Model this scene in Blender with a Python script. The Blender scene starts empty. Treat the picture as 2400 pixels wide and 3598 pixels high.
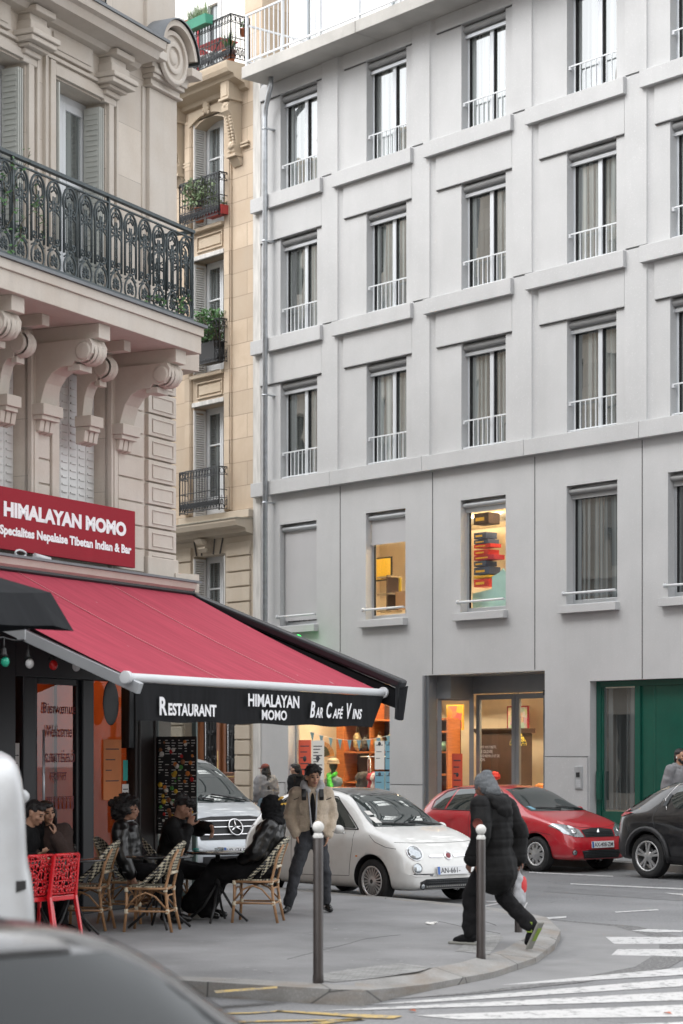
import bpy, bmesh, math, random
from mathutils import Vector, Matrix
from mathutils.bvhtree import BVHTree
from math import sin, cos, pi, radians
random.seed(7)
SC = bpy.context.scene
# ---------------------------------------------------------------- camera
F = 7500.0; CAX = 0.6360461876514686; CAS = 0.7716509879304456; CAMH = 1.93
cam = bpy.data.cameras.new("camera"); camo = bpy.data.objects.new("camera", cam)
SC.collection.objects.link(camo); SC.camera = camo
camo.location = (0, 0, CAMH)
camo.rotation_euler = (pi/2, 0, math.atan2(CAS, CAX))
cam.sensor_fit = 'HORIZONTAL'; cam.sensor_width = 24.0; cam.lens = 24.0*F/2400
cam.shift_y = (2650-1799)/2400.0
cam.clip_start = 0.1; cam.clip_end = 800
cam.dof.use_dof = True; cam.dof.focus_distance = 29.0; cam.dof.aperture_fstop = 2.7
# ---------------------------------------------------------------- world / light
SC.view_settings.view_transform = 'Standard'; SC.view_settings.look = 'None'
SC.view_settings.gamma = 1; SC.view_settings.exposure = 1.43
w = bpy.data.worlds.new("World"); SC.world = w; w.use_nodes = True
nt = w.node_tree; nt.nodes.clear()
sky = nt.nodes.new('ShaderNodeTexSky'); sky.sky_type = 'NISHITA'; sky.sun_disc = False
SUN_E, SUN_R = radians(48), radians(200)
sky.sun_elevation = SUN_E; sky.sun_rotation = SUN_R; sky.air_density = 1.0; sky.dust_density = 4.0
hs = nt.nodes.new('ShaderNodeHueSaturation'); hs.inputs['Saturation'].default_value = 0.12
bg = nt.nodes.new('ShaderNodeBackground'); bg.inputs[1].default_value = 0.14
wo = nt.nodes.new('ShaderNodeOutputWorld')
nt.links.new(sky.outputs[0], hs.inputs['Color']); ad = nt.nodes.new('ShaderNodeMix'); ad.data_type = 'RGBA'; ad.inputs[0].default_value = .55; ad.inputs[7].default_value = (7.2, 7.35, 7.6, 1)  # overcast: an even bright cloud layer over the clear sky
nt.links.new(hs.outputs[0], ad.inputs[6]); nt.links.new(ad.outputs[2], bg.inputs[0]); nt.links.new(bg.outputs[0], wo.inputs[0])
sl = bpy.data.lights.new("sun", 'SUN'); sl.energy = 0.9; sl.angle = radians(40); sl.color = (1, .97, .93)
so = bpy.data.objects.new("sun", sl); SC.collection.objects.link(so)
# nishita: rotation 0 = sun towards +Y, increasing clockwise seen from above
sd = Vector((sin(SUN_R)*cos(SUN_E), cos(SUN_R)*cos(SUN_E), sin(SUN_E)))
so.rotation_euler = (-sd).to_track_quat('-Z', 'Y').to_euler(); so.location = (0, 0, 40)
SC.cycles.max_bounces = 8; SC.cycles.diffuse_bounces = 4; SC.cycles.glossy_bounces = 4
SC.cycles.transparent_max_bounces = 12; SC.cycles.use_denoising = True
SC.cycles.sample_clamp_indirect = 6
C = SC.collection

# ---------------------------------------------------------------- materials
MATS = {}
def nodes(name):
    m = bpy.data.materials.new(name); m.use_nodes = True
    n = m.node_tree; b = n.nodes['Principled BSDF']; return m, n, b
def ramp(n, fac, stops):
    r = n.nodes.new('ShaderNodeValToRGB'); e = r.color_ramp.elements
    while len(e) < len(stops): e.new(0.5)
    for i, (p, c) in enumerate(stops): e[i].position = p; e[i].color = (*c, 1)
    n.links.new(fac, r.inputs[0]); return r.outputs[0]
def mix(n, fac, a, b, mode='MIX'):
    x = n.nodes.new('ShaderNodeMix'); x.data_type = 'RGBA'; x.blend_type = mode
    for s, v in ((x.inputs[0], fac), (x.inputs[6], a), (x.inputs[7], b)):
        if isinstance(v, (int, float)): s.default_value = v
        elif isinstance(v, tuple): s.default_value = (*v[:3], 1)
        else: n.links.new(v, s)
    return x.outputs[2]
def coords(n, scale=(1,1,1), world=False, rot=(0,0,0)):
    t = n.nodes.new('ShaderNodeTexCoord'); mp = n.nodes.new('ShaderNodeMapping')
    mp.inputs['Scale'].default_value = scale; mp.inputs['Rotation'].default_value = rot
    if world:
        g = n.nodes.new('ShaderNodeNewGeometry'); n.links.new(g.outputs['Position'], mp.inputs[0])
    else: n.links.new(t.outputs['Object'], mp.inputs[0])
    return mp.outputs[0]
def noise(n, co, sc, det=4, rough=.55, out=0):
    t = n.nodes.new('ShaderNodeTexNoise'); t.inputs['Scale'].default_value = sc; t.inputs['Detail'].default_value = det
    t.inputs['Roughness'].default_value = rough; n.links.new(co, t.inputs['Vector']); return t.outputs[out]
def bump(n, b, h, strength, dist=.01):
    x = n.nodes.new('ShaderNodeBump'); x.inputs['Strength'].default_value = strength; x.inputs['Distance'].default_value = dist
    n.links.new(h, x.inputs['Height']); n.links.new(x.outputs[0], b.inputs['Normal'])
def M(name, col=None, rough=.6, metal=0, var=.12, vs=3, bmp=0, bs=40, coat=0, spec=None, emit=0, stretch=(1,1,1), world=False, sheen=0):
    """generic procedural material: base colour with two scales of noise variation"""
    if name in MATS: return MATS[name]
    m, n, b = nodes(name); MATS[name] = m
    co = coords(n, stretch, world)
    f = noise(n, co, vs)
    c = ramp(n, f, [(.25, tuple(x*(1-var) for x in col)), (.75, tuple(min(1, x*(1+var)) for x in col))])
    n.links.new(c, b.inputs['Base Color'])
    b.inputs['Roughness'].default_value = rough; b.inputs['Metallic'].default_value = metal
    if coat: b.inputs['Coat Weight'].default_value = coat; b.inputs['Coat Roughness'].default_value = .04
    if spec is not None: b.inputs['Specular IOR Level'].default_value = spec
    if sheen: b.inputs['Sheen Weight'].default_value = sheen
    if emit:
        b.inputs['Emission Color'].default_value = (*col, 1); b.inputs['Emission Strength'].default_value = emit
    if bmp: bump(n, b, noise(n, co, bs, 3), bmp, .01)
    return m
def schlick(n, refl):
    """two-sided Fresnel: refl + 0.96*(1-|cos|)^5, the same from both faces of a thin pane"""
    g = n.nodes.new('ShaderNodeNewGeometry'); d = n.nodes.new('ShaderNodeVectorMath'); d.operation = 'DOT_PRODUCT'
    n.links.new(g.outputs['Incoming'], d.inputs[0]); n.links.new(g.outputs['Normal'], d.inputs[1])
    def mth(op, a, b=None):
        m_ = n.nodes.new('ShaderNodeMath'); m_.operation = op; m_.use_clamp = op == 'ADD'
        for s_, v in ((0, a), (1, b)):
            if v is None: continue
            if isinstance(v, (int, float)): m_.inputs[s_].default_value = v
            else: n.links.new(v, m_.inputs[s_])
        return m_.outputs[0]
    return mth('ADD', mth('MULTIPLY', mth('POWER', mth('SUBTRACT', 1.0, mth('ABSOLUTE', d.outputs['Value'])), 5.0), .95), refl+.04)
def glassmat(name, tint=(.03,.04,.04), refl=.16, rough=.015, wav=.0, curtain=False):
    m, n, b = nodes(name); MATS[name] = m; n.nodes.remove(b)
    g = n.nodes.new('ShaderNodeBsdfGlossy'); g.inputs['Roughness'].default_value = rough; g.inputs['Color'].default_value = (.95,.97,.97,1)
    d = n.nodes.new('ShaderNodeBsdfDiffuse'); d.inputs[0].default_value = (*tint, 1)
    if curtain:      # drawn net curtains seen dimly behind the pane, different in every window
        oi = n.nodes.new('ShaderNodeObjectInfo'); wv = n.nodes.new('ShaderNodeTexNoise'); wv.inputs['Scale'].default_value = 1; wv.inputs['Detail'].default_value = 1
        ad_ = n.nodes.new('ShaderNodeVectorMath'); ad_.operation = 'ADD'; cb = n.nodes.new('ShaderNodeCombineXYZ'); ml = n.nodes.new('ShaderNodeMath'); ml.operation = 'MULTIPLY'; ml.inputs[1].default_value = 57
        n.links.new(oi.outputs['Random'], ml.inputs[0]); n.links.new(ml.outputs[0], cb.inputs[0]); n.links.new(coords(n, (9,0,.12)), ad_.inputs[0]); n.links.new(cb.outputs[0], ad_.inputs[1]); n.links.new(ad_.outputs[0], wv.inputs['Vector'])
        c1 = ramp(n, wv.outputs[0], [(.40, tuple(x*.45 for x in tint)), (.62, tuple(x*2.1 for x in tint))]); c2 = ramp(n, oi.outputs['Random'], [(.2, (.6,.6,.6)), (.9, (1.25,1.25,1.25))])
        n.links.new(mix(n, 1.0, c1, c2, 'MULTIPLY'), d.inputs[0])
    mx = n.nodes.new('ShaderNodeMixShader'); n.links.new(schlick(n, refl), mx.inputs[0]); n.links.new(d.outputs[0], mx.inputs[1]); n.links.new(g.outputs[0], mx.inputs[2])
    if wav:
        bp = n.nodes.new('ShaderNodeBump'); bp.inputs['Strength'].default_value = wav; bp.inputs['Distance'].default_value = .02
        n.links.new(noise(n, coords(n, (1,1,.6)), 1.6, 1), bp.inputs['Height']); n.links.new(bp.outputs[0], g.inputs['Normal'])
    n.links.new(mx.outputs[0], n.nodes['Material Output'].inputs[0]); return m
def clearglass(name, tint=(.95,.97,.96), refl=.05, rough=0.0):
    m, n, b = nodes(name); MATS[name] = m; n.nodes.remove(b)
    g = n.nodes.new('ShaderNodeBsdfGlossy'); g.inputs['Roughness'].default_value = rough
    d = n.nodes.new('ShaderNodeBsdfTransparent'); d.inputs[0].default_value = (*tint, 1)
    mx = n.nodes.new('ShaderNodeMixShader'); n.links.new(schlick(n, refl), mx.inputs[0]); n.links.new(d.outputs[0], mx.inputs[1]); n.links.new(g.outputs[0], mx.inputs[2])
    n.links.new(mx.outputs[0], n.nodes['Material Output'].inputs[0]); return m
# concrete with pale aggregate, slow stains and vertical drip marks
def concrete(name, col, speck=.5, stain=.12, rough=.85):
    m, n, b = nodes(name); MATS[name] = m; co = coords(n, world=True)
    f = noise(n, co, .9, 5); base = ramp(n, f, [(.3, tuple(x*(1-stain) for x in col)), (.7, tuple(x*(1+stain) for x in col))])
    st = noise(n, coords(n, (3, 3, .4), True), 1.3, 5, .6)
    base = mix(n, ramp(n, st, [(.5, (0,0,0)), (.8, (.22,.22,.22))]), base, tuple(x*.78 for x in col))
    sp = ramp(n, noise(n, co, 42, 2, .7), [(.6, (0,0,0)), (.72, (speck,)*3)])
    base = mix(n, sp, base, tuple(min(1, x*1.5) for x in col))
    dk = ramp(n, noise(n, co, 60, 2, .6), [(.28, (speck*.5,)*3), (.4, (0,0,0))])
    base = mix(n, dk, base, tuple(x*.6 for x in col))
    n.links.new(base, b.inputs['Base Color']); b.inputs['Roughness'].default_value = rough
    bump(n, b, noise(n, co, 50, 3), .25, .004); return m
# cut stone with real joints given by brick texture (u = along wall, v = z)
def stone(name, col, bw=1.1, bh=.42, mortar=.006, rot=0, jcol=None, var=.15, joint=1.0):
    m, n, b = nodes(name); MATS[name] = m
    g = n.nodes.new('ShaderNodeTexCoord'); sx = n.nodes.new('ShaderNodeSeparateXYZ'); cx = n.nodes.new('ShaderNodeCombineXYZ')
    n.links.new(g.outputs['Object'], sx.inputs[0]); n.links.new(sx.outputs[0], cx.inputs[0]); n.links.new(sx.outputs[2], cx.inputs[1])
    br = n.nodes.new('ShaderNodeTexBrick'); n.links.new(cx.outputs[0], br.inputs[0])
    for k, v in (('Scale', 1), ('Mortar Size', mortar), ('Mortar Smooth', .2), ('Brick Width', bw), ('Row Height', bh)): br.inputs[k].default_value = v
    br.inputs['Color1'].default_value = (*[x*(1-var*.6) for x in col], 1); br.inputs['Color2'].default_value = (*[x*(1+var*.6) for x in col], 1)
    br.inputs['Mortar'].default_value = (*(jcol or tuple(x*.45 for x in col)), 1)
    co = g.outputs['Object']
    f = noise(n, co, 1.4, 6, .6)
    c = mix(n, ramp(n, f, [(.35, (0,0,0)), (.75, (.7,.7,.7))]), br.outputs[0], tuple(x*y for x, y in zip(col, (.8,.74,.68))))
    st = noise(n, coords(n, (6,6,.45)), 1.1, 4)
    c = mix(n, ramp(n, st, [(.5, (0,0,0)), (.85, (.4,.4,.4))]), c, tuple(x*.72 for x in col))
    fine = ramp(n, noise(n, co, 45, 3, .7), [(.3, (.25,.25,.25)), (.5, (0,0,0))])
    c = mix(n, fine, c, tuple(x*.7 for x in col))
    n.links.new(c, b.inputs['Base Color']); b.inputs['Roughness'].default_value = .9
    bump(n, b, noise(n, co, 30, 4), .3, .006); return m
concrete('concrete', (.445,.45,.455), .5, .06); concrete('concrete_slab', (.40,.39,.37), .35, .2)
concrete('pavement', (.205,.205,.208), .55, .26); concrete('granite', (.26,.255,.25), .6, .15)
stone('beige_stone', (.50,.41,.315), 1.15, .52, .008, var=.3); stone('beige_trim', (.52,.44,.34), 9, 9, 0.0)
stone('base_stone', (.50,.44,.36), 9, 9, 0.0)
stone('cream_stone', (.585,.535,.475), 1.3, .62, .003); stone('cream_trim', (.585,.54,.485), 9, 9, 0)
M('plaster_white', (.50,.49,.47), .85, var=.25, vs=2.5, bmp=.2, stretch=(4,4,.7))
M('white_wall', (.80,.79,.76), .8, var=.04)
M('white_paint', (.60,.62,.64), .45, var=.04); M('shutter_white', (.62,.62,.61), .5, var=.07, vs=8)
M('alu', (.50,.52,.54), .35, .6, .05); M('alu_pale', (.60,.63,.66), .4, .3, .04); M('galv', (.50,.53,.56), .35, .7, .18, 9)
M('dark_metal', (.05,.055,.06), .45, .3, .2, 8); M('iron', (.045,.052,.055), .5, .4, .25, 12); M('iron_green', (.06,.075,.08), .5, .35, .2, 10)
M('shutter_box', (.28,.285,.29), .5, .2, .08); M('screen_grey', (.42,.42,.43), .7, 0, .05, 1.2)
M('black', (.012,.012,.013), .5, 0, .2); M('rubber', (.018,.018,.019), .75, 0, .3, 20, bmp=.3, bs=60); M('void', (.006,.006,.007), .9, 0, 0)
M('zinc', (.16,.17,.18), .5, .4, .15, 4)
glassmat('pane', (.115,.128,.127), .26, .008, .12, True); glassmat('pane_dark', (.02,.024,.026), .08, .01)
glassmat('pane_grey', (.08,.09,.092), .14, .01, .10, True)
clearglass('clear', (.96,.97,.96), 0.0); clearglass('clear_dark', (.8,.82,.82), .04)
def asphalt():
    m, n, b = nodes('asphalt'); MATS['asphalt'] = m; co = coords(n, world=True)
    c = ramp(n, noise(n, co, .35, 5), [(.32, (.115,.117,.122)), (.68, (.205,.207,.213))])
    sp = ramp(n, noise(n, co, 40, 3, .75), [(.52, (0,0,0)), (.72, (.75,.75,.75))]); c = mix(n, sp, c, (.26,.26,.26))
    sk = ramp(n, noise(n, co, 34, 3, .75), [(.3, (.75,.75,.75)), (.46, (0,0,0))]); c = mix(n, sk, c, (.05,.05,.052))
    v = n.nodes.new('ShaderNodeTexVoronoi'); v.feature = 'DISTANCE_TO_EDGE'; v.inputs['Scale'].default_value = .42
    wv = n.nodes.new('ShaderNodeVectorMath'); wv.operation = 'ADD'
    n.links.new(co, wv.inputs[0]); n.links.new(noise(n, co, 1.2, 5, out=1), wv.inputs[1]); n.links.new(wv.outputs[0], v.inputs['Vector'])
    cr = ramp(n, v.outputs[0], [(.0, (.55,.55,.55)), (.006, (0,0,0))]); c = mix(n, cr, c, (.05,.05,.05))
    n.links.new(c, b.inputs['Base Color']); b.inputs['Roughness'].default_value = .82; bump(n, b, noise(n, co, 55, 3), .6, .006)
asphalt()
def roadpaint(name, col, wear=.45):
    m, n, b = nodes(name); MATS[name] = m; co = coords(n, world=True)
    f = noise(n, co, 9, 6, .75)
    c = mix(n, ramp(n, f, [(wear-.07, (1,1,1)), (wear, (0,0,0))]), col, (.17,.17,.172))
    c = mix(n, ramp(n, noise(n, co, 1.5, 4), [(.4, (0,0,0)), (.8, (.4,.4,.4))]), c, tuple(x*.75 for x in col))
    n.links.new(c, b.inputs['Base Color']); b.inputs['Roughness'].default_value = .7; bump(n, b, noise(n, co, 55, 3), .4, .005)
roadpaint('road_white', (.47,.47,.47), .47); roadpaint('road_yellow', (.46,.33,.12), .5)

# ---------------------------------------------------------------- mesh builder
class MB:
    def __init__(s): s.v = []; s.f = []; s.sm = []; s.mi = []; s.cur = 0; s.T = None
    def add(s, vs, fs, smooth=False):
        o = len(s.v)
        if s.T is not None: vs = [tuple(s.T @ Vector(p)) for p in vs]
        s.v += [tuple(p) for p in vs]; s.f += [tuple(i+o for i in f) for f in fs]; s.sm += [smooth]*len(fs); s.mi += [s.cur]*len(fs); return s
    def box(s, x0, x1, y0, y1, z0, z1):
        return s.add([(x0,y0,z0),(x1,y0,z0),(x1,y1,z0),(x0,y1,z0),(x0,y0,z1),(x1,y0,z1),(x1,y1,z1),(x0,y1,z1)],
            [(0,3,2,1),(4,5,6,7),(0,1,5,4),(1,2,6,5),(2,3,7,6),(3,0,4,7)])
    def obox(s, c, ax, ay, az):   # oriented box: centre and half axes
        c = Vector(c); ax, ay, az = map(Vector, (ax, ay, az)); P = []
        for k in (-1, 1):
            for a, b in ((-1,-1),(1,-1),(1,1),(-1,1)): P.append(c+ax*a+ay*b+az*k)
        return s.add(P, [(0,3,2,1),(4,5,6,7),(0,1,5,4),(1,2,6,5),(2,3,7,6),(3,0,4,7)])
    def prism(s, prof, a0, a1, axis='x', smooth=False):
        """extrude closed 2D profile; axis x: prof=(y,z); y: (x,z); z: (x,y)"""
        n = len(prof); P = []
        for a in (a0, a1):
            for p, q in prof: P.append((a,p,q) if axis == 'x' else (p,a,q) if axis == 'y' else (p,q,a))
        fs = [tuple(range(n)), tuple(range(2*n-1, n-1, -1))]
        o = len(s.v); s.add(P, fs); s.add([], [])
        base = [(i, (i+1) % n, n+(i+1) % n, n+i) for i in range(n)]
        s.f += [tuple(i+o for i in f) for f in base]; s.sm += [smooth]*n; s.mi += [s.cur]*n; return s
    def tube(s, pts, r, n=8, closed=False, caps=True, smooth=True, flat=None):
        pts = [Vector(p) for p in pts]; N = len(pts)
        R = r if isinstance(r, (list, tuple)) else [r]*N; P = []; up = None
        for i, p in enumerate(pts):
            a = pts[(i-1) % N] if (closed or i) else p; b = pts[(i+1) % N] if (closed or i < N-1) else p
            t = (b-a); t = t.normalized() if t.length > 1e-9 else Vector((0,0,1))
            if up is None:
                up = Vector((0,0,1)) if abs(t.z) < .9 else Vector((1,0,0))
            u = (up - t*up.dot(t))
            if u.length < 1e-6: u = t.orthogonal()
            u.normalize(); up = u; v = t.cross(u)
            for k in range(n):
                an = 2*pi*k/n + (pi/4 if n == 4 else 0); P.append(p + (u*cos(an)*(flat or 1) + v*sin(an))*R[i])
        fs = []
        for i in range(N if closed else N-1):
            for k in range(n):
                a = i*n+k; b = i*n+(k+1) % n; c = ((i+1) % N)*n+(k+1) % n; d = ((i+1) % N)*n+k; fs.append((a,b,c,d))
        s.add(P, fs, smooth)
        if caps and not closed:
            o = len(s.v)-len(P); s.f += [tuple(o+k for k in reversed(range(n))), tuple(o+(N-1)*n+k for k in range(n))]; s.sm += [False]*2; s.mi += [s.cur]*2
        return s
    def lathe(s, prof, c=(0,0,0), n=20, axis='z', smooth=True, a0=0, a1=2*pi):
        P = []; full = abs(a1-a0-2*pi) < 1e-6; K = n if full else n+1
        for r, h in prof:
            for k in range(K):
                a = a0+(a1-a0)*k/n; x, y = r*cos(a), r*sin(a)
                q = (x, y, h) if axis == 'z' else (h, x, y) if axis == 'x' else (x, h, y)
                P.append((c[0]+q[0], c[1]+q[1], c[2]+q[2]))
        fs = []
        for i in range(len(prof)-1):
            for k in range(n if full else n):
                k2 = (k+1) % K if full else k+1
                fs.append((i*K+k, i*K+k2, (i+1)*K+k2, (i+1)*K+k))
        return s.add(P, fs, smooth)
    def ball(s, c, r, n=12, m=8):
        rx, ry, rz = r if isinstance(r, (tuple, list)) else (r, r, r); P = []; fs = []
        for i in range(m+1):
            th = pi*i/m
            for k in range(n): ph = 2*pi*k/n; P.append((c[0]+rx*sin(th)*cos(ph), c[1]+ry*sin(th)*sin(ph), c[2]+rz*cos(th)))
        for i in range(m):
            for k in range(n): fs.append((i*n+k, (i+1)*n+k, (i+1)*n+(k+1) % n, i*n+(k+1) % n))
        return s.add(P, fs, True)
    def quad(s, a, b, c, d): return s.add([a,b,c,d], [(0,1,2,3)])
    def poly(s, pts): return s.add(pts, [tuple(range(len(pts)))])
    def slab(s, pts, z0, z1): return s.prism([(p[0], p[1]) for p in pts], z0, z1, 'z')
def wall(mb, x0, x1, z0, z1, y, holes, depth, back=True):
    """facade plane at y with rectangular holes (hx0,hx1,hz0,hz1) and reveals running to y+depth"""
    xs = sorted({x0, x1, *[h[0] for h in holes], *[h[1] for h in holes]}); zs = sorted({z0, z1, *[h[2] for h in holes], *[h[3] for h in holes]})
    xs = [x for x in xs if x0 <= x <= x1]; zs = [z for z in zs if z0 <= z <= z1]
    for i in range(len(xs)-1):
        for j in range(len(zs)-1):
            cx, cz = (xs[i]+xs[i+1])/2, (zs[j]+zs[j+1])/2
            if any(h[0] < cx < h[1] and h[2] < cz < h[3] for h in holes): continue
            mb.quad((xs[i],y,zs[j]), (xs[i+1],y,zs[j]), (xs[i+1],y,zs[j+1]), (xs[i],y,zs[j+1]))
    for a, b, c, d in holes:
        e = y+depth
        mb.quad((a,y,c),(a,y,d),(a,e,d),(a,e,c)); mb.quad((b,y,c),(b,e,c),(b,e,d),(b,y,d))
        mb.quad((a,y,d),(b,y,d),(b,e,d),(a,e,d)); mb.quad((a,y,c),(a,e,c),(b,e,c),(b,y,c))
    return mb
def build(name, mb, mats, parent=None, bevel=0, world=False, smooth_angle=None, seg=2):
    me = bpy.data.meshes.new(name)
    vs = mb.v
    if parent is not None and world:
        inv = mat_of(parent).inverted(); vs = [inv @ Vector(p) for p in vs]
    me.from_pydata([tuple(p) for p in vs], [], mb.f); me.validate()
    bm = bmesh.new(); bm.from_mesh(me)
    if len(bm.faces) == len(mb.sm):
        bm.faces.ensure_lookup_table()
        for i, f in enumerate(bm.faces): f.smooth = mb.sm[i]; f.material_index = mb.mi[i]
    bmesh.ops.recalc_face_normals(bm, faces=bm.faces); bm.to_mesh(me); bm.free()
    if not isinstance(mats, (list, tuple)): mats = [mats]
    for m in mats: me.materials.append(MATS[m] if isinstance(m, str) else m)
    o = bpy.data.objects.new(name, me); C.objects.link(o)
    if parent is not None: o.parent = parent
    if bevel:
        b = o.modifiers.new('bevel', 'BEVEL'); b.width = bevel; b.segments = seg; b.limit_method = 'ANGLE'; b.angle_limit = radians(40)
    return o
def mat_of(o):
    m = Matrix.LocRotScale(o.location, o.rotation_euler, o.scale)
    return mat_of(o.parent) @ m if o.parent else m
def tag(o, label, cat, group=None, kind=None):
    o['label'] = label; o['category'] = cat
    if group: o['group'] = group
    if kind: o['kind'] = kind
    return o
def thing(name, label, cat, loc=(0,0,0), rz=0, group=None):
    o = bpy.data.objects.new(name, None); C.objects.link(o); o.location = loc; o.rotation_euler = (0,0,rz); o.empty_display_size = .2
    return tag(o, label, cat, group)
def struct(name, mb, mats, bevel=0, label=None):
    o = build(name, mb, mats, bevel=bevel); o['kind'] = 'structure'
    if label: o['label'] = label
    return o
KIDS = {}
def copy_tree(o, parent=None):
    c = o.copy(); C.objects.link(c)
    if parent: c.parent = parent
    for ch in [x for x in bpy.data.objects if x.parent == o and x != c]: copy_tree(ch, c)
    return c
def dup(o, loc, rz, label=None):
    c = copy_tree(o); c.location = loc; c.rotation_euler = (0,0,rz)
    if label: c['label'] = label
    return c
def text(name, body, size, mat, parent, mtx, bold=0, sx=1, shear=0, ext=.003, align='CENTER', spacing=1, caps=.75):
    cu = bpy.data.curves.new(name, 'FONT'); cu.body = body; cu.size = size; cu.align_x = align; cu.align_y = 'CENTER'
    cu.extrude = ext; cu.offset = bold; cu.shear = shear; cu.space_character = spacing; cu.resolution_u = 3; cu.small_caps_scale = caps
    t = bpy.data.objects.new(name, cu); C.objects.link(t)
    dg = bpy.context.evaluated_depsgraph_get(); me = bpy.data.meshes.new_from_object(t.evaluated_get(dg)); bpy.data.objects.remove(t)
    me.transform(mtx @ Matrix.Diagonal((sx, 1, 1, 1))); me.materials.clear(); me.materials.append(MATS[mat])
    o = bpy.data.objects.new(name, me); C.objects.link(o)
    if parent: o.parent = parent
    return o
def frame(o, xa, ya):   # matrix whose x axis = xa, y axis = ya (text plane), origin o
    xa = Vector(xa).normalized(); ya = Vector(ya).normalized(); za = xa.cross(ya)
    m = Matrix((xa, ya, za)).transposed().to_4x4(); m.translation = Vector(o); return m
# ================================================================ SETTING
def G(x, y, z=0.0):
    """point of the ground plane seen at photo pixel (x, y)"""
    a, c = (x-1200)/F, (2650-y)/F; t = (z-CAMH)/c
    return (t*(CAX*a-CAS), t*(CAS*a+CAX))
def D(x, y): return G(880+x*.9694, 3000+y*.9694)
KE = [(-70,18.0),(-30,17.88),(-23,17.80),(-20.5,17.66),(-19.04,17.52),(-17.88,17.33),(-16.9,16.9),(-15.75,15.95),(-14.85,14.95),(-14.0,13.85),(-13.35,12.7),(-12.95,11.6),(-12.7,10.95),(-12.5,10.52)]
KZ = [.12,.12,.12,.12,.12,.12,.11,.09,.07,.06,.055,.06,.09,.12]
KE2 = [(-13.05,10.26),(-13.75,9.98),(-14.6,9.62),(-13.4,6.9),(-3,-16.5)]
OUT = KE+KE2; OZ = KZ+[.12]*5
def inset(P, d):
    R = []
    for i, p in enumerate(P):
        a = Vector(P[max(0, i-1)]); b = Vector(P[min(len(P)-1, i+1)]); t = (b-a).normalized(); nrm = Vector((-t.y, t.x))*-1
        q = Vector(p)+nrm*d; R.append((q.x, q.y))
    return R
mb = MB(); mb.quad((-300,-120,0),(150,-120,0),(150,300,0),(-300,300,0)); struct('road', mb, 'asphalt')
IN1 = inset(OUT, .3)
kb = MB(); n = len(OUT)
V = [(*p, 0) for p in OUT]+[(*p, z) for p, z in zip(OUT, OZ)]+[(*p, .125) for p in IN1]
fs = []
for i in range(n-1):
    fs += [(i, i+1, n+i+1, n+i), (n+i, n+i+1, 2*n+i+1, 2*n+i)]
kb.add(V, fs)
# joints between the kerb stones are cut in the material
def kerbmat():
    m, nn, b = nodes('kerb'); MATS['kerb'] = m; co = coords(nn, world=True)
    c = ramp(nn, noise(nn, co, 3, 5), [(.3, (.19,.187,.18)), (.7, (.27,.265,.255))])
    sp = ramp(nn, noise(nn, co, 50, 2, .7), [(.5, (0,0,0)), (.7, (.5,.5,.5))]); c = mix(nn, sp, c, (.36,.35,.34))
    st = ramp(nn, noise(nn, coords(nn, (1,1,6), True), 2.2, 4), [(.45, (0,0,0)), (.7, (.6,.6,.6))]); c = mix(nn, st, c, (.20,.155,.115))
    v = nn.nodes.new('ShaderNodeTexVoronoi'); v.feature = 'DISTANCE_TO_EDGE'; v.inputs['Scale'].default_value = .8; nn.links.new(co, v.inputs['Vector'])
    c = mix(nn, ramp(nn, v.outputs[0], [(0, (1,1,1)), (.008, (0,0,0))]), c, (.05,.05,.05))
    nn.links.new(c, b.inputs['Base Color']); b.inputs['Roughness'].default_value = .8; bump(nn, b, noise(nn, co, 40, 4), .5, .006)
kerbmat()
struct('kerb', kb, 'kerb')
sb = MB(); sb.poly([(-70,-16.5,.125)]+[(*p, .125) for p in IN1])
PAV = BVHTree.FromPolygons(sb.v, sb.f)
struct('pavement', sb, 'pavement')
def flat_tiles(pts): k = MB(); k.poly([(x, y, .129) for x, y in pts]); return struct('tactile_paving', k, 'tiles')
# smooth gutter apron round the corner
ap = MB(); A = inset(KE[3:13], -1.05); B = KE[3:13]; w_ = [0, .1, .3, .75, 1, 1, .9, .6, .3, 0]
A = [tuple(Vector(b).lerp(Vector(a), k)) for a, b, k in zip(A, B, w_)]
ap.add([(*p, .004) for p in B]+[(*p, .004) for p in A], [(i, 10+i, 11+i, i+1) for i in range(9)])
M('apron', (.20,.20,.202), .8, 0, .12, 2.5, .5, 60, world=True); struct('gutter', ap, 'apron')
# coarse patched asphalt along the apron and two old trench repairs
def coarse():
    m, nn, b = nodes('coarse_asphalt'); MATS['coarse_asphalt'] = m; co = coords(nn, world=True)
    c = ramp(nn, noise(nn, co, 30, 4, .8), [(.36, (.06,.06,.061)), (.62, (.23,.23,.23))]); nn.links.new(c, b.inputs['Base Color']); b.inputs['Roughness'].default_value = .95; bump(nn, b, noise(nn, co, 30, 4, .8), 1.0, .02)
coarse(); M('patch_asphalt', (.148,.149,.153), .85, 0, .22, 5, bmp=.5, bs=70, world=True)
E1 = inset(KE[3:13], -1.02); E2 = inset(KE[3:13], -1.36); cb_ = MB(); cb_.add([(*Vector(b).lerp(Vector(a), k), .0045) for a, b, k in zip(E1, KE[3:13], w_)]+[(*Vector(b).lerp(Vector(a), k), .0045) for a, b, k in zip(E2, KE[3:13], w_)], [(i, 10+i, 11+i, i+1) for i in range(9)])
struct('road_patch', cb_, 'coarse_asphalt')
for q in ([D(1080,120),D(1568,150),D(1568,172),D(1060,138)],): mb = MB(); mb.poly([(x, y, .003) for x, y in q]); struct('road_patch', mb, 'patch_asphalt')
# far pavement with kerb
fp = MB(); fp.box(-120, 60, 26.3, 26.6, 0, .12); struct('kerb', fp, 'kerb')
fp = MB(); fp.box(-120, 60, 26.6, 28.3, 0, .124); struct('pavement', fp, 'pavement')
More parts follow.
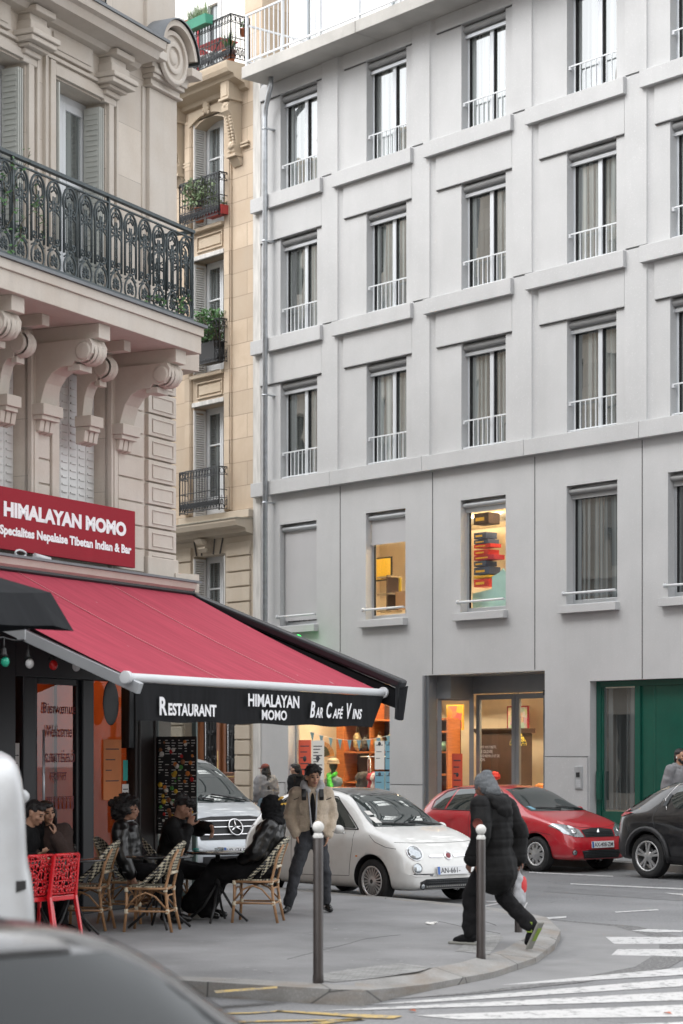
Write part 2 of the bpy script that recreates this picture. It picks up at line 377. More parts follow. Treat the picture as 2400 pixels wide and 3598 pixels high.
# road markings
def mark(name, quads, m='road_white', z=.005):
    k = MB()
    for q in quads: k.poly([(x, y, z) for x, y in q])
    return struct(name, k, m)
def ext(a, b, f): return (a[0]+(b[0]-a[0])*f, a[1]+(b[1]-a[1])*f)
def band(p1, p2, p3, p4, f=1.5):  # p1->p2 upper edge (left to right), p4->p3 lower edge
    p1, p2, p3, p4 = D(*p1), D(*p2), D(*p3), D(*p4); return [p1, ext(p1, p2, f), ext(p4, p3, f), p4]
mark('zebra_crossing', [band((905,477),(1568,414),(1568,441),(985,474)), band((425,549),(1568,454),(1568,482),(640,540)),
    band((240,571),(1568,502),(1568,533),(420,568)), band((600,588),(1568,549),(1568,592),(760,603)), band((900,640),(1568,612),(1568,650),(1000,660)),
    band((1288,303),(1568,303),(1568,328),(1318,328)), band((1330,348),(1568,347),(1568,374),(1308,369))])
mark('lane_marking', [band((1160,108),(1568,126),(1568,131),(1160,112)), band((1010,66),(1300,80),(1300,84),(1010,70), 1.05), band((1500,142),(1568,146),(1568,151),(1530,148)),
    band((1320,211),(1475,202),(1482,206),(1325,215), 1), band((1005,236),(1145,227),(1145,234),(1010,243), 1), band((850,188),(905,178),(905,182),(850,192), 1),
    band((850,172),(905,172),(905,175),(860,176), 1), [D(985,205),D(1000,178),D(1006,178),D(992,205)]])
mark('road_arrow', [[D(1380,280),D(1440,274),D(1568,279),D(1568,286),D(1470,286)]])
mark('yellow_marking', [[D(-300,583),D(0,579),D(120,571),D(120,574),D(0,583),D(-300,588)], [D(90,571),D(552,592),D(520,601),D(440,600),D(95,575)], [D(-200,612),D(0,608),D(400,602),D(410,606),D(0,614),D(-200,618)],[D(215,618),D(360,600),D(430,603),D(330,612),D(260,622)]], 'road_yellow', .009)
mark('yellow_marking', [[G(*p, .125) for p in ((750,3482),(975,3466),(975,3473),(760,3490))]], 'road_yellow', .1275)
# studded tiles
def tiles():
    m, nn, b = nodes('tiles'); MATS['tiles'] = m; co = coords(nn, world=True)
    c = ramp(nn, noise(nn, co, 6, 5), [(.3, (.20,.20,.195)), (.7, (.30,.30,.295))])
    ck = nn.nodes.new('ShaderNodeTexBrick'); nn.links.new(co, ck.inputs[0]); ck.inputs['Scale'].default_value = 1; ck.inputs['Brick Width'].default_value = .3; ck.inputs['Row Height'].default_value = .3; ck.offset = 0
    ck.inputs['Mortar Size'].default_value = .006; ck.inputs['Color1'].default_value = ck.inputs['Color2'].default_value = (1,1,1,1); ck.inputs['Mortar'].default_value = (.5,.5,.5,1)
    c = mix(nn, 1.0, c, ck.outputs[0], 'MULTIPLY'); nn.links.new(c, b.inputs['Base Color']); b.inputs['Roughness'].default_value = .8
    v = nn.nodes.new('ShaderNodeTexVoronoi'); v.inputs['Scale'].default_value = 16; v.inputs['Randomness'].default_value = 0; nn.links.new(co, v.inputs['Vector'])
    c2 = ramp(nn, v.outputs[0], [(.25, (1,1,1)), (.4, (0,0,0))]); bump(nn, b, c2, .8, .01)
tiles()
def Gs(x, y): return G(x, y, .12)
flat_tiles([Gs(880+x*.9694, 3000+y*.9694) for x, y in ((260,437),(430,412),(545,400),(660,415),(610,430),(440,456),(300,470),(220,458))])
flat_tiles([Gs(880+x*.9694, 3000+y*.9694) for x, y in ((742,357),(800,312),(868,292),(918,303),(868,368),(760,357))])

# ================================================================ GREY CONCRETE BUILDING
GB = thing('apartment_building', 'pale grey concrete apartment block with piers and ledges framing tall windows', 'building', (-30, 28, 0))
Y0 = 28.0
P = [-37.4, -34.56, -31.72, -28.88, -26.02, -23.17, -20.33]   # left edges of the piers
SILL = [7.78, 10.85, 13.92]; XL, XR = -36.70, -18.0
up_holes = [(-36.02, -34.77, s, s+2.09) for s in SILL]
for i in range(1, 6):
    for s in SILL:
        if i == 4: up_holes.append((-24.99, -23.75, s, s+2.09))
        else: up_holes.append((P[i]+1.39, P[i]+2.62, s, s+2.09))
F1 = [(-36.04,-34.79), (-33.19,-31.97), (-30.35,-29.10), (-27.50,-26.24), (-25.04,-23.78), (-21.9,-20.6)]
f1_holes = [(a, b, 4.65, 6.83) for a, b in F1]
GH = [(-35.75,-32.45,.75,3.45), (-31.38,-28.06,.125,3.48), (-26.91,-21.2,.125,3.25)]
mb = MB(); wall(mb, XL, XR, 7.6, 16.4, Y0, up_holes, .22)
wall(mb, XL, XR, .0, 7.6, Y0, f1_holes+GH, .24)
mb.quad((XL,Y0,0),(XL,Y0+14,0),(XL,Y0+14,16.4),(XL,Y0,16.4)); mb.quad((XR,Y0,0),(XR,Y0+14,0),(XR,Y0+14,16.4),(XR,Y0,16.4))
mb.box(XL, XR, 28.0, 42, 16.38, 16.5)
build('wall', mb, 'concrete', GB, world=True)
# plinth panels, slightly proud with a pale groove on top
for a in ((XL-.02, -35.85, 27.965, 28.05, .124, 1.31), (-32.4, -31.42, 27.965, 28.05, .124, 1.31), (-28.03, -26.95, 27.965, 28.05, .124, 1.87), (-35.75, -32.45, 27.965, 28.05, .124, .74)):
    mb = MB(); mb.box(*a); build('plinth', mb, 'concrete', GB, .008, True)
# vertical panel joints
M('joint', (.10,.10,.10), .9)
for x in (-34.01, -31.16, -28.32, -25.64, -22.8):
    z0 = 3.5 if -31.3 < x < -28.1 else .75+2.7 if -35.7 < x < -32.5 else 3.26 if x > -26.9 else .13
    mb = MB(); mb.box(x-.008, x+.008, 27.993, 28.01, z0, 7.46); build('joint', mb, 'joint', GB, 0, True)
for (a, b, z) in ((-28.03,-26.95,1.88), (-32.4,-31.42,1.32), (XL,-35.85,1.32)): mb = MB(); mb.box(a, b, 27.972, 28.01, z, z+.012); build('joint', mb, 'joint', GB, 0, True)
def pier(x0, z0, z1):
    pts = [(x0,28.02),(x0,27.955),(x0+.02,27.935),(x0+.50,27.935)]
    for k in range(7):
        t = k/6*pi/2; pts.append((x0+.70-.16*cos(t)*1.0, 27.999-.064*(1-sin(t))))
    pts.append((x0+.70, 28.02)); return pts
for r, s in enumerate(SILL):
    for i in range(1, 6):
        z0 = s+.035 if r else s+.015; z1 = s+3.07 if r < 2 else 16.31
        mb = MB(); mb.prism(pier(P[i], z0, z1), z0, z1, 'z'); o = build('pier', mb, 'concrete', GB, 0, True)
    mb = MB()
    zt = s+3.07-.30 if r < 2 else 16.31
    for i in range(0, 6):
        a = P[i]+.70 if i else XL; b = P[i+1]
        mb.box(a+.002, b-.002, 27.95, 28.02, s+2.09, zt-.002)
    build('spandrel', mb, 'concrete', GB, .012, True)
    for i in range(0, 6):            # shadow gap between the lintel panel and the wall panels below it
        a = P[i]+.70 if i else XL; hl = [h for h in up_holes if a < h[0] < P[i+1] and abs(h[2]-s) < .01]
        for q0, q1 in ((a+.01, hl[0][0]-.01), (hl[0][1]+.01, P[i+1]-.01)) if hl else ():
            if q1 > q0+.05: mb = MB(); mb.box(q0, q1, 27.968, 28.01, s+2.076, s+2.089); build('shadow_gap', mb, 'joint', GB, 0, True)
for r in (1, 2):
    s = SILL[r]
    for i in range(0, 6):
        a = P[i]+.44 if i else -36.37; b = P[i+1]+.06
        mb = MB(); mb.box(a, b, 27.85, 28.03, s-.30, s); build('ledge', mb, 'concrete', GB, .01, True)
    mb = MB(); mb.box(-36.90, -36.44, 27.85, 28.03, s-.30, s); build('ledge', mb, 'concrete', GB, .01, True)
s = 7.78; xs = [-36.37, -34.2, -31.33, -28.48, -25.6, -22.7, XR]
for a, b in zip(xs, xs[1:]):
    mb = MB(); mb.box(a+.004, b-.004, 27.86, 28.03, s-.30, s); build('ledge', mb, 'concrete', GB, .008, True)
mb = MB(); mb.box(-36.90, -36.44, 27.86, 28.03, s-.30, s); build('ledge', mb, 'concrete', GB, .01, True)
# sills of the mezzanine windows
for a, b in F1[:5]:
    mb = MB(); mb.box(a-.14, b+.06, 27.88, 28.03, 4.50, 4.645); build('sill', mb, 'concrete', GB, .006, True)
# French window with box, two panes and guard rail
def tall_window(wd, h=2.09, rail=True):
    f = MB(); e = .055
    f.box(.0, e, .16, .23, 0, h); f.box(wd-e, wd, .16, .23, 0, h); f.box(e, wd-e, .16, .23, 0, .05); f.box(e, wd-e, .16, .23, h-.2, h)
    c = wd*.56; f.box(c-.05, c+.05, .15, .23, .05, h-.2)
    f.box(0, wd, .02, .16, -.0, .02)
    w = build('window', f, 'alu_pale', None, .006)
    for a, b in ((e, c-.05), (c+.05, wd-e)):
        g = MB(); g.quad((a, .2, .05), (b, .2, .05), (b, .2, h-.2), (a, .2, h-.2)); build('pane', g, 'pane', w)
        g = MB(); g.box(a, a+.03, .17, .199, .05, h-.2); build('gasket', g, 'void', w)
    x = MB(); x.lathe([(.07, .005), (.07, wd-.005)], (0, .11, h-.09), 12, 'x'); x.box(.02, wd-.02, .13, .17, h-.24, h-.12)
    build('shutter_box', x, 'shutter_box', w)
    x = MB(); x.box(.0, wd, .09, .15, h-.26, h-.20); build('shutter_rail', x, 'alu', w)
    if rail:
        r = MB()
        for z in (.06, .58): r.box(.02, wd-.0, .05, .07, z-.012, z+.012)
        k = int(wd/.135)
        for q in range(1, k+1): x0 = .02+q*(wd-.02)/(k+.3); r.box(x0-.0065, x0+.0065, .052, .068, .06, .58)
        r.box(-.0, .05, .04, .10, .0, .07); r.box(0, .05, .04, .10, .52, .59)
        build('guard_rail', r, 'white_paint', w)
    return w
first = {}
def place_win(kind, make, x, z):
    if kind not in first: o = first[kind] = make(); o.parent = GB
    else:
        o = copy_tree(first[kind], GB)
    o.location = (x+30, 0, z); return o
for hx0, hx1, hz0, hz1 in up_holes:
    wd = round(hx1-hx0, 2); place_win('t%.2f' % wd, lambda: tall_window(wd), hx0, hz0)
# mezzanine windows: grey frame, one pane, round hand bar
def mezz(wd, mode, h=2.18):
    f = MB(); e = .05
    f.box(0, e, .17, .24, 0, h); f.box(wd-e, wd, .17, .24, 0, h); f.box(e, wd-e, .17, .24, 0, .10); f.box(e, wd-e, .17, .24, h-.1, h); f.box(-.0, wd, .0, .17, -.01, .015)
    w = build('window', f, 'alu', None, .006)
    g = MB(); g.quad((e,.2,.1),(wd-e,.2,.1),(wd-e,.2,h-.1),(e,.2,h-.1)); build('pane', g, 'clear' if mode == 'lit' or mode == 'half' else 'pane_grey', w)
    g = MB(); g.box(e, e+.035, .18, .199, .1, h-.1); build('gasket', g, 'void', w)
    x = MB(); x.lathe([(.055, .01), (.055, wd-.01)], (0, .10, h-.10), 12, 'x')
    if mode in ('grey', 'lit'): x.box(.02, wd-.02, .12, .15, h-.24, h-.15)
    build('blind_box', x, 'shutter_box' if mode == 'grey' else 'alu', w)
    if mode == 'closed': x = MB(); x.box(.03, wd-.0, .12, .13, .12, h-.13); build('blind', x, 'screen_grey', w)
    if mode == 'half': x = MB(); x.box(.03, wd-.0, .12, .13, h-.62, h-.13); x.box(.02, wd, .11, .14, h-.65, h-.62); build('blind', x, 'screen_grey', w)
    r = MB(); r.tube([(-.03,-.06,.21),(wd*.5,-.06,.21),(wd+.0,-.06,.21)], .022, 10); r.lathe([(.0,0),(.045,.0),(.045,.02),(0,.02)], (-.03,-.06,.21), 12, 'x')
    r.tube([(0,-.06,.21),(0,.02,.21)], .014, 6); r.tube([(wd-.05,-.06,.21),(wd-.05,.02,.21)], .014, 6); build('hand_rail', r, 'white_paint', w); return w
for (a, b), md in zip(F1[:5], ('closed', 'half', 'lit', 'grey', 'grey')):
    o = mezz(b-a, md); o.parent = GB; o.location = (a+30, 0, 4.65)
# terrace slab, railing, set-back storey
mb = MB(); xs = [-36.44, -32.66, -28.9, -25.1, XR]
for a, b in zip(xs, xs[1:]): mb.box(a+.006, b-.006, 27.27, 28.9, 16.31, 16.56)
build('terrace_slab', mb, 'concrete_slab', GB, .012, True)
mb = MB(); y = 27.36
for z in (16.68, 17.66): mb.box(-36.38, XR, y-.02, y+.02, z-.018, z+.018)
for k in range(60):
    x = -36.36+k*.155
    if k % 8 == 0: mb.box(x-.02, x+.02, y-.03, y+.03, 16.56, 17.66)
    else: mb.box(x-.009, x+.009, y-.008, y+.008, 16.68, 17.66)
for z in (16.68, 17.45): mb.box(-36.38, -36.34, y, 29.0, z-.018, z+.018)
for k in range(1, 9): mb.box(-36.37, -36.35, y+k*.18, y+k*.18+.018, 16.6, 17.45)
build('terrace_railing', mb, 'white_paint', GB, 0, True)
def cladding():
    m, nn, b = nodes('cladding'); MATS['cladding'] = m
    wv = nn.nodes.new('ShaderNodeTexWave'); wv.inputs['Scale'].default_value = 3.2; wv.bands_direction = 'X'; nn.links.new(coords(nn), wv.inputs['Vector'])
    c = ramp(nn, wv.outputs[1], [(.02, (.45,.45,.45)), (.10, (.74,.74,.735))]); nn.links.new(c, b.inputs['Base Color']); b.inputs['Roughness'].default_value = .6
cladding()
mb = MB(); wall(mb, -37.5, XR, 16.5, 20.0, 29.4, [(-36.95,-36.1,16.56,18.9), (-34.1,-33.2,16.56,18.9), (-31,-30,16.56,18.9)], .1)
mb.quad((-37.5,29.4,16.5),(-37.5,38,16.5),(-37.5,38,20),(-37.5,29.4,20)); build('attic_wall', mb, 'cladding', GB, 0, True)
for x in (-36.95, -34.1, -31):
    f = MB(); f.box(0, .06, 0, .08, 0, 2.3); f.box(.40, .46, 0, .08, 0, 2.3); f.box(.79, .85, 0, .08, 0, 2.3); f.box(0, .85, 0, .08, 2.24, 2.3)
    wd = build('window', f, 'alu_pale', GB); wd.location = (x+30, 1.42, 16.58)
    g = MB(); g.quad((.06,.05,0),(.85,.05,0),(.85,.05,2.3),(.06,.05,2.3)); build('pane', g, 'pane', wd)
# rain pipe
mb = MB(); px_, py_ = -36.30, 27.80
mb.tube([(px_,py_,3.0),(px_,py_,15.55),(px_+.02,py_,15.75),(px_+.26,py_-.1,15.98),(px_+.36,py_-.12,16.12),(px_+.36,py_-.12,16.31)], .055, 12)
for z in (4.3, 7.3, 9.6, 12.9, 15.3): mb.lathe([(.062,0),(.068,.0),(.068,.03),(.062,.03)], (px_,py_,z), 12); mb.box(px_, px_+.1, py_-.01, py_+.2, z+.005, z+.02)
build('rain_pipe', mb, 'galv', GB, 0, True)
# ---- shop interiors
M('cream_wall', (.72,.62,.48), .9, var=.05); M('foil_duct', (.75,.7,.6), .25, .9, .2, 9, bmp=.8, bs=14); M('floor_wood', (.25,.17,.1), .5)
def emit(name, col, s):
    m, nn, b = nodes(name); MATS[name] = m; b.inputs['Base Color'].default_value = (*col, 1); b.inputs['Emission Color'].default_value = (*col, 1); b.inputs['Emission Strength'].default_value = s
emit('lamp_warm', (1, .84, .60), 22.0); emit('lamp_white', (1, .93, .8), 14)
def room(x0, x1, y0, y1, z0, z1):
    mb = MB()
    mb.quad((x0,y1,z0),(x1,y1,z0),(x1,y1,z1),(x0,y1,z1)); mb.quad((x0,y0,z0),(x0,y1,z0),(x0,y1,z1),(x0,y0,z1)); mb.quad((x1,y0,z0),(x1,y1,z0),(x1,y1,z1),(x1,y0,z1))
    mb.quad((x0,y0,z1),(x1,y0,z1),(x1,y1,z1),(x0,y1,z1)); mb.quad((x0,y0,z0),(x1,y0,z0),(x1,y1,z0),(x0,y1,z0)); return build('room', mb, 'cream_wall', GB, 0, True)
room(-36.5, -27.2, 28.26, 31.6, .13, 4.2); room(-36.5, -28.3, 28.26, 31.2, 4.3, 7.4)
for (x0, x1, y0, y1, z) in ((-35.9,-32.6,28.7,28.9,4.1), (-31.2,-28.0,29.3,29.5,4.1), (-34.6,-31.6,29.2,29.35,7.25), (-30.3,-29.2,29.3,29.5,7.25)):
    mb = MB(); mb.box(x0, x1, y0, y1, z-.05, z); build('ceiling_lamp', mb, 'lamp_warm', GB, 0, True)
mb = MB(); mb.tube([(-36.4,30.2,3.62),(-27.3,30.2,3.62)], .2, 12); mb.tube([(-36,30.1,6.75),(-28.4,30.1,6.75)], .2, 12); build('air_duct', mb, 'foil_duct', GB, 0, True)
# shop window frame and pane
M('frame_grey', (.22,.23,.245), .45, .4, .05)
f = MB(); x0, x1 = -35.75, -32.45
f.box(x0, x0+.06, 28.19, 28.26, .75, 3.45); f.box(x1-.06, x1, 28.19, 28.26, .75, 3.45); f.box(x0+.06, x1-.06, 28.19, 28.26, .75, .83); f.box(x0+.06, x1-.06, 28.19, 28.26, 3.37, 3.45)
sw = build('shop_window', f, 'alu', GB, .004, True)
g = MB(); g.quad((x0+.06,28.22,.83),(x1-.06,28.22,.83),(x1-.06,28.22,3.37),(x0+.06,28.22,3.37)); build('pane', g, 'clear', sw, 0, True)
# glazed entrance, set back
f = MB(); f.box(-31.38, -27.9, 28.25, 28.9, 3.46, 3.50); YD = 28.85; dx = [-30.83, -29.72, -28.85, -27.9]
f.box(-31.38, -30.9, 28.24, YD, 3.02, 3.48); f.box(-30.9, -27.9, YD-.02, YD+.06, 3.12, 3.48)
def leaf(mb, a, b, y=None, z0=.15, z1=3.1, e=.10):
    mb.box(a, a+e, YD, YD+.06, z0, z1); mb.box(b-e, b, YD, YD+.06, z0, z1); mb.box(a+e, b-e, YD, YD+.06, z0, z0+.2); mb.box(a+e, b-e, YD, YD+.06, z1-.1, z1)
for a, b in zip(dx, dx[1:]): leaf(f, a+.005, b-.005)
f.box(-31.38, -31.30, 28.02, 28.24, .13, 3.48); f.box(-31.42, -31.36, 27.96, 28.06, .13, 3.48)
# slanted side light from the front post to the door frame
a = Vector((-31.34, 28.3, 0)); b = Vector((-30.87, YD, 0)); t = (b-a).normalized(); nn_ = Vector((-t.y, t.x, 0))
for q in (a+t*.03, b-t*.06): f.obox((q.x, q.y, 1.6), t*.045, nn_*.03, (0,0,1.5))
mid = (a+b)/2
f.obox((mid.x, mid.y, 3.05), t*.34, nn_*.03, (0,0,.06)); f.obox((mid.x, mid.y, .2), t*.34, nn_*.03, (0,0,.1))
f.box(-27.95, -27.85, 28.24, YD, .13, 3.48)
ent = build('entrance', f, 'frame_grey', GB, .004, True)
g = MB()
for a_, b_ in zip(dx, dx[1:]): g.quad((a_+.1,YD+.03,.35),(b_-.1,YD+.03,.35),(b_-.1,YD+.03,3.0),(a_+.1,YD+.03,3.0))
g.quad((a.x,a.y,.3),(b.x,b.y,.3),(b.x,b.y,3.0),(a.x,a.y,3.0)); build('pane', g, 'clear', ent, 0, True)
hd = MB(); hd.box(-29.88, -29.85, YD-.09, YD-.06, .95, 1.25); hd.box(-29.88, -29.72, YD-.09, YD-.06, 1.22, 1.25); hd.box(-29.88, -29.85, YD-.09, YD, 1.0, 1.03); build('handle', hd, 'alu_pale', ent, 0, True)
hd = MB(); hd.box(-28.9, -28.8, YD-.06, YD, 3.05, 3.15); build('door_closer', hd, 'dark_metal', ent, 0, True)
# green gate
M('green_paint', (.006,.075,.052), .22, 0, .10, 3, coat=.3)
f = MB(); yg = 28.16
f.box(-26.91, -26.80, yg, yg+.1, .13, 3.25); f.box(-26.80, -21.2, yg, yg+.1, 3.14, 3.25)
f.box(-26.80, -25.93, yg+.03, yg+.09, .13, .90); f.box(-26.80, -26.76, yg+.02, yg+.1, .9, 3.14); f.box(-25.96, -25.84, yg-.01, yg+.1, .13, 3.14)
f.box(-25.84, -24.75, yg+.04, yg+.1, .13, 3.14); f.box(-24.73, -23.4, yg+.04, yg+.1, .13, 3.14); f.box(-23.38, -21.2, yg+.04, yg+.1, .13, 3.14)
f.box(-26.86, -26.76, yg-.06, yg, 1.1, 1.62); f.box(-25.55, -25.5, yg+.03, yg+.05, .13, 3.14)
gate = build('gate', f, 'green_paint', GB, .006, True)
g = MB(); g.quad((-26.76,yg+.06,.93),(-25.96,yg+.06,.93),(-25.96,yg+.06,3.12),(-26.76,yg+.06,3.12)); build('pane', g, 'pane_grey', gate, 0, True)
# intercom plate
mb = MB(); mb.box(-27.24, -27.06, 27.94, 27.97, 1.30, 1.71); ic = build('intercom', mb, 'alu', GB, .004, True)
mb = MB(); mb.box(-27.20, -27.11, 27.935, 27.94, 1.51, 1.60); build('screen', mb, 'black', ic, 0, True)
mb = MB()
for i in range(3):
    for j in range(4): mb.box(-27.19+i*.035, -27.165+i*.035, 27.935, 27.94, 1.34+j*.035, 1.362+j*.035)
build('key', mb, 'white_paint', ic, 0, True)
# ================================================================ BEIGE BUILDING (left neighbour of the grey block)
BB = thing('stone_house', 'tall beige cut-stone house with carved brackets, small iron balconies and a carved wooden street door', 'house', (-39.5, 28, 0))
M('iron_black', (.035,.038,.042), .5, .4, .2, 12)
BW = [(-39.20,-38.0,4.2,6.37), (-39.20,-38.0,7.22,9.72), (-39.20,-38.0,10.45,13.00), (-39.20,-38.0,13.70,16.14)]
BW += [(a-3.2, b-3.2, c, d) for a, b, c, d in BW]
mb = MB(); wall(mb, -52, -36.95, 6.8, 16.95, 28.0, [b for b in BW if b[2] > 6.8], .45); build('wall', mb, 'beige_stone', BB, 0, True)
mb = MB(); wall(mb, -52, -36.95, 0, 6.8, 28.0, [b for b in BW if b[2] < 6.8]+[(-39.55,-37.62,.125,3.3)], .45); build('base_wall', mb, 'base_stone', BB, 0, True)
mb = MB(); mb.box(-36.97, -36.702, 27.985, 34, 0, 17.0); build('plaster_strip', mb, 'plaster_white', BB, 0, True)
for k in range(18):                      # rusticated blocks beside door and lower window
    z = .55+k*.335
    if z > 6.3: break
    for a, b in (((-37.60,-37.06) if z < 3.4 else (-37.92,-37.06)), (-40.6, -39.58 if z < 3.4 else -39.26)): mb = MB(); mb.box(a, b, 27.95, 28.02, z+.035, z+.335); build('stone_block', mb, 'base_stone', BB, .01, True)
for x in (-39.50, -38.0):                # flat strips either side of the window bay
    mb = MB(); mb.box(x, x+.26, 27.955, 28.02, 7.3, 16.2); mb.box(x+.03, x+.23, 27.935, 27.96, 7.32, 16.18); build('pilaster', mb, 'beige_stone', BB, .008, True)
def arch_head(mb, a, b, z, rise, y0, y1, top):
    n = 10; pts = [(a + (b-a)*i/n, z + rise*(1-((i/n-.5)*2)**2)) for i in range(n+1)]
    mb.prism([(a, top)]+[(a, z)]+pts[1:-1]+[(b, z), (b, top)], y0, y1, 'y')
mb = MB(); arch_head(mb, -39.2, -38.0, 15.98, .16, 28.0, 28.33, 16.17)
arch_head(mb, -39.32, -37.9, 16.02, .2, 27.93, 28.0, 16.34); build('window_arch', mb, 'beige_trim', BB, 0, True)
for z in (9.72, 13.0):
    mb = MB(); mb.box(-39.2, -38.0, 27.94, 28.05, z, z+.10); o = build('lintel', mb, 'plaster_white', BB, .01, True)
    mb = MB()
    for a, b, c, d in ((-39.05,-38.08,z+.17,z+.20), (-39.05,-38.08,z+.50,z+.53), (-39.05,-39.02,z+.2,z+.5), (-38.11,-38.08,z+.2,z+.5)): mb.box(a, b, 27.96, 28.01, c, d)
    mb.box(-38.97, -38.15, 27.975, 28.01, z+.25, z+.45); build('panel', mb, 'beige_trim', BB, .006, True)
    mb = MB(); mb.box(-39.2, -38.0, 27.88, 28.05, z+.62, z+.70); build('sill', mb, 'beige_trim', BB, .01, True)
M('moss_stone', (.30,.29,.24), .95, 0, .35, 9, bmp=.6, bs=25)
mb = MB(); mb.prism([(28.02,6.70),(27.80,6.76),(27.78,6.84),(27.56,6.88),(27.52,6.98),(27.52,7.03),(28.02,7.08)], -52, -36.98, 'x'); build('cornice', mb, 'base_stone', BB, 0, True)
mb = MB(); mb.box(-52, -36.96, 27.5, 28.0, 7.032, 7.052); build('cornice_top', mb, 'moss_stone', BB, 0, True)
mb = MB(); mb.box(-39.6, -36.97, 27.86, 28.02, 7.08, 7.25); build('sill', mb, 'base_stone', BB, .012, True)
mb = MB()                                # keystone scroll over the lower window
mb.prism([(28.0,6.42),(27.86,6.42),(27.8,6.5),(27.84,6.56),(27.76,6.6),(27.7,6.7),(28.0,6.72)], -38.78, -38.52, 'x')
for x in (-38.78, -38.52): mb.lathe([(0,-.02),(.06,-.02),(.06,.02),(0,.02)], (x,27.84,6.64), 12, 'x'); mb.lathe([(0,-.02),(.045,-.02),(.045,.02),(0,.02)], (x,27.87,6.47), 12, 'x')
build('keystone', mb, 'base_stone', BB, 0, True)
for x in (-39.12, -38.9, -38.4, -38.12):
    mb = MB(); mb.obox((x, 27.985, 6.56), (.006,0,0), (0,.02,0), ((x+38.65)*.12,0,.19)); build('joint', mb, 'joint', BB, 0, True)
# windows with folded louvred shutters in the left reveal
def beige_window(h, arch=0):
    f = MB(); e = .06; W = 1.2
    f.box(0, W, .34, .42, h-.07, h); f.box(0, e, .34, .42, 0, h); f.box(W-e, W, .34, .42, 0, h)
    f.box(e, W-e, .35, .41, 0, .12); 
    c = W/2
    for a, b in ((e+.005, c-.005), (c+.005, W-e-.005)):
        f.box(a, a+.055, .33, .40, .1, h-.07); f.box(b-.055, b, .33, .40, .1, h-.07); f.box(a+.055, b-.055, .33, .40, .12, .5 if h > 2.3 else .2)
        f.box(a+.055, b-.055, .33, .40, h-.14, h-.07); f.box(a+.055, b-.055, .34, .39, h*.66, h*.66+.035)
    w = build('window', f, 'white_paint', None, .004)
    g = MB(); g.quad((e,.37,.1),(W-e,.37,.1),(W-e,.37,h-.08),(e,.37,h-.08)); build('pane', g, 'pane_grey', w)
    s = MB(); s.box(.0, .035, -.01, .04, .02, h-.05); s.box(0, .035, .27, .31, .02, h-.05); s.box(0,.035,.04,.27,.02,.08); s.box(0,.035,.04,.27,h-.1,h-.05)
    k = 0; z = .1
    while z < h-.12: s.obox((.02,.155,z), (.022,0,.008), (0,.115,0), (-.003,0,.012)); z += .052
    build('shutter', s, 'shutter_white', w)
    s = MB(); s.box(W-.03, W, -.02, .03, .02, h-.05); build('shutter', s, 'shutter_white', w)
    return w
wins = {}
for a, b, c, d in BW:
    h = round(d-c, 2)
    if h not in wins: o = wins[h] = beige_window(h); o.parent = BB
    else: o = copy_tree(wins[h], BB)
    o.location = (a+39.5, 0, c)
def iron_rail(w, h=.98, dep=.28):
    r = MB()
    def seg(p, q, n):            # panel between two corner posts
        p, q = Vector(p), Vector(q); L = (q-p).length; t = (q-p)/L
        for z in (h, h-.17, h-.5, .30, .06): r.tube([p+Vector((0,0,z)), q+Vector((0,0,z))], .011 if z < h else .018, 4, smooth=False)
        k = max(1, int(L/.105))
        for i in range(k+1):
            a = p+t*L*i/k; r.tube([a+Vector((0,0,0.02 if i % k == 0 else .06)), a+Vector((0,0,h))], .016 if i % k == 0 else .0095, 4, smooth=False)
            if i == k: break
            m = p+t*L*(i+.5)/k; d = L/k
            ring = [m+t*cos(x)*d*.40+Vector((0,0,h-.085+sin(x)*.06)) for x in [2*pi*j/10 for j in range(10)]]; r.tube(ring, .009, 4, True)
            for sgn in (-1, 1):
                sp = [m+t*sgn*(d*.42*(1-j/9*.75)*abs(cos(j*.55)))+Vector((0,0,.10+.18*(j/9)+.03*sin(j*1.2))) for j in range(10)]; r.tube(sp, .010, 4)
            r.ball(m+Vector((0,0,.07)), .014, 6, 4); r.ball(m+Vector((0,0,h-.5)), .013, 6, 4); r.tube([m+Vector((0,0,.07)), m+Vector((0,0,.36))], .006, 4)
    seg((0,-dep,0), (w,-dep,0), 0); seg((0,0,0), (0,-dep,0), 0); seg((w,-dep,0), (w,0,0), 0)
    return build('balcony_rail', r, 'iron_black', None)
br = iron_rail(1.5); br.parent = BB; br.location = (-39.35+39.5, 0, 7.27)
for z in (10.52, 13.74): o = copy_tree(br, BB); o.location = (.15, 0, z)
for z in (7.27, 10.52, 13.74): o = copy_tree(br, BB); o.location = (.15-3.2, 0, z)
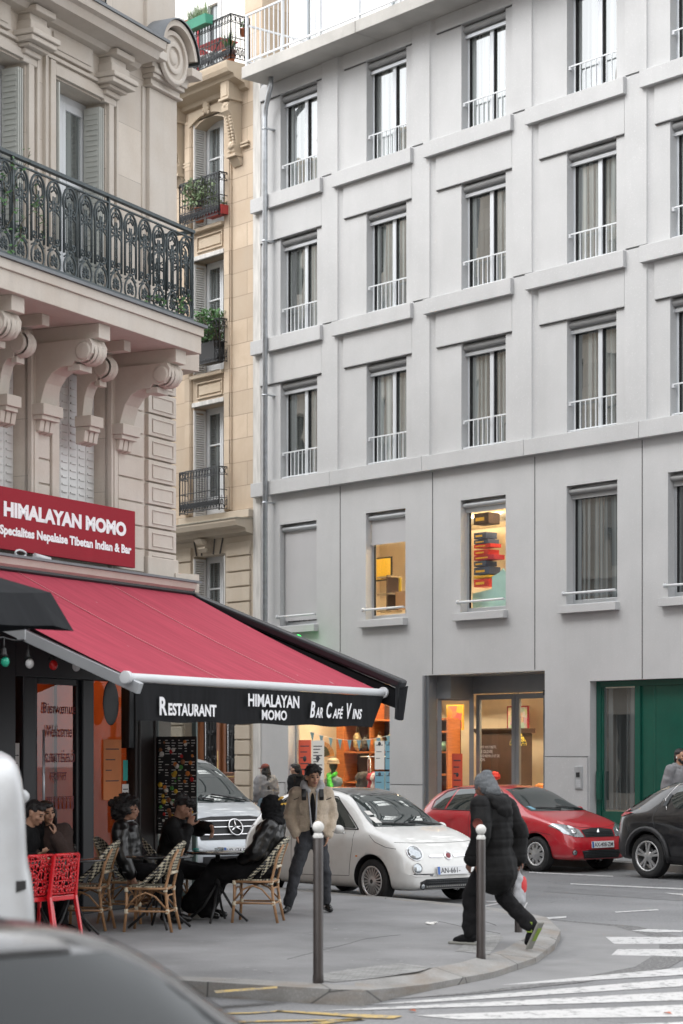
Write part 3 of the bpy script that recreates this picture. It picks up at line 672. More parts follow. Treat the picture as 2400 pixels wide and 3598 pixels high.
# upper balcony: slab, mouldings, carved consoles, railing
mb = MB(); mb.prism([(28.02,16.40),(27.9,16.44),(27.86,16.52),(27.6,16.60),(27.56,16.68),(27.44,16.70),(27.40,16.78),(27.38,16.88),(27.38,16.92),(28.9,16.94),(28.9,16.4)], -52, -37.12, 'x')
build('balcony_slab', mb, 'beige_trim', BB, 0, True)
def console(x):
    mb = MB(); w = .15
    mb.box(x-w, x+w, 27.62, 28.02, 16.2, 16.62); mb.box(x-w-.03, x+w+.03, 27.58, 28.02, 16.18, 16.23); mb.box(x-w+.05, x+w-.05, 27.605, 27.62, 16.27, 16.55)
    mb.prism([(28.0,16.2),(27.7,16.2),(27.62,16.05),(27.63,15.95),(27.72,15.85),(27.78,15.6),(27.84,15.4),(27.86,15.25),(27.78,15.2),(27.8,15.1),(27.86,15.0),(27.9,14.9),(28.0,14.85)], x-w*.8, x+w*.8, 'x')
    for k in range(16):              # acanthus relief down the front
        t = k/15; z = 16.1-1.0*t; y = 27.66+.2*t**.8
        for s in (-1, 1): mb.ball((x+s*.06*(1.15-t*.4), y, z), (.05*(1.1-.3*t), .04, .045), 7, 5)
    mb.ball((x, 27.68, 16.08), (.10,.08,.09), 10, 6); mb.ball((x, 27.82, 15.22), (.11,.08,.10), 10, 6)
    for k in range(7): mb.ball((x+.09*cos(k*.9), 27.78+.01*k, 15.2+.07*sin(k*1.3)-.04*k*.5), .045, 6, 5)
    mb.box(x-w-.02, x+w+.02, 27.78, 28.02, 14.98, 15.04); mb.prism([(28.0,14.80),(27.97,14.80),(27.86,14.95),(27.86,14.98),(28.0,14.98)], x-w, x+w, 'x')
    for k in (1, 2): mb.box(x+w, x+.42, 27.93, 28.01, 15.1+k*.07, 15.14+k*.07)
    return build('console', mb, 'beige_trim', BB, .006, True)
console(-37.52); console(-39.68); console(-42.9)
mb = MB(); mb.ball((-38.6,27.93,16.35), (.11,.07,.16), 10, 8)
for s in (-1, 1):
    for k in range(4): mb.ball((-38.6+s*(.05+.015*k), 27.9, 16.48-.09*k), (.05,.03,.05), 7, 5)
build('keystone', mb, 'beige_trim', BB, 0, True)
big = iron_rail(11.4, 1.0, .0001)
big.name = 'balcony_rail'; big.parent = BB; big.location = (-48.5+39.5, -.52, 16.93)
side = iron_rail(.5, 1.0, .0001); side.parent = BB; side.location = (-37.1+39.5, -.52, 16.93); side.rotation_euler = (0, 0, pi/2)
mb = MB(); wall(mb, -52, -38.75, 16.92, 21.5, 29.3, [(-40.95,-40.0,16.95,19.4)], .1); build('attic_wall', mb, 'white_wall', BB, 0, True)
mb = MB(); mb.box(-38.75, -38.1, 29.1, 30, 16.92, 21.5); build('attic_pier', mb, 'beige_stone', BB, 0, True)
f = MB(); 
for a in (-40.95,-40.50,-40.06): f.box(a, a+.06, 29.30, 29.36, 16.95, 19.4)
f.box(-40.95, -40.0, 29.30, 29.36, 17.5, 17.55); f.box(-40.95, -40.0, 29.30, 29.36, 18.3, 18.34); f.box(-41.05,-40.95,29.25,29.34,16.95,19.5); f.box(-40.0,-39.9,29.25,29.34,16.95,19.5)
aw = build('window', f, 'white_paint', BB, 0, True); g = MB(); g.quad((-40.95,29.38,16.95),(-40,29.38,16.95),(-40,29.38,19.4),(-40.95,29.38,19.4)); build('pane', g, 'pane_grey', aw, 0, True)
# street door
def wood():
    m, nn, b = nodes('wood_brown'); MATS['wood_brown'] = m; co = coords(nn, (14,14,.8))
    c = ramp(nn, noise(nn, co, 2.2, 5), [(.3, (.13,.045,.018)), (.7, (.26,.10,.04))]); nn.links.new(c, b.inputs['Base Color']); b.inputs['Roughness'].default_value = .42
wood()
f = MB(); yd = 28.28
f.box(-39.55, -39.42, yd, yd+.12, .13, 3.3); f.box(-37.75, -37.62, yd, yd+.12, .13, 3.3); f.box(-39.42, -37.75, yd, yd+.12, 3.15, 3.3)
dr = build('street_door', f, 'wood_brown', BB, .008, True)
for a, b in ((-39.41, -38.60), (-38.56, -37.76)):
    f = MB(); f.box(a, a+.17, yd+.02, yd+.08, .14, 3.14); f.box(b-.15, b, yd+.02, yd+.08, .14, 3.14)
    f.box(a+.17, b-.15, yd+.02, yd+.08, .14, .3); f.box(a+.17, b-.15, yd+.02, yd+.08, 1.35, 1.52); f.box(a+.17, b-.15, yd+.02, yd+.08, 2.95, 3.14)
    f.box(a+.17, b-.15, yd+.05, yd+.08, .3, 1.35); f.box(a+.22, b-.2, yd+.02, yd+.06, .4, .8); f.box(a+.22, b-.2, yd+.02, yd+.06, .95, 1.28); f.box(a+.13, b-.11, yd-.01, yd+.03, 1.49, 1.53); f.box(a+.13, b-.11, yd-.01, yd+.03, 1.3, 1.34)
    lf = build('door_leaf', f, 'wood_brown', dr, .01, True)
    g = MB(); x0, x1 = a+.17, b-.15; c = (x0+x1)/2; y = yd+.05
    for k in range(5): g.tube([(x0+(x1-x0)*k/4, y, 1.52), (x0+(x1-x0)*k/4, y, 2.95)], .014, 5)
    for s in (-1, 1):
        for zc, rr in ((1.78,.12), (2.05,.05), (2.4,.06), (2.75,.06)):
            g.tube([(c+s*(rr+.02)+rr*cos(q)*(1-q/14), y-.02, zc+rr*sin(q)*(1-q/14)) for q in [i*.6 for i in range(16)]], .014, 5)
    g.ball((c, y-.02, 1.72), (.05,.02,.12), 8, 6); g.ball((c, y-.02, 2.2), (.03,.02,.3), 8, 6); g.box(x0, x1, y+.03, y+.04, 1.5, 2.97)
    build('door_grille', g, 'iron_black', dr, 0, True)
M('brass', (.55,.40,.16), .35, .9, .2, 20)
f = MB(); f.box(-38.63, -38.53, yd-.02, yd+.06, .14, 3.14); f.box(-38.61,-38.55,yd-.035,yd,.14,3.1); build('door_stile', f, 'wood_brown', dr, .006, True)
f = MB(); f.box(-38.66, -38.62, yd-.02, yd+.02, 1.38, 2.0); f.tube([(-38.28,yd-.03,1.43),(-38.05,yd-.03,1.43)], .014, 6); f.ball((-38.28,yd-.02,1.43), .02, 6, 5); f.ball((-38.05,yd-.02,1.43), .02, 6, 5); build('handle', f, 'brass', dr, 0, True)

# ================================================================ LEFT CORNER BUILDING (local frame: x along the street, -y outward)
LO = Vector((-21.298, 14.873, 0)); LRZ = math.atan2(.91399, -.40574)
LB = thing('corner_building', 'cream stone corner building carrying an ornate iron balcony above a restaurant front', 'building', LO, LRZ)
LM = Matrix.LocRotScale(LO, Vector((0,0,LRZ)).to_tuple() and __import__('mathutils').Euler((0,0,LRZ)), None)
def lb(x, d, z): return LM @ Vector((x, -d, z))
pitch = 1.6
LW = [(-2.46-pitch*k, -1.40-pitch*k, 4.2, 6.27) for k in range(8)]; UW = [(-2.5-pitch*k, -1.46-pitch*k, 6.92, 9.43) for k in range(8)]
TW = [(-2.5-pitch*k, -1.46-pitch*k, 10.35, 12.6) for k in range(8)]
mb = MB(); wall(mb, -14, 0, 3.8, 13.6, 0, LW+UW+TW, .32)
# side face on the cross street and back
sx, sy = .40574*34, .91399*34
mb.quad((0,0,13.6),(sx,sy,13.6),(-14+sx,sy,13.6),(-14,0,13.6)); mb.quad((-14,0,0),(-14,0,13.6),(-14+sx*.5,sy*.5,13.6),(-14+sx*.5,sy*.5,0))
build('wall', mb, 'cream_stone', LB)
sideT = Matrix(((.40574, -.91399, 0, 0), (.91399, .40574, 0, 0), (0,0,1,0), (0,0,0,1)))  # x along cross street, +y inward? flipped below
def sp(x, out, z): return (x*.40574 - out*(-.91399)*1.0, x*.91399 - out*.40574, z)
mb = MB()
def sbox(x0, x1, o0, o1, z0, z1):
    P_ = [sp(x, o, z) for z in (z0, z1) for x, o in ((x0,o0),(x1,o0),(x1,o1),(x0,o1))]
    mb.add(P_, [(0,3,2,1),(4,5,6,7),(0,1,5,4),(1,2,6,5),(2,3,7,6),(3,0,4,7)])
for k in range(17):                       # piers between windows on the cross street
    sbox(k*2.0, k*2.0+.95, -.4, 0, 0, 19.4)
for z0, z1 in ((0,.9),(3.0,4.1),(6.2,6.95),(9.4,10.2),(12.6,13.3),(15.6,16.3),(18.8,19.4)): sbox(0, 34, -.4, -.002, z0, z1)
for z in (3.9, 6.6, 13.3, 19.3): sbox(-.1, 34, 0, .35, z, z+.22)
build('side_wall', mb, 'cream_stone', LB)
mb = MB(); sbox(0, 34, -.5, -.42, 0, 19.4); build('side_glazing', mb, 'pane_dark', LB)
mb = MB()
for k in range(17):
    for z in (7.0, 10.25, 13.4): sbox(k*2+.95, k*2+2.0, .0, .04, z+.9, z+.95); 
    for j in range(7):
        for z in (7.0, 13.4): sbox(k*2+1.0+j*.15, k*2+1.03+j*.15, .0, .03, z, z+.9)
build('side_railing', mb, 'iron', LB)
mb = MB(); 
P_ = [sp(0,-.3,19.5), sp(34,-.3,19.5), sp(34,-1.4,20.3), sp(0,-1.4,20.3)]; mb.quad(*P_); P_ = [sp(0,-1.4,20.3), sp(34,-1.4,20.3), sp(34,-9,20.4), sp(0,-9,20.4)]; mb.quad(*P_)
build('roof', mb, 'zinc', LB)
M('chimney_pot', (.42,.13,.06), .8, var=.2)
for x in (3, 9.5, 12.5, 17, 21, 26, 31):
    mb = MB(); sbox(x, x+1.6, -2.2, -1.0, 19.6, 21.0); build('chimney', mb, 'beige_trim', LB)
    mb = MB()
    for j in range(5): q = sp(x+.2+j*.3, -1.6, 0); mb.lathe([(.09,21.0),(.11,21.1),(.09,21.7),(.13,21.75)], q, 8)
    build('chimney_pot', mb, 'chimney_pot', LB)
# rusticated blocks of the first floor
for k in range(9):
    z = 4.07+.272*k
    if z+.27 > 6.6: break
    mb = MB(); mb.box(-.60, .035, -.055, .02, z+.022, z+.272)
    for a, b, c, d in ((-.52,-.04,z+.062,z+.075), (-.52,-.04,z+.215,z+.228), (-.52,-.507,z+.075,z+.215), (-.053,-.04,z+.075,z+.215)): mb.box(a, b, -.068, -.054, c, d)
    build('quoin', mb, 'cream_trim', LB, .006)
    for q in range(4):
        mb = MB(); mb.box(*((-1.22, -.66) if q == 0 else (-1.24-pitch*q, -1.02-pitch*q)), -.028, .02, z+.02, z+.272)
        if z < 6.2: build('stone_course', mb, 'cream_trim', LB, .006)
mb = MB(); mb.box(-.64, .06, -.075, .02, 4.03, 4.28); build('quoin', mb, 'cream_trim', LB, .01)
# window surrounds, shutters
for k in range(4):
    o = -pitch*k; mb = MB()
    mb.box(-1.40+o, -1.26+o, -.05, .05, 4.05, 6.40); mb.box(-2.60+o, -2.46+o, -.05, .05, 4.05, 6.40); mb.box(-2.46+o, -1.40+o, -.05, .05, 6.27, 6.40)
    mb.box(-1.36+o, -1.30+o, -.065, -.045, 4.05, 6.37); build('window_surround', mb, 'cream_trim', LB, .008)
    s = MB()
    for j in range(6):
        a = -2.45+o+j*.175; s.box(a+.004, a+.171, .19, .222, 4.2, 6.26)
        z = 4.3
        while z < 6.2: s.box(a+.03, a+.14, .176, .19, z, z+.018); z += .085
    s.box(-2.46+o,-1.40+o,.225,.23,4.2,6.27)
    build('shutter', s, 'shutter_white', LB)
    # upper window: folded shutters, white casement
    o2 = o; f = MB(); y = .24
    for a, b in ((-2.46,-1.98), (-1.98,-1.50)):
        f.box(a+o, a+.075+o, y, y+.05, 6.95, 9.35); f.box(b-.075+o, b+o, y, y+.05, 6.95, 9.35); f.box(a+.075+o, b-.075+o, y, y+.05, 9.26, 9.35); f.box(a+.075+o, b-.075+o, y-.005, y+.04, 8.42, 8.46); f.box(a+.075+o, b-.075+o, y, y+.05, 6.95, 7.4)
    f.box(-2.5+o, -1.46+o, y+.02, y+.06, 9.34, 9.43); f.box(-2.5+o,-2.46+o,y,y+.06,6.92,9.35); f.box(-1.5+o,-1.46+o,y,y+.06,6.92,9.35)
    w = build('window', f, 'white_paint', LB, .006)
    g = MB(); g.quad((-2.4+o,y+.03,7.3),(-1.55+o,y+.03,7.3),(-1.55+o,y+.03,9.3),(-2.4+o,y+.03,9.3)); build('pane', g, 'pane', w)
    s = MB()
    for (a, b) in ((-1.575, -1.56), (-1.54, -1.525), (-1.505, -1.49)): s.box(a+o, b+o, .0, .22, 6.95, 9.36)
    z = 7.0
    while z < 9.3: s.box(-1.585+o, -1.575+o, .03, .19, z, z+.03); z += .06
    s.box(-2.49+o, -2.47+o, -.06, .2, 6.95, 9.38); s.box(-2.455+o, -2.44+o, -.03, .2, 6.95, 9.38)
    build('shutter', s, 'shutter_sage' if 'shutter_sage' in MATS else M('shutter_sage', (.46,.47,.44), .5, var=.06) and 'shutter_sage', LB)
    mb = MB()                                # moulded surround with hood
    for a, b, c in ((0,.10,.045), (.10,.14,.02), (.16,.20,.045)):
        mb.box(-1.44+a+o, -1.44+b+o, -c, .02, 6.9, 9.5+b); mb.box(-2.52-b+o, -2.52-a+o, -c, .02, 6.9, 9.5+b); mb.box(-2.52-a+o, -1.44+a+o, -c, .02, 9.45+a, 9.45+b)
    build('window_surround', mb, 'cream_trim', LB, .005)
    mb = MB()                                # frieze panel
    mb.box(-2.62+o, -1.8+o+.0, -.06, .02, 9.72, 9.95) if False else mb.box(-2.66+o, -1.78+o, -.05, .02, 9.68, 9.96); mb.box(-2.60+o, -1.84+o, -.065, -.045, 9.73, 9.91); build('frieze_panel', mb, 'cream_trim', LB, .008)
    mb = MB()                                # stepped corbel under the main cornice
    c = -1.42+o
    for hw, d0, z0, z1 in ((.13,.05,9.42,9.50), (.15,.09,9.50,9.56), (.19,.16,9.56,9.60), (.24,.24,9.60,9.66), (.26,.27,9.66,9.72), (.19,.19,9.72,9.84), (.16,.16,9.84,9.92), (.19,.26,9.92,9.99)): mb.box(c-hw, c+hw, -d0, .02, z0, z1)
    build('corbel', mb, 'cream_trim', LB, .012)
# upper pilaster at the corner with capital and round pediment
mb = MB(); mb.box(-.60, .03, -.07, .02, 6.6, 9.85); mb.box(-.68, -.60, -.02, .02, 6.6, 9.85)
for hw, z0, z1 in ((.06,9.85,9.88), (.03,9.88,9.95), (.08,9.95,10.0), (.11,10.0,10.06)): mb.box(-.60-hw*.6, .03+hw*.6, -.07-hw, .02, z0, z1)
build('pilaster', mb, 'cream_trim', LB, .01)
mb = MB(); c = (-.29, 0, 10.26)
mb.box(-.70, .14, -.17, .05, 10.06, 10.22)
mb.lathe([(0,-.20),(.30,-.20),(.30,.05)], c, 36, 'y'); mb.lathe([(.26,-.20),(.26,-.235),(.31,-.235),(.33,-.20)], c, 36, 'y')
mb.lathe([(.13,-.20),(.13,-.23),(.19,-.23),(.19,-.20)], c, 30, 'y'); mb.lathe([(0,-.23),(.07,-.225),(.09,-.2)], c, 24, 'y')
mb.lathe([(.36,-.30),(.43,-.30),(.43,.05),(.36,.05),(.36,-.30)], c, 24, 'y', True, radians(8), radians(172))
mb.box(-.86, -.58, -.30, .05, 10.12, 10.22); mb.box(0.0, .24, -.30, .05, 10.12, 10.22)
build('round_pediment', mb, 'cream_trim', LB, .006)
mb = MB(); mb.lathe([(.431,-.33),(.448,-.33),(.448,.3),(.431,.3)], c, 24, 'y', True, radians(4), radians(176)); build('lead_cap', mb, 'zinc', LB)
mb = MB(); mb.prism([(.02,9.93),(-.14,9.95),(-.18,10.0),(-.40,10.02),(-.44,10.10),(-.50,10.12),(-.52,10.20),(.02,10.22)], -14, -.95, 'x'); build('cornice', mb, 'cream_trim', LB)
mb = MB(); mb.box(-14, -.9, -.54, .0, 10.203, 10.235); build('lead_flashing', mb, 'zinc', LB)
mb = MB(); mb.box(-.62, .03, -.05, .02, 10.3, 13.6); build('pilaster', mb, 'cream_trim', LB, .01)
# lower cornice
mb = MB(); mb.prism([(.02,3.66),(-.10,3.66),(-.12,3.76),(-.16,3.80),(-.20,3.88),(-.28,3.93),(-.30,4.0),(.02,4.03)], -14, .12, 'x'); build('cornice', mb, 'cream_trim', LB)
mb = MB(); mb.box(-14, .18, -.33, .0, 4.003, 4.03); build('lead_flashing', mb, 'zinc', LB)
# balcony
mb = MB(); mb.box(-14, -.86, -.93, .02, 6.56, 6.76); mb.box(-14, -.84, -.955, .02, 6.76, 6.86); build('balcony_slab', mb, 'cream_trim', LB, .006)
mb = MB(); mb.box(-14, -.80, -.985, .02, 6.862, 6.895); build('lead_flashing', mb, 'zinc', LB)
def lconsole(c, w=.15, depth=.80, top=6.56):
    mb = MB(); k = depth/.8
    mb.box(c-w*.75, c+w*.75, -.86, .02, 6.40, top) if depth > .6 else mb.box(c-w*.75, c+w*.75, -.6, .02, 6.44, top)
    prof = [(.02,6.40),(-.76,6.40),(-.80,6.33),(-.79,6.24),(-.73,6.17),(-.64,6.15),(-.57,6.17),(-.53,6.12),(-.46,6.12),(-.38,6.11),(-.28,6.06),(-.20,5.96),(-.16,5.84),(-.13,5.74),(.02,5.74)]
    prof = [(y*k if y < 0 else y, z) for y, z in prof]
    mb.prism(prof, c-w, c+w, 'x', False)
    for s in (-1, 1):
        mb.lathe([(0,-.02),(.085,-.02),(.10,0),(.10,.02)] if s < 0 else [(.10,-.02),(.10,0),(.085,.02),(0,.02)], (c+s*w, -.68*k, 6.27), 18, 'x')
        mb.lathe([(.125,-.03),(.14,0),(.125,.03)], (c+s*w*.5, -.68*k, 6.27), 18, 'x')
    mb.lathe([(.13,-.04),(.152,0),(.13,.04)], (c, -.68*k, 6.27), 18, 'x')
    mb.box(c-w*.8, c+w*.8, -.62*k, -.46*k, 6.07, 6.14)
    for z0, z1, a, d in ((5.62,5.74,.04,.20), (5.57,5.62,.02,.17)): mb.box(c-w-a, c+w+a, -d, .02, z0, z1)
    for q in (-.1, 0, .1): mb.prism([(-.13,5.57),(-.11,5.45),(.0,5.42),(.0,5.57)], c+q-.04, c+q+.04, 'x')
    return build('console', mb, 'cream_trim', LB, .006)
for q in (-1.2, -2.8, -4.4, -6.0): lconsole(q)
for q in (-1.93, -3.53, -5.13): lconsole(q, .09, .36)
# wrought-iron railing, scroll modules
def arc(cx, cz, rx, rz, a0, a1, n=8): return [(cx+rx*cos(radians(a0+(a1-a0)*i/n)), cz+rz*sin(radians(a0+(a1-a0)*i/n))) for i in range(n+1)]
def spiral(cx, cz, r, a0, turns, n=12): return [(cx+r*(1-.75*i/n)*cos(radians(a0+turns*360*i/n)), cz+r*(1-.75*i/n)*sin(radians(a0+turns*360*i/n))) for i in range(n+1)]
def module(mb, place, W=.297):
    c = W/2; T = lambda P_, r=.0085, n=5: mb.tube([place(u, v) for u, v in P_], r*1.3, n)
    T([(.035,.26),(.035,.72)]+arc(c, .80, c-.02, .16, 200, -20, 10)+[(W-.035,.72),(W-.035,.26)], .011)
    T(arc(c, .80, c-.06, .11, 215, -35, 8), .008)
    for s in (-1, 1):
        X = lambda P_: [(c+s*(u), v) for u, v in P_]
        T(X([(.018,.80),(.018,.30)]), .007); T(X(spiral(.065,.70,.045,100,1.1)), .008); T(X(spiral(.060,.34,.042,250,1.1)), .008)
        T(X([(.03,.66),(.10,.62),(.12,.56)]), .008); T(X([(.018,.30),(.06,.25),(.115,.22)]), .007)
        T(X(arc(0,.12,.115,.13,80,-60,7)), .009); T(X(spiral(.04,.10,.035,60,1.2,9)), .008); T(X(spiral(.03,.16,.028,200,1.2,8)), .007)
        T(X([(.0,.20),(.02,.17),(.0,.14)]), .007)
    T([(c,.86),(c,.94)], .009); T([(c-.05,.84),(c,.88),(c+.05,.84)], .008)
    for v in (.62,.52,.42): mb.tube([place(c-.03,v), place(c+.03,v)], .008, 4)
    for v in (.74,.66,.28): p = place(c, v); mb.ball(p, .018, 6, 4)
rl = MB(); zb = 6.93
k = 0; x = -.88-.297
while x > -9: module(rl, lambda u, v, x=x: Vector((x+u, -.82, zb+v))); x -= .297
for j in range(2): module(rl, lambda u, v, j=j: Vector((-.88, -.80+.30*j+u, zb+v)))
rl.box(-9.2, -.86, -.85, -.79, 7.965, 8.0); rl.box(-9.2, -.87, -.835, -.805, 7.90, 7.915); rl.box(-9.2, -.87, -.84, -.80, 6.95, 6.975)
rl.box(-.90,-.86,-.8,0,7.965,8.0); rl.box(-.89,-.87,-.8,0,6.95,6.975)
for x in (-.88, -.88-.297*6, -.88-.297*12, -.88-.297*18, -.88-.297*24): rl.box(x-.014, x+.014, -.835, -.805, 6.89, 8.0)
build('balcony_railing', rl, 'iron_green', LB)
# second-floor railing, mostly above the picture
rl = MB(); rl.box(-9, -2.05, -.42, -.38, 11.2, 11.24); rl.box(-9, -2.05, -.41, -.39, 10.3, 10.33)
for k in range(46): rl.tube([(-2.07-k*.15, -.4, 10.24), (-2.07-k*.15, -.4, 11.22)], .01, 5); rl.tube([(-2.145-k*.15+.04*cos(a), -.4, 10.42+.06*sin(a)) for a in [i*.7 for i in range(10)]], .008, 4)
build('balcony_railing', rl, 'iron', LB)
# ---- restaurant front under the awning
M('shop_black', (.006,.007,.010), .4, 0, .2, 4); M('shop_wood', (.015,.009,.008), .4, 0, .3, 3, stretch=(8,8,1)); M('orange_wall', (.62,.22,.08), .8, var=.1); M('teal_frame', (.16,.22,.21), .4, .2, .06)
f = MB()
f.box(-14, -3.31, -.06, .06, .125, 3.66); f.box(-3.31, -.9, -.06, .06, 2.77, 3.66); f.box(-3.16, -2.93, -.06, .06, .125, 2.77); f.box(-2.02, -1.80, -.07, .06, .125, 2.77)
f.box(-3.31, -3.16, -.05, .05, .125, .5); f.box(-1.80, -.90, -.05, .05, .125, .75); f.box(-2.93, -2.02, -.03, .03, .125, .35); f.box(-2.93, -2.86, -.03, .03, .35, 2.77); f.box(-2.09, -2.02, -.03, .03, .35, 2.77); f.box(-2.86,-2.09,-.03,.03,2.7,2.77)
f.box(-1.03, -.9, -.06, .06, 2.0, 3.66)
sf = build('shopfront', f, 'shop_black', LB, .008)
f = MB(); f.box(-.92, -.42, -.08, .06, .125, 3.66); f.box(-.42, .0, -.02, .06, 2.9, 3.66); f.box(-.86,-.82,-.10,-.07,.13,3.6); f.box(-.52,-.48,-.10,-.07,.13,3.6); build('pillar', f, 'shop_wood', sf, .01)
g = MB(); g.quad((-3.31,0,.5),(-3.16,0,.5),(-3.16,0,2.77),(-3.31,0,2.77)); g.quad((-2.86,0,.35),(-2.09,0,.35),(-2.09,0,2.7),(-2.86,0,2.7)); g.quad((-1.8,0,.75),(-.9,0,.75),(-.9,0,2.77),(-1.8,0,2.77)); build('pane', g, 'clear_dark', sf)
g = MB(); g.tube([(-2.80,-.07,.9),(-2.80,-.07,2.2)], .014, 8); build('handle', g, 'galv', sf)
r = MB()
r.quad((-4,1.9,.13),(1.3,1.9,.13),(1.3,1.9,3.5),(-4,1.9,3.5)); r.quad((-4,.1,.13),(-4,1.9,.13),(-4,1.9,3.5),(-4,.1,3.5)); r.quad((-.6,.1,.13),(.3,1.9,.13),(.3,1.9,3.5),(-.6,.1,3.5)); r.quad((-4,.1,3.5),(1,.1,3.5),(1,1.9,3.5),(-4,1.9,3.5)); r.quad((-4,.1,.13),(1,.1,.13),(1,1.9,.13),(-4,1.9,.13))
build('dining_room', r, 'orange_wall', LB)
emit('lamp_orange', (1, .55, .25), 3.0)
r = MB(); r.box(-2.2, -1.0, .9, 1.3, 3.35, 3.4); build('ceiling_lamp', r, 'lamp_orange', LB)
r = MB(); r.box(-2.35, -2.0, .6, 1.5, .13, 2.9); r.box(-3.4,-2.9,1.2,1.88,.13,2.4); build('cupboard', r, 'shop_wood', LB)
# teal glazed screen at the corner
f = MB(); f.box(-.42, -.38, -.06, .0, .125, 2.62); f.box(-.42, -.38, -.60, -.54, .125, 2.62); f.box(-.42, -.38, -.54, -.06, 2.50, 2.62); f.box(-.42,-.38,-.54,-.06,.125,.3)
ws = build('glass_screen', f, 'teal_frame', None, .004); ws.location = LO; ws.rotation_euler = (0,0,LRZ); tag(ws, 'narrow teal framed glass screen at the right end of the restaurant front', 'screen')
g = MB(); g.box(-.405, -.395, -.54, -.06, .3, 2.5); build('pane', g, 'clear_dark', ws)

# ---- the other side of the street, behind the viewer: seen only as reflections in bodywork and glass
OB = thing('opposite_building', 'plain pale stone building across the street, mirrored in car bodies and glass', 'building', lb(-6, 19.5, 0), LRZ)
mb = MB(); hs_ = [(-1.9-2.4*k, -.9-2.4*k, z, z+2.0) for k in range(26) for z in (1.0, 4.6, 7.8, 11.0, 14.0)]
wall(mb, -64, 0, 0, 17, 0, hs_, -.3); mb.v = [(x, -y, z) for x, y, z in mb.v]; mb.quad((0,0,0),(0,-12,0),(0,-12,17),(0,0,17)); build('wall', mb, 'cream_stone', OB)
mb = MB(); mb.quad((-64,-.28,0),(0,-.28,0),(0,-.28,17),(-64,-.28,17)); build('glazing', mb, 'pane_dark', OB)
for z in (3.9, 10.4, 16.8): mb = MB(); mb.box(-64, .1, .002, .4, z, z+.25); build('cornice', mb, 'cream_trim', OB)
# ================================================================ SIGNS, AWNING, PARASOL, LIGHTS
def local_thing(name, label, cat, group=None):
    return thing(name, label, cat, LO, LRZ, group)
def fit_text(body, x0, x1, z0, z1, mat, parent, origin=None, xa=(1,0,0), ya=(0,0,1), d=.2, bold=0, shear=0, name='lettering', ext=.002):
    """text squeezed into the rectangle x0..x1, z0..z1 of the plane through origin"""
    cu = bpy.data.curves.new(name, 'FONT'); cu.body = body; cu.size = 1; cu.extrude = 0; cu.offset = bold; cu.shear = shear; cu.resolution_u = 3
    t = bpy.data.objects.new(name, cu); C.objects.link(t)
    dg = bpy.context.evaluated_depsgraph_get(); me = bpy.data.meshes.new_from_object(t.evaluated_get(dg)); bpy.data.objects.remove(t)
    if not me.vertices: return None
    xs = [v.co.x for v in me.vertices]; ys = [v.co.y for v in me.vertices]
    ax, bx, ay, by = min(xs), max(xs), min(ys), max(ys)
    o = Vector(origin) if origin is not None else Vector((0,-d,0)); xa = Vector(xa).normalized(); ya = Vector(ya).normalized()
    for v in me.vertices:
        u = x0+(v.co.x-ax)/(bx-ax)*(x1-x0); w_ = z0+(v.co.y-ay)/(by-ay)*(z1-z0); v.co = o+xa*u+ya*w_
    me.materials.clear(); me.materials.append(MATS[mat])
    ob = bpy.data.objects.new(name, me); C.objects.link(ob)
    if parent: ob.parent = parent
    return ob
M('sign_red', (.27,.010,.022), .6, 0, .04, 2, spec=.2); M('letter_white', (.78,.78,.80), .6, 0, .02)
sg = local_thing('shop_sign', 'long red signboard with white lettering fixed on the stone front above the lower cornice', 'sign')
mb = MB(); mb.box(-9, -1.13, -.20, -.15, 4.09, 4.75); build('board', mb, 'sign_red', sg, .004)
mb = MB(); mb.box(-9, -1.2, -.15, -.02, 4.2, 4.26); mb.box(-9,-1.2,-.15,-.02,4.6,4.66); build('bracket', mb, 'dark_metal', sg)
fit_text('HIMALAYAN MOMO', -3.73, -1.33, 4.435, 4.60, 'letter_white', sg, d=.204, bold=.055)
fit_text('Specialites Nepalaise Tibetan Indian & Bar', -3.80, -1.22, 4.215, 4.345, 'letter_white', sg, d=.204, bold=.045)
# awning
def fabric(name, col, rough=.75, streak=.25, trans=0):
    m, nn, b = nodes(name); MATS[name] = m; co = coords(nn, (9,.8,.8))
    c = ramp(nn, noise(nn, co, 1.5, 4), [(.3, tuple(x*(1-streak) for x in col)), (.7, tuple(min(1,x*(1+streak)) for x in col))])
    sp = ramp(nn, noise(nn, coords(nn), 6, 2, .5), [(.74, (0,0,0)), (.78, (.5,.5,.5))]); c = mix(nn, sp, c, (.55,.5,.5)) if col[0] > .1 else c
    nn.links.new(c, b.inputs['Base Color']); b.inputs['Roughness'].default_value = rough; b.inputs['Specular IOR Level'].default_value = .15
    bump(nn, b, noise(nn, coords(nn), 120, 2), .25, .002); return m
fabric('awning_red', (.385,.058,.088), .9, .14); fabric('black_cloth', (.010,.0105,.012), .8, .3); fabric('grey_cloth', (.013,.0145,.017), .8, .2)
aw = local_thing('awning', 'red sloping restaurant awning with white front bar and black lettered valance', 'awning')
S0, S1 = -5.34, .12; NX, NY = 26, 12; mb = MB(); V = []
for j in range(NY+1):
    t = j/NY
    for i in range(NX+1):
        u = i/NX; s = S0+(S1-S0)*u
        V.append((s, -(.14+(2.76-.14)*t), 3.90+(2.66-3.90)*t-.035*sin(pi*t)+.006*sin(u*34)*sin(pi*t)))
mb.add(V, [(j*(NX+1)+i, j*(NX+1)+i+1, (j+1)*(NX+1)+i+1, (j+1)*(NX+1)+i) for j in range(NY) for i in range(NX)], True); build('canopy', mb, 'awning_red', aw)
for s in (-3.5, -1.7):      # welded seams
    mb = MB(); mb.tube([(s, -(.14+2.62*t), 3.904-1.24*t-.035*sin(pi*t)) for t in [i/12 for i in range(13)]], .006, 4); build('seam', mb, M('seam', (.60,.22,.25), .7), aw)
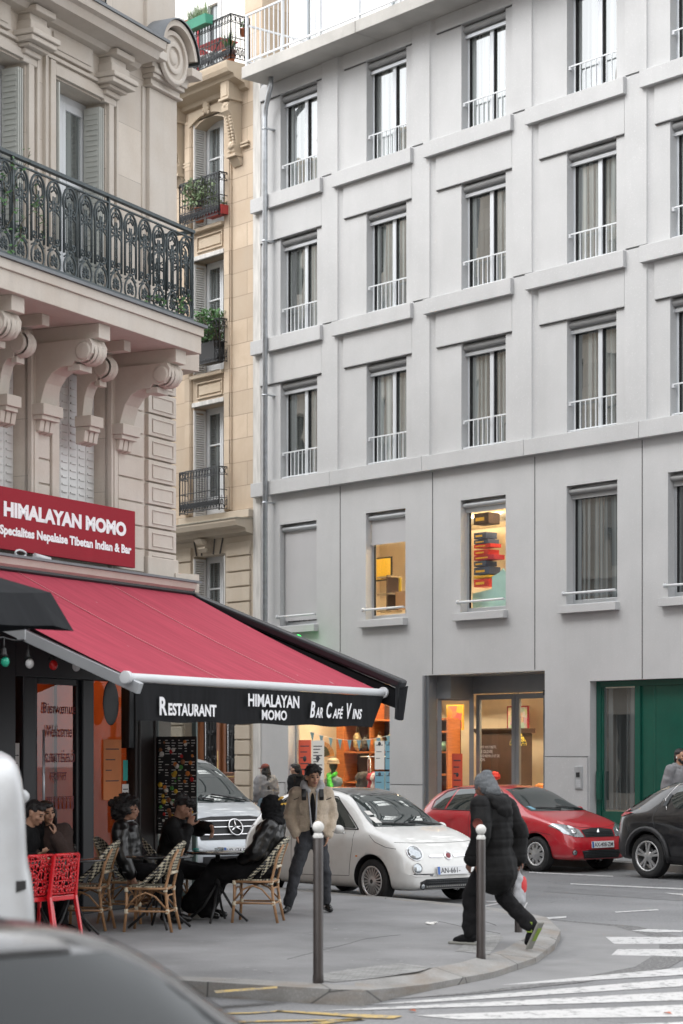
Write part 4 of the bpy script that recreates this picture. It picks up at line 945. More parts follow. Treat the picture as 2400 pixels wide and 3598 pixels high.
mb = MB(); mb.tube([(S0-.06,-2.78,2.645),(S1+.02,-2.78,2.645)], .042, 14); mb.lathe([(0,-.03),(.06,-.03),(.06,.03),(0,.03)], (S0-.06,-2.78,2.645), 14, 'x'); mb.lathe([(0,-.02),(.065,-.02),(.065,.02),(0,.02)], (S1+.03,-2.78,2.645), 14, 'x'); build('front_bar', mb, 'white_paint', aw, .004)
mb = MB(); V = []; NX = 60
for j in range(5):
    for i in range(NX+1):
        u = i/NX; s = S0+.06+(S1-S0-.34*j/4-.06)*u
        V.append((s, -2.80-.012*sin(u*47)*j/4-.015*sin(u*13+1)*j/4, 2.60-.36*j/4+.008*sin(u*29)*(j/4)))
mb.add(V, [(j*(NX+1)+i, j*(NX+1)+i+1, (j+1)*(NX+1)+i+1, (j+1)*(NX+1)+i) for j in range(4) for i in range(NX)], True); val = build('valance', mb, 'black_cloth', aw)
fit_text('R', -4.90, -4.76, 2.30, 2.475, 'letter_white', val, d=2.835, bold=.035); fit_text('ESTAURANT', -4.74, -3.82, 2.30, 2.42, 'letter_white', val, d=2.835, bold=.035)
fit_text('HIMALAYAN', -3.17, -2.05, 2.42, 2.55, 'letter_white', val, d=2.835, bold=.03); fit_text('MOMO', -2.88, -2.33, 2.285, 2.39, 'letter_white', val, d=2.835, bold=.03)
x = -1.80
for big, small, w1, w2 in (('B','AR',.12,.18), ('C','AFÉ',.14,.27), ('V','INS',.13,.26)):
    fit_text(big, x, x+w1, 2.325, 2.50, 'letter_white', val, d=2.835, bold=.03, shear=.3); fit_text(small, x+w1+.01, x+w1+w2, 2.325, 2.46 if small == 'AFÉ' else 2.44, 'letter_white', val, d=2.835, bold=.03, shear=.3); x += w1+w2+.09
mb = MB(); mb.box(-6, .18, -.24, -.02, 3.86, 3.99); build('cassette', mb, 'shop_black', aw, .02)
for s in (S0+.02, -2.2):
    mb = MB(); mb.obox((s, -1.9, 3.02-.08), (.035,0,0), (0,-.98,-.40), (0,-.02,.05)) if s < -5 else mb.obox((s,-1.5,3.12-.08), (.03,0,0), (0,-1.2,-.54), (0,-.02,.04)); build('arm', mb, 'alu', aw, .006)
mb = MB()
mb.box(S0-.02, S0+.06, -1.62, -1.52, 3.02, 3.18); mb.box(S0-.01, S0+.05, -1.05, -.1, 3.28, 3.36); build('bracket', mb, 'alu', aw, .006)
# dark gable end of the side awning
sa = local_thing('side_awning', 'folded black side awning sloping down beyond the red canopy', 'awning')
mb = MB(); a = Vector((.30, -.0, 3.90)); b = Vector((.28, -2.98, 2.735)); t = (b-a).normalized(); up = Vector((0, .36, .93))
mb.obox((a+b)/2, (.10,0,0), t*((b-a).length/2), Vector((0,-t.z,t.y))*.055); build('housing', mb, 'shop_black', sa, .03, False)
mb = MB(); V = [(.18,-.0,3.84),(.20,-2.95,2.66),(.20,-2.95,2.45),(.20,-1.5,2.95),(.19,-.2,3.35)]; mb.poly([V[0],V[1],V[2],V[3],V[4]]); mb.poly([(x+.16,y,z) for x, y, z in V]); build('lining', mb, 'black_cloth', sa)
mb = MB(); V = []
for j in range(5):
    for i in range(9): V.append((.10-.04*j/4+i/8*.33-.03*(j/4), -2.96-.02*sin(i*1.1+j*.4), 2.72-.39*j/4+.01*sin(i)))
mb.add(V, [(j*9+i, j*9+i+1, (j+1)*9+i+1, (j+1)*9+i) for j in range(4) for i in range(8)], True); build('flap', mb, 'black_cloth', sa)
# security camera-like spotlight lying on the cassette
sl_ = local_thing('spotlight', 'small white spotlight fixed on top of the awning box', 'lamp'); mb = MB(); mb.tube([(-3.25,-.26,4.06),(-3.02,-.30,4.03)], .028, 10); mb.tube([(-3.42+.1*cos(a),-.2,4.07+.035*sin(a)) for a in [i*.6 for i in range(11)]], .012, 6); build('lamp_head', mb, 'white_paint', sl_)
# black parasol at the left edge
pc = LM.inverted() @ Vector((-14.05, 8.82, 0))
par = thing('parasol', 'black square café parasol reaching in at the left edge above the terrace', 'parasol', LM @ Vector((pc.x-1.70, pc.y+1.08, 0.26)), LRZ+radians(8))
H_ = 1.3
mb = MB(); V = [(0,0,3.45)]; K = [(-H_,-H_),(H_,-H_),(H_,H_),(-H_,H_)]; N_ = 8; ring = []
for q in range(4):
    a, b = K[q], K[(q+1) % 4]
    for i in range(N_): t = i/N_; ring.append((a[0]+(b[0]-a[0])*t, a[1]+(b[1]-a[1])*t, 2.90-.07*sin(pi*t)))
for f_ in (.5, 1.0):
    for x, y, z in ring: V.append((x*f_, y*f_, 3.45+(z-3.45)*f_-(.05 if f_ < 1 else 0)))
n_ = len(ring); fs = [(0, 1+i, 1+(i+1) % n_) for i in range(n_)]+[(1+i, 1+n_+i, 1+n_+(i+1) % n_, 1+(i+1) % n_) for i in range(n_)]
mb.add(V, fs, True); build('canopy', mb, 'grey_cloth', par)
mb = MB(); V = [(x, y, z) for x, y, z in ring]+[(x*1.10, y*1.10, z-.24-.05*(abs(x)+abs(y) > 2*H_-.1)) for x, y, z in ring]; mb.add(V, [(i, n_+i, n_+(i+1) % n_, (i+1) % n_) for i in range(n_)], True); build('valance', mb, 'grey_cloth', par)
mb = MB(); mb.tube([(0,0,0),(0,0,3.42)], .025, 10)
build('pole', mb, 'dark_metal', par)
for q in K: mb = MB(); mb.tube([(0,0,3.38),(q[0]*.98,q[1]*.98,2.86)], .014, 6); build('rib', mb, 'galv', par)
mb = MB(); mb.lathe([(0,0),(.28,0),(.28,.05),(.05,.09),(.04,.3),(0,.3)], (0,0,0), 20); build('base', mb, 'dark_metal', par)
# string of coloured bulbs
st = local_thing('string_lights', 'black cable with green, white and red bulbs strung below the awning', 'string lights')
mb = MB(); pts = []; xs = [-6.5+.4*i for i in range(11)]
for i in range(len(xs)-1):
    for k in range(6): t = k/6; pts.append((xs[i]+.4*t, -1.6, 3.03-.02*sin(pi*t)))
mb.tube(pts, .009, 5)
for x in xs[1:8]: mb.tube([(x+.02,-1.6,3.03),(x+.02,-1.6,2.88)], .008, 5); mb.lathe([(.022,2.93),(.028,2.88),(.045,2.855),(.0,2.85)], (x+.02,-1.6,0), 10)
build('cable', mb, 'black', st)
for i, (nm, c_) in enumerate((('green',(.02,.35,.22)),('white',(.6,.6,.6)),('red',(.6,.02,.02)),('white',(.6,.6,.6)),('red',(.6,.02,.02)),('green',(.02,.35,.22)),('white',(.6,.6,.6)))):
    mb = MB(); mb.ball((-5.66+.4*(i-0)+(-.4 if False else 0), -1.6, 2.80), (.042,.042,.05), 12, 8); o = build('bulb', mb, M('bulb_'+nm, c_, .25), st); o['label'] = nm+' bulb'
# lettering on the door glass (seen from the street, mirrored script kept small)
M('letter_red', (.16,.02,.025), .6)
for body, x0, x1, z0, z1 in (('Bienvenue', -2.74, -2.08, 2.38, 2.50), ('Welcome', -2.67, -2.16, 2.12, 2.25), ('வணக்கம்', -2.70, -2.10, 1.84, 1.98), ('स्वागत', -2.58, -2.27, 1.60, 1.73), ('བཀྲ་ཤིས', -2.66, -2.12, 1.30, 1.46)):
    fit_text(body, x0, x1, z0, z1, 'letter_red', sf, d=.012, bold=.01, shear=.15 if body[0] in 'BW' else 0)
mb = MB(); mb.ball((0,0,0), (.17,.01,.26), 24, 12); bd = build('wall_badge', mb, 'shop_black', None); bd.location = LM @ Vector((-1.48,-.09,2.52)); bd.rotation_euler = (0,0,LRZ); tag(bd, 'dark oval plaque hanging inside the restaurant front window', 'plaque')
M('paper', (.70,.69,.66), .8, var=.03); M('teal', (.02,.35,.30), .6); M('paper_red', (.62,.09,.05), .7, var=.05); M('paper_blue', (.17,.36,.46), .7, var=.05); M('paper_yellow', (.70,.55,.05), .7); M('paper_navy', (.06,.09,.17), .7); M('ink', (.05,.05,.06), .8); M('paper_teal', (.05,.28,.26), .7)
def lposter(x0, x1, z0, z1, m, label, d=.012, cat='notice', lines=4):
    t = local_thing('poster', label, cat); mb = MB(); mb.box(x0, x1, -d-.004, -d, z0, z1); build('sheet', mb, m, t)
    mb = MB()
    for k in range(lines): z = z1-(z1-z0)*(.15+.7*k/max(1,lines)); mb.box(x0+(x1-x0)*.12, x1-(x1-x0)*(.15+.2*(k % 3)), -d-.006, -d-.004, z-.012, z)
    build('print', mb, 'ink' if m != 'shop_black' else 'paper', t)
lposter(-1.12, -.98, 1.22, 1.58, 'paper', 'white printed card under the teal tag in the restaurant window'); lposter(-1.10,-1.0,1.62,1.86,'teal','small teal tag hanging in the restaurant window', lines=0); lposter(-1.52,-1.14,1.4,2.1,'orange_wall','faded orange sheet with line drawing in the restaurant window'); lposter(-1.2,-1.0,.98,1.22,'paper','lowest white paper sheet in the restaurant window, beside the curly haired man')
lposter(-3.28,-3.18,1.2,2.05,'paper','tall strip of payment stickers on the narrow left pane', lines=7)
# illuminated menu on the corner screen
mt = MB()
# dark menu board with dish photographs, set square to the facade
menu = local_thing('menu_board', 'tall black menu board covered with small dish photos and prices beside the restaurant door', 'menu')
mb = MB(); 
mx, my0, my1, mz0, mz1 = -.435, -.62, -.06, .98, 2.14
mb.box(mx-.01, mx, my0, my1, mz0, mz1); build('board', mb, 'black', menu)
random.seed(3); cols = {'dish_orange': (.75,.25,.05), 'dish_white': (.75,.72,.66), 'dish_brown': (.3,.12,.05), 'dish_yellow': (.8,.5,.05), 'dish_green': (.1,.35,.08), 'dish_red': (.6,.03,.03)}
for k_, c_ in cols.items(): M(k_, c_, .5, var=.2, vs=30)
for nm in cols:
    mb = MB()
    for k in range(9):
        y = random.uniform(my0+.05, my1-.05); z = random.uniform(mz0+.06, mz1-.06); r_ = random.uniform(.014, .034)
        mb.lathe([(0,-.003),(r_,-.003),(r_,.0)], (mx-.0105, y, z), 10, 'x')
    build('dish_print', mb, nm, menu)
mb = MB()
for c_ in range(6):
    for k in range(34):
        if random.random() < .7: y = my1-.04-c_*.09; z = mz1-.05-k*.032; mb.box(mx-.0125, mx-.0105, y-random.uniform(.02,.07), y, z, z+.009)
build('print', mb, 'paper', menu)
# green pharmacy-like light sign above the awning end
gs = thing('neon_sign', 'small green clover shaped light sign just above the black awning edge', 'sign', (-34.75, 27.4, 4.1))
mb = MB(); 
for x, z in ((-.09,.2),(.09,.2),(-.09,.02),(.09,.02)): mb.lathe([(0,-.03),(.10,-.03),(.11,0),(.10,.03),(0,.03)], (x, 0, z), 16, 'y')
emit('green_glow', (.02,.65,.10), .8); build('petal', mb, 'green_glow', gs); mb = MB(); mb.box(-.02,.02,.03,.6,.05,.1); build('bracket', mb, 'dark_metal', gs)
# ================================================================ CARS
def paint(name, col, metal=0, rough=.3, coat=1.0, dirt=.06):
    m, nn, b = nodes(name); MATS[name] = m; co = coords(nn)
    sx = nn.nodes.new('ShaderNodeSeparateXYZ'); nn.links.new(co, sx.inputs[0])
    f = noise(nn, co, 7, 5, .6); c = mix(nn, ramp(nn, f, [(.45, (0,0,0)), (.85, (dirt*3,)*3)]), col, (.25,.23,.2))
    low = ramp(nn, sx.outputs[2], [(.16, (.4,.4,.4)), (.32, (0,0,0))]); c = mix(nn, mix(nn, 1.0, low, ramp(nn, f, [(.3,(.4,.4,.4)),(.7,(1,1,1))]), 'MULTIPLY'), c, (.14,.13,.12))
    nn.links.new(c, b.inputs['Base Color']); b.inputs['Metallic'].default_value = metal; b.inputs['Roughness'].default_value = rough
    b.inputs['Coat Weight'].default_value = coat; b.inputs['Coat Roughness'].default_value = .03; return m
paint('paint_white', (.70,.70,.68), 0, .35); paint('paint_van', (.50,.52,.54), 0, .4, .5); paint('paint_red', (.46,.008,.02), .0, .3, 1, .05); paint('paint_silver', (.50,.53,.56), .55, .35); paint('paint_black', (.010,.010,.012), .2, .3, 1, .03); paint('paint_grey', (.022,.024,.028), .5, .22, 1, .03)
M('chrome', (.75,.75,.76), .12, 1, .02); M('rim', (.55,.55,.55), .35, .8, .15, 10); M('trim_black', (.018,.018,.02), .55, 0, .2, 10); M('lamp_glass', (.42,.45,.47), .08, .7, .2, 25, coat=1); M('lamp_red', (.45,.01,.02), .15, 0, .1, coat=1); M('plate', (.72,.73,.74), .4, var=.02); M('plate_blue', (.04,.13,.42), .4); M('amber', (.7,.25,.03), .3)
glassmat('car_glass', (.022,.03,.03), .07, .01); glassmat('car_glass_near', (.012,.014,.016), -.01, .03, .5)
def ev_mesh(o):
    dg = bpy.context.evaluated_depsgraph_get(); return bpy.data.meshes.new_from_object(o.evaluated_get(dg))
def half(st):
    x, zb, belt, top, w_, wt = st; g = min(1, max(.15, (top-belt)/.2))
    p7 = (w_-.055, belt); p10 = (wt, top-.085*g)
    return [(0,zb),(w_*.5,zb),(w_*.88,zb),(w_*.975,zb+.07),(w_,zb+.22),(w_,belt*.72),(w_-.018,belt-.07),p7,((p7[0]+p10[0])/2+.012,(p7[1]+p10[1])/2),p10,(wt-.09,top-.03*g),(wt*.5,top-.006),(0,top)]
class Car:
    def __init__(s, name, label, cat, stations, paintm, loc, rz=0, arches=(), ar=.36, group=None, depth=.34):
        s.root = thing(name, label, cat, loc, rz, group); mb = MB(); V = []; n = None
        for st in stations:
            h = half(st); ring = [(st[0], -y, z) for y, z in h]+[(st[0], y, z) for y, z in reversed(h[1:-1])]
            n = len(ring); V += ring
        fs = [(i*n+k, i*n+(k+1) % n, (i+1)*n+(k+1) % n, (i+1)*n+k) for i in range(len(stations)-1) for k in range(n)]
        fs += [tuple(reversed(range(n))), tuple((len(stations)-1)*n+k for k in range(n))]
        mb.add(V, fs, True); o = build('tmp', mb, [paintm, 'trim_black'])
        sub = o.modifiers.new('s', 'SUBSURF'); sub.levels = 2; sub.render_levels = 2
        me = ev_mesh(o); bpy.data.objects.remove(o); bm = bmesh.new(); bm.from_mesh(me); s.bvh = BVHTree.FromBMesh(bm); bm.free()
        o = bpy.data.objects.new('body', me); C.objects.link(o)
        cm = MB()
        for x, z in arches:
            for sg_ in (-1, 1): cm.lathe([(0,-depth),(ar,-depth),(ar,depth),(0,depth)], (x, sg_*.85, z), 32, 'y', False)
        if arches:
            c = build('cut', cm, 'trim_black'); b = o.modifiers.new('b', 'BOOLEAN'); b.operation = 'DIFFERENCE'; b.object = c; b.solver = 'EXACT'
            try: b.material_mode = 'TRANSFER'
            except Exception: pass
            me2 = ev_mesh(o); bpy.data.objects.remove(o); bpy.data.objects.remove(c); o = bpy.data.objects.new('body', me2); C.objects.link(o)
        o.parent = s.root; s.body = o
    def ray(s, p, plane, side):
        if plane == 'xz': r = s.bvh.ray_cast(Vector((p[0], side*3, p[1])), Vector((0,-side,0)))
        elif plane == 'yz': r = s.bvh.ray_cast(Vector((side*9, p[0], p[1])), Vector((-side,0,0)))
        else: r = s.bvh.ray_cast(Vector((p[0], p[1], 5)), Vector((0,0,-1)))
        return r
    def patch(s, name, poly, plane, mat, side=-1, off=.004, step=.06, parent=None, label=None, thick=0):
        bm = bmesh.new(); bm.faces.new([bm.verts.new((x, y, 0)) for x, y in poly])
        for ax in (0, 1):
            lo = min(p[ax] for p in poly); hi = max(p[ax] for p in poly); q = lo+step
            while q < hi-1e-4:
                co = [0,0,0]; co[ax] = q; no = [0,0,0]; no[ax] = 1; bmesh.ops.bisect_plane(bm, geom=bm.verts[:]+bm.edges[:]+bm.faces[:], plane_co=co, plane_no=no); q += step
        mb = MB(); idx = {}; V = []
        for v in bm.verts:
            l, nr, _, _ = s.ray((v.co.x, v.co.y), plane, side)
            if l is None:
                l = Vector((v.co.x, side*.7, v.co.y)) if plane == 'xz' else Vector((0, v.co.x, v.co.y)); nr = Vector((0,0,0)); idx[v] = None
            else: idx[v] = len(V); V.append(l+nr*off)
        fs = [tuple(idx[v] for v in f.verts) for f in bm.faces if all(idx[v] is not None for v in f.verts)]; bm.free()
        if not fs: return None
        mb.add(V, fs, True); o = build(name, mb, mat, parent or s.root)
        o.data.update()
        if thick: md = o.modifiers.new('t', 'SOLIDIFY'); md.thickness = thick; md.offset = 0
        if label: o['label'] = label
        return o
    def both(s, name, poly, mat, **k): return [s.patch(name, poly, 'xz', mat, sd_, **k) for sd_ in (-1, 1)]
    def seam(s, pts, plane, sides=(-1, 1), r=.0035, mat='trim_black', name='panel_gap', off=0.0):
        for sd_ in sides:
            P_ = []
            for a, b in zip(pts, pts[1:]):
                n = max(1, int((Vector(b)-Vector(a)).length/.05))
                for i in range(n): t = i/n; P_.append((a[0]+(b[0]-a[0])*t, a[1]+(b[1]-a[1])*t))
            P_.append(pts[-1]); L = []
            for p in P_:
                l, nr, _, _ = s.ray(p, plane, sd_)
                if l is not None: L.append(l+nr*off)
            if len(L) > 2: m_ = MB(); m_.tube(L, r, 5); build(name, m_, mat, s.root)
    def disc(s, name, c, plane, r, mat, side=1, ring=None, parent=None, dome=.03, out=.0):
        l, nr, _, _ = s.ray(c, plane, side)
        if l is None: return
        q = nr.to_track_quat('Z', 'Y').to_matrix().to_4x4(); q.translation = l+nr*out
        m_ = MB(); m_.T = q; m_.lathe([(r, 0), (r*.92, dome*.5), (r*.6, dome*.9), (0, dome)], (0,0,0), 24); o = build(name, m_, mat, parent or s.root)
        if ring: m_ = MB(); m_.T = q; m_.lathe([(r*1.0,-.01),(r*1.0,.008),(r*1.07,.012),(r*1.14,.0),(r*1.14,-.01)], (0,0,0), 28); build('bezel', m_, ring, o)
        return o
    def wheel(s, x, side, z, y, r, rimr, style, w_=.19, mat='rim'):
        sd_ = side; m_ = MB()
        m_.lathe([(0,-w_*.3),(rimr*.55,-w_*.3),(rimr*.6,w_*.2),(0,w_*.2)], (0,0,0), 16, 'y'); o = build('wheel', m_, 'trim_black', s.root); o.location = (x, side*y, z)
        h_ = w_/2; m_ = MB()
        prof = [(rimr,-h_*.8),(rimr+.012,-h_*.95),(r-.045,-h_),(r-.012,-h_*.86),(r,-h_*.68)]
        prof += [(r-(.006 if k % 2 else 0), -h_*.68+2*h_*.68*k/10) for k in range(1, 10)]+[(r,h_*.68),(r-.012,h_*.86),(r-.045,h_),(rimr+.012,h_*.95),(rimr,h_*.8)]
        m_.lathe(prof, (0,0,0), 40, 'y'); build('tyre', m_, 'rubber', o)
        m_ = MB(); yo = sd_*h_
        m_.lathe([(rimr+.004,yo*.80),(rimr+.006,yo*.98),(rimr-.012,yo*.98),(rimr-.02,yo*.75),(rimr-.03,-yo*.2)], (0,0,0), 40, 'y')
        def spoke(a0, wa, wb, ra=.05, rb=None, yy0=.92, yy1=.80):
            rb = rb or rimr-.012; ca_, sa_ = cos(a0), sin(a0); t = (-sa_, ca_)
            P_ = []
            for rr, ww, yy in ((ra, wa, yy0), (rb, wb, yy1)):
                for sg_ in (-1, 1):
                    for dd in (0, -.022*sd_): P_.append((ca_*rr+t[0]*sg_*ww/2, yo*yy+dd, sa_*rr+t[1]*sg_*ww/2))
            m_.add(P_, [(0,1,3,2),(4,6,7,5),(0,2,6,4),(1,5,7,3),(0,4,5,1),(2,3,7,6)])
        if style == 'many':
            for k in range(20): spoke(2*pi*k/20, .012, .022, .06)
            m_.lathe([(0,yo*1.0),(.045,yo*.98),(.065,yo*.9),(.07,yo*.7)], (0,0,0), 20, 'y')
        elif style == 'cover':
            for k in range(9): spoke(2*pi*k/9, .035, .075, .05, rimr-.02)
            m_.lathe([(0,yo*1.0),(.04,yo*.98),(.07,yo*.93),(.10,yo*.9)], (0,0,0), 20, 'y'); m_.lathe([(rimr-.03,yo*.82),(rimr-.005,yo*.88)], (0,0,0), 36, 'y')
        elif style == 'double':
            for k in range(5):
                for q in (-.17, .17): spoke(2*pi*k/5+q+.3, .03, .042, .05)
            m_.lathe([(0,yo*1.0),(.035,yo*.98),(.06,yo*.9),(.08,yo*.7)], (0,0,0), 20, 'y')
        else:
            for k in range(7): spoke(2*pi*k/7, .04, .05, .04)
            m_.lathe([(0,yo*.97),(.05,yo*.95),(.07,yo*.8)], (0,0,0), 20, 'y')
        build('rim', m_, mat, o)
        m_ = MB(); m_.lathe([(0,yo*1.005),(.025,yo*1.0),(.03,yo*.98)], (0,0,0), 14, 'y'); build('hub_cap', m_, 'trim_black' if style == 'many' else mat, o); return o
    def plate(s, txt, x, z, yc=0, side=1, tilt=.0, w_=.52):
        t = thing_part('number_plate', s.root); m_ = MB(); h_ = .055
        ya, zc = yc, z; tl = Vector((side*-sin(tilt), 0, cos(tilt)))
        nrm = Vector((side*cos(tilt), 0, sin(tilt)))
        xa = Vector((0, side, 0)); o = Vector((x, yc, z))
        m_.obox(o, xa*(w_/2), nrm*.006, tl*h_); p = build('number_plate', m_, 'plate', s.root, .004)
        m_ = MB(); m_.obox(o+nrm*.0075-xa*(w_/2-.024), xa*.02, nrm*.001, tl*(h_-.005)); build('band', m_, 'plate_blue', p)
        fit_text(txt, -w_/2+.055, w_/2-.03-(0 if len(txt) > 8 else .10), -.034, .034, 'ink', p, origin=o+nrm*.0085, xa=xa, ya=tl, bold=.01, ext=0)
        return p
def thing_part(*a): return None
def mirror_cap(car, x, z, y, mat, s=1):
    for sd_ in (-1, 1):
        m_ = MB(); m_.ball((x, sd_*y, z), (.07*s,.085*s,.06*s), 12, 8); m_.tube([(x+.02, sd_*(y-.09), z-.05), (x, sd_*y, z-.02)], .018, 6); build('mirror', m_, mat, car.root)
# ---- small white hatchback -------------------------------------------------
FS = [(0.00,.34,.60,.64,.56,.46),(0.04,.25,.72,.82,.68,.55),(0.12,.21,.86,1.02,.75,.58),(0.28,.19,.93,1.23,.79,.57),(0.50,.19,.95,1.37,.80,.56),(0.85,.18,.95,1.455,.81,.57),(1.30,.18,.94,1.49,.81,.575),(1.75,.18,.92,1.48,.81,.575),(2.05,.18,.91,1.415,.81,.57),(2.30,.18,.90,1.28,.81,.59),(2.60,.18,.89,1.08,.81,.65),(2.80,.18,.88,.985,.81,.69),(2.98,.18,.85,.945,.81,.68),(3.18,.18,.80,.885,.795,.63),(3.34,.18,.72,.80,.77,.55),(3.45,.19,.60,.69,.72,.47),(3.52,.20,.50,.56,.64,.42),(3.55,.24,.42,.45,.56,.38)]
c = Car('parked_car', 'small white retro hatchback with round headlights parked along the near kerb', 'car', FS, 'paint_white', (-23.85, 18.56, 0), 0, [(.60,.30),(2.90,.30)], .345)
for x in (.60, 2.90):
    for sd_ in (-1, 1): c.wheel(x, sd_, .292, .70, .292, .195, 'many')
c.patch('windscreen', [(-.60,.985),(.60,.985),(.52,1.20),(.43,1.385),(.2,1.405),(-.2,1.405),(-.43,1.385),(-.52,1.20)], 'yz', 'car_glass', 1)
c.patch('roof_panel', [(.75,-.42),(1.98,-.44),(2.08,-.3),(2.1,0),(2.08,.3),(1.98,.44),(.75,.42)], 'xy', 'paint_black')
c.both('side_window', [(2.50,.965),(2.30,1.10),(2.08,1.27),(1.93,1.345),(1.7,1.375),(1.28,1.385),(1.28,.965)], 'car_glass')
c.both('side_window', [(1.20,.975),(1.20,1.38),(.95,1.35),(.75,1.27),(.62,1.13),(.62,1.02),(.75,.975)], 'car_glass')
c.seam([(2.55,.95),(1.93,1.36),(1.7,1.39),(1.24,1.40),(.92,1.36),(.70,1.26),(.58,1.1),(.60,1.0),(.75,.96),(2.55,.95)], 'xz', r=.009)
c.seam([(2.50,.94),(2.52,.75),(2.46,.35),(1.30,.32),(1.25,.50),(1.24,.95)], 'xz'); c.seam([(2.80,.885),(2.95,.80),(3.15,.74),(3.30,.72)], 'xz')
c.seam([(-.68,.80),(-.45,.79),(0,.785),(.45,.79),(.68,.80)], 'yz', (1,)); c.both('door_handle', [(1.36,.80),(1.50,.80),(1.50,.83),(1.36,.83)], 'chrome', off=.015, step=.03)
c.seam([(2.5,.72),(1.2,.74),(.9,.72)], 'xz', r=.002, mat='paint_white')
for y in (-.52, .52):
    c.disc('headlight', (y, .665), 'yz', .105, 'lamp_glass', 1, 'chrome', dome=.035); c.disc('fog_lamp', (y*1.06, .475), 'yz', .066, 'lamp_glass', 1, 'paint_white', dome=.02)
    c.disc('fog_lamp', (y*.92, .245), 'yz', .035, 'lamp_glass', 1, 'trim_black', dome=.01, out=.01)
    c.patch('bumper_trim', [(y/abs(y)*a, b) for a, b in ((.30,.37),(.62,.375),(.62,.41),(.30,.405))], 'yz', 'chrome', 1, off=.018, step=.05)
    c.patch('moustache_trim', [(y/abs(y)*a, b) for a, b in ((.09,.60),(.30,.605),(.33,.62),(.30,.635),(.09,.635))], 'yz', 'chrome', 1, off=.010, step=.03)
c.patch('grille', [(-.50,.215),(.50,.215),(.52,.30),(.42,.335),(-.42,.335),(-.52,.30)], 'yz', 'trim_black', 1, off=.004)
gm = MB()
for k in range(4): 
    P_ = [c.ray((-.42+.84*i/10, .225+.03*k), 'yz', 1)[0] for i in range(11)]; gm.tube([p+Vector((.012,0,0)) for p in P_ if p], .005, 4)
for k in range(26):
    P_ = [c.ray((-.42+.033*k, z), 'yz', 1)[0] for z in (.215,.28,.33)]; gm.tube([p+Vector((.010,0,0)) for p in P_ if p], .004, 4)
build('grille_mesh', gm, 'dark_metal', c.root)
c.disc('badge', (0, .62), 'yz', .055, 'chrome', 1, 'chrome', dome=.012); c.disc('badge', (0, .62), 'yz', .038, M('badge_red', (.2,.02,.03), .3), 1, None, dome=.006, out=.012)
c.plate('AN-661-', 3.575, .44, 0.0, 1, .12)
c.both('indicator', [(2.60,.60),(2.64,.60),(2.64,.62),(2.60,.62)], 'amber', off=.006, step=.02)
c.patch('tail_light', [(-.72,.70),(-.60,.70),(-.60,.95),(-.72,.95)], 'yz', 'lamp_red', -1); c.patch('tail_light', [(.72,.70),(.60,.70),(.60,.95),(.72,.95)], 'yz', 'lamp_red', -1)
mirror_cap(c, 2.36, .95, .90, 'paint_white')
for (a, b) in (((2.72,-.45),(2.80,.05)), ((2.70,.02),(2.80,.50))):
    P_ = [c.ray((a[0]+(b[0]-a[0])*t, a[1]+(b[1]-a[1])*t), 'xy', 1)[0]+Vector((0,0,.02)) for t in (0,.25,.5,.75,1)]; m_ = MB(); m_.tube(P_, .010, 5); build('wiper', m_, 'trim_black', c.root)
m_ = MB(); m_.box(1.3,1.5,-.6,-.2,.5,1.2); 
c.patch('sticker', [(-.52,1.03),(-.43,1.03),(-.43,1.10),(-.52,1.10)], 'yz', 'paper', 1, off=.007, step=.03); c.patch('sticker', [(-.50,1.13),(-.42,1.13),(-.42,1.18),(-.50,1.18)], 'yz', 'paper', 1, off=.007, step=.03)
# ---- red hatchback ----------------------------------------------------------
RS = [(0.00,.36,.62,.68,.56,.48),(0.05,.27,.80,.94,.70,.56),(0.14,.23,.90,1.11,.76,.58),(0.34,.21,.95,1.28,.80,.58),(0.62,.19,.96,1.37,.81,.58),(1.10,.18,.95,1.42,.82,.585),(1.60,.18,.94,1.425,.82,.585),(2.00,.18,.93,1.385,.82,.58),(2.25,.18,.93,1.30,.82,.59),(2.55,.18,.92,1.14,.82,.63),(2.82,.18,.90,1.02,.82,.69),(3.05,.19,.87,.955,.82,.68),(3.35,.20,.81,.885,.80,.64),(3.58,.20,.73,.80,.765,.58),(3.70,.20,.63,.69,.71,.52),(3.78,.21,.50,.56,.64,.47),(3.81,.25,.42,.46,.56,.42)]
c = Car('parked_car', 'bright red hatchback with black grille parked nose to tail along the far kerb', 'car', RS, 'paint_red', (-28.05, 25.50, 0), 0, [(.60,.30),(3.08,.30)], .345)
for x in (.60, 3.08):
    for sd_ in (-1, 1): c.wheel(x, sd_, .292, .71, .292, .19, 'cover')
c.patch('windscreen', [(-.64,.985),(.64,.985),(.55,1.19),(.46,1.335),(.2,1.36),(-.2,1.36),(-.46,1.335),(-.55,1.19)], 'yz', 'car_glass', 1)
c.both('side_window', [(2.55,.985),(2.2,1.21),(1.98,1.315),(1.50,1.345),(1.50,.985)], 'car_glass')
c.both('side_window', [(1.45,.985),(1.45,1.345),(1.0,1.33),(.85,.985)], 'car_glass'); c.both('side_window', [(.80,.985),(.95,1.325),(.72,1.27),(.50,1.12),(.48,1.0)], 'car_glass')
c.seam([(2.60,.97),(1.98,1.33),(1.50,1.362),(1.0,1.345),(.70,1.285),(.46,1.12),(.46,.98),(2.60,.97)], 'xz', r=.010); c.seam([(2.50,.96),(2.52,.7),(2.44,.33),(1.50,.30),(1.47,.96)], 'xz')
c.seam([(3.40,.62),(3.1,.66),(2.7,.68),(2.5,.7)], 'xz', r=.003); c.seam([(-.70,.80),(-.35,.735),(0,.72),(.35,.735),(.70,.80)], 'yz', (1,))
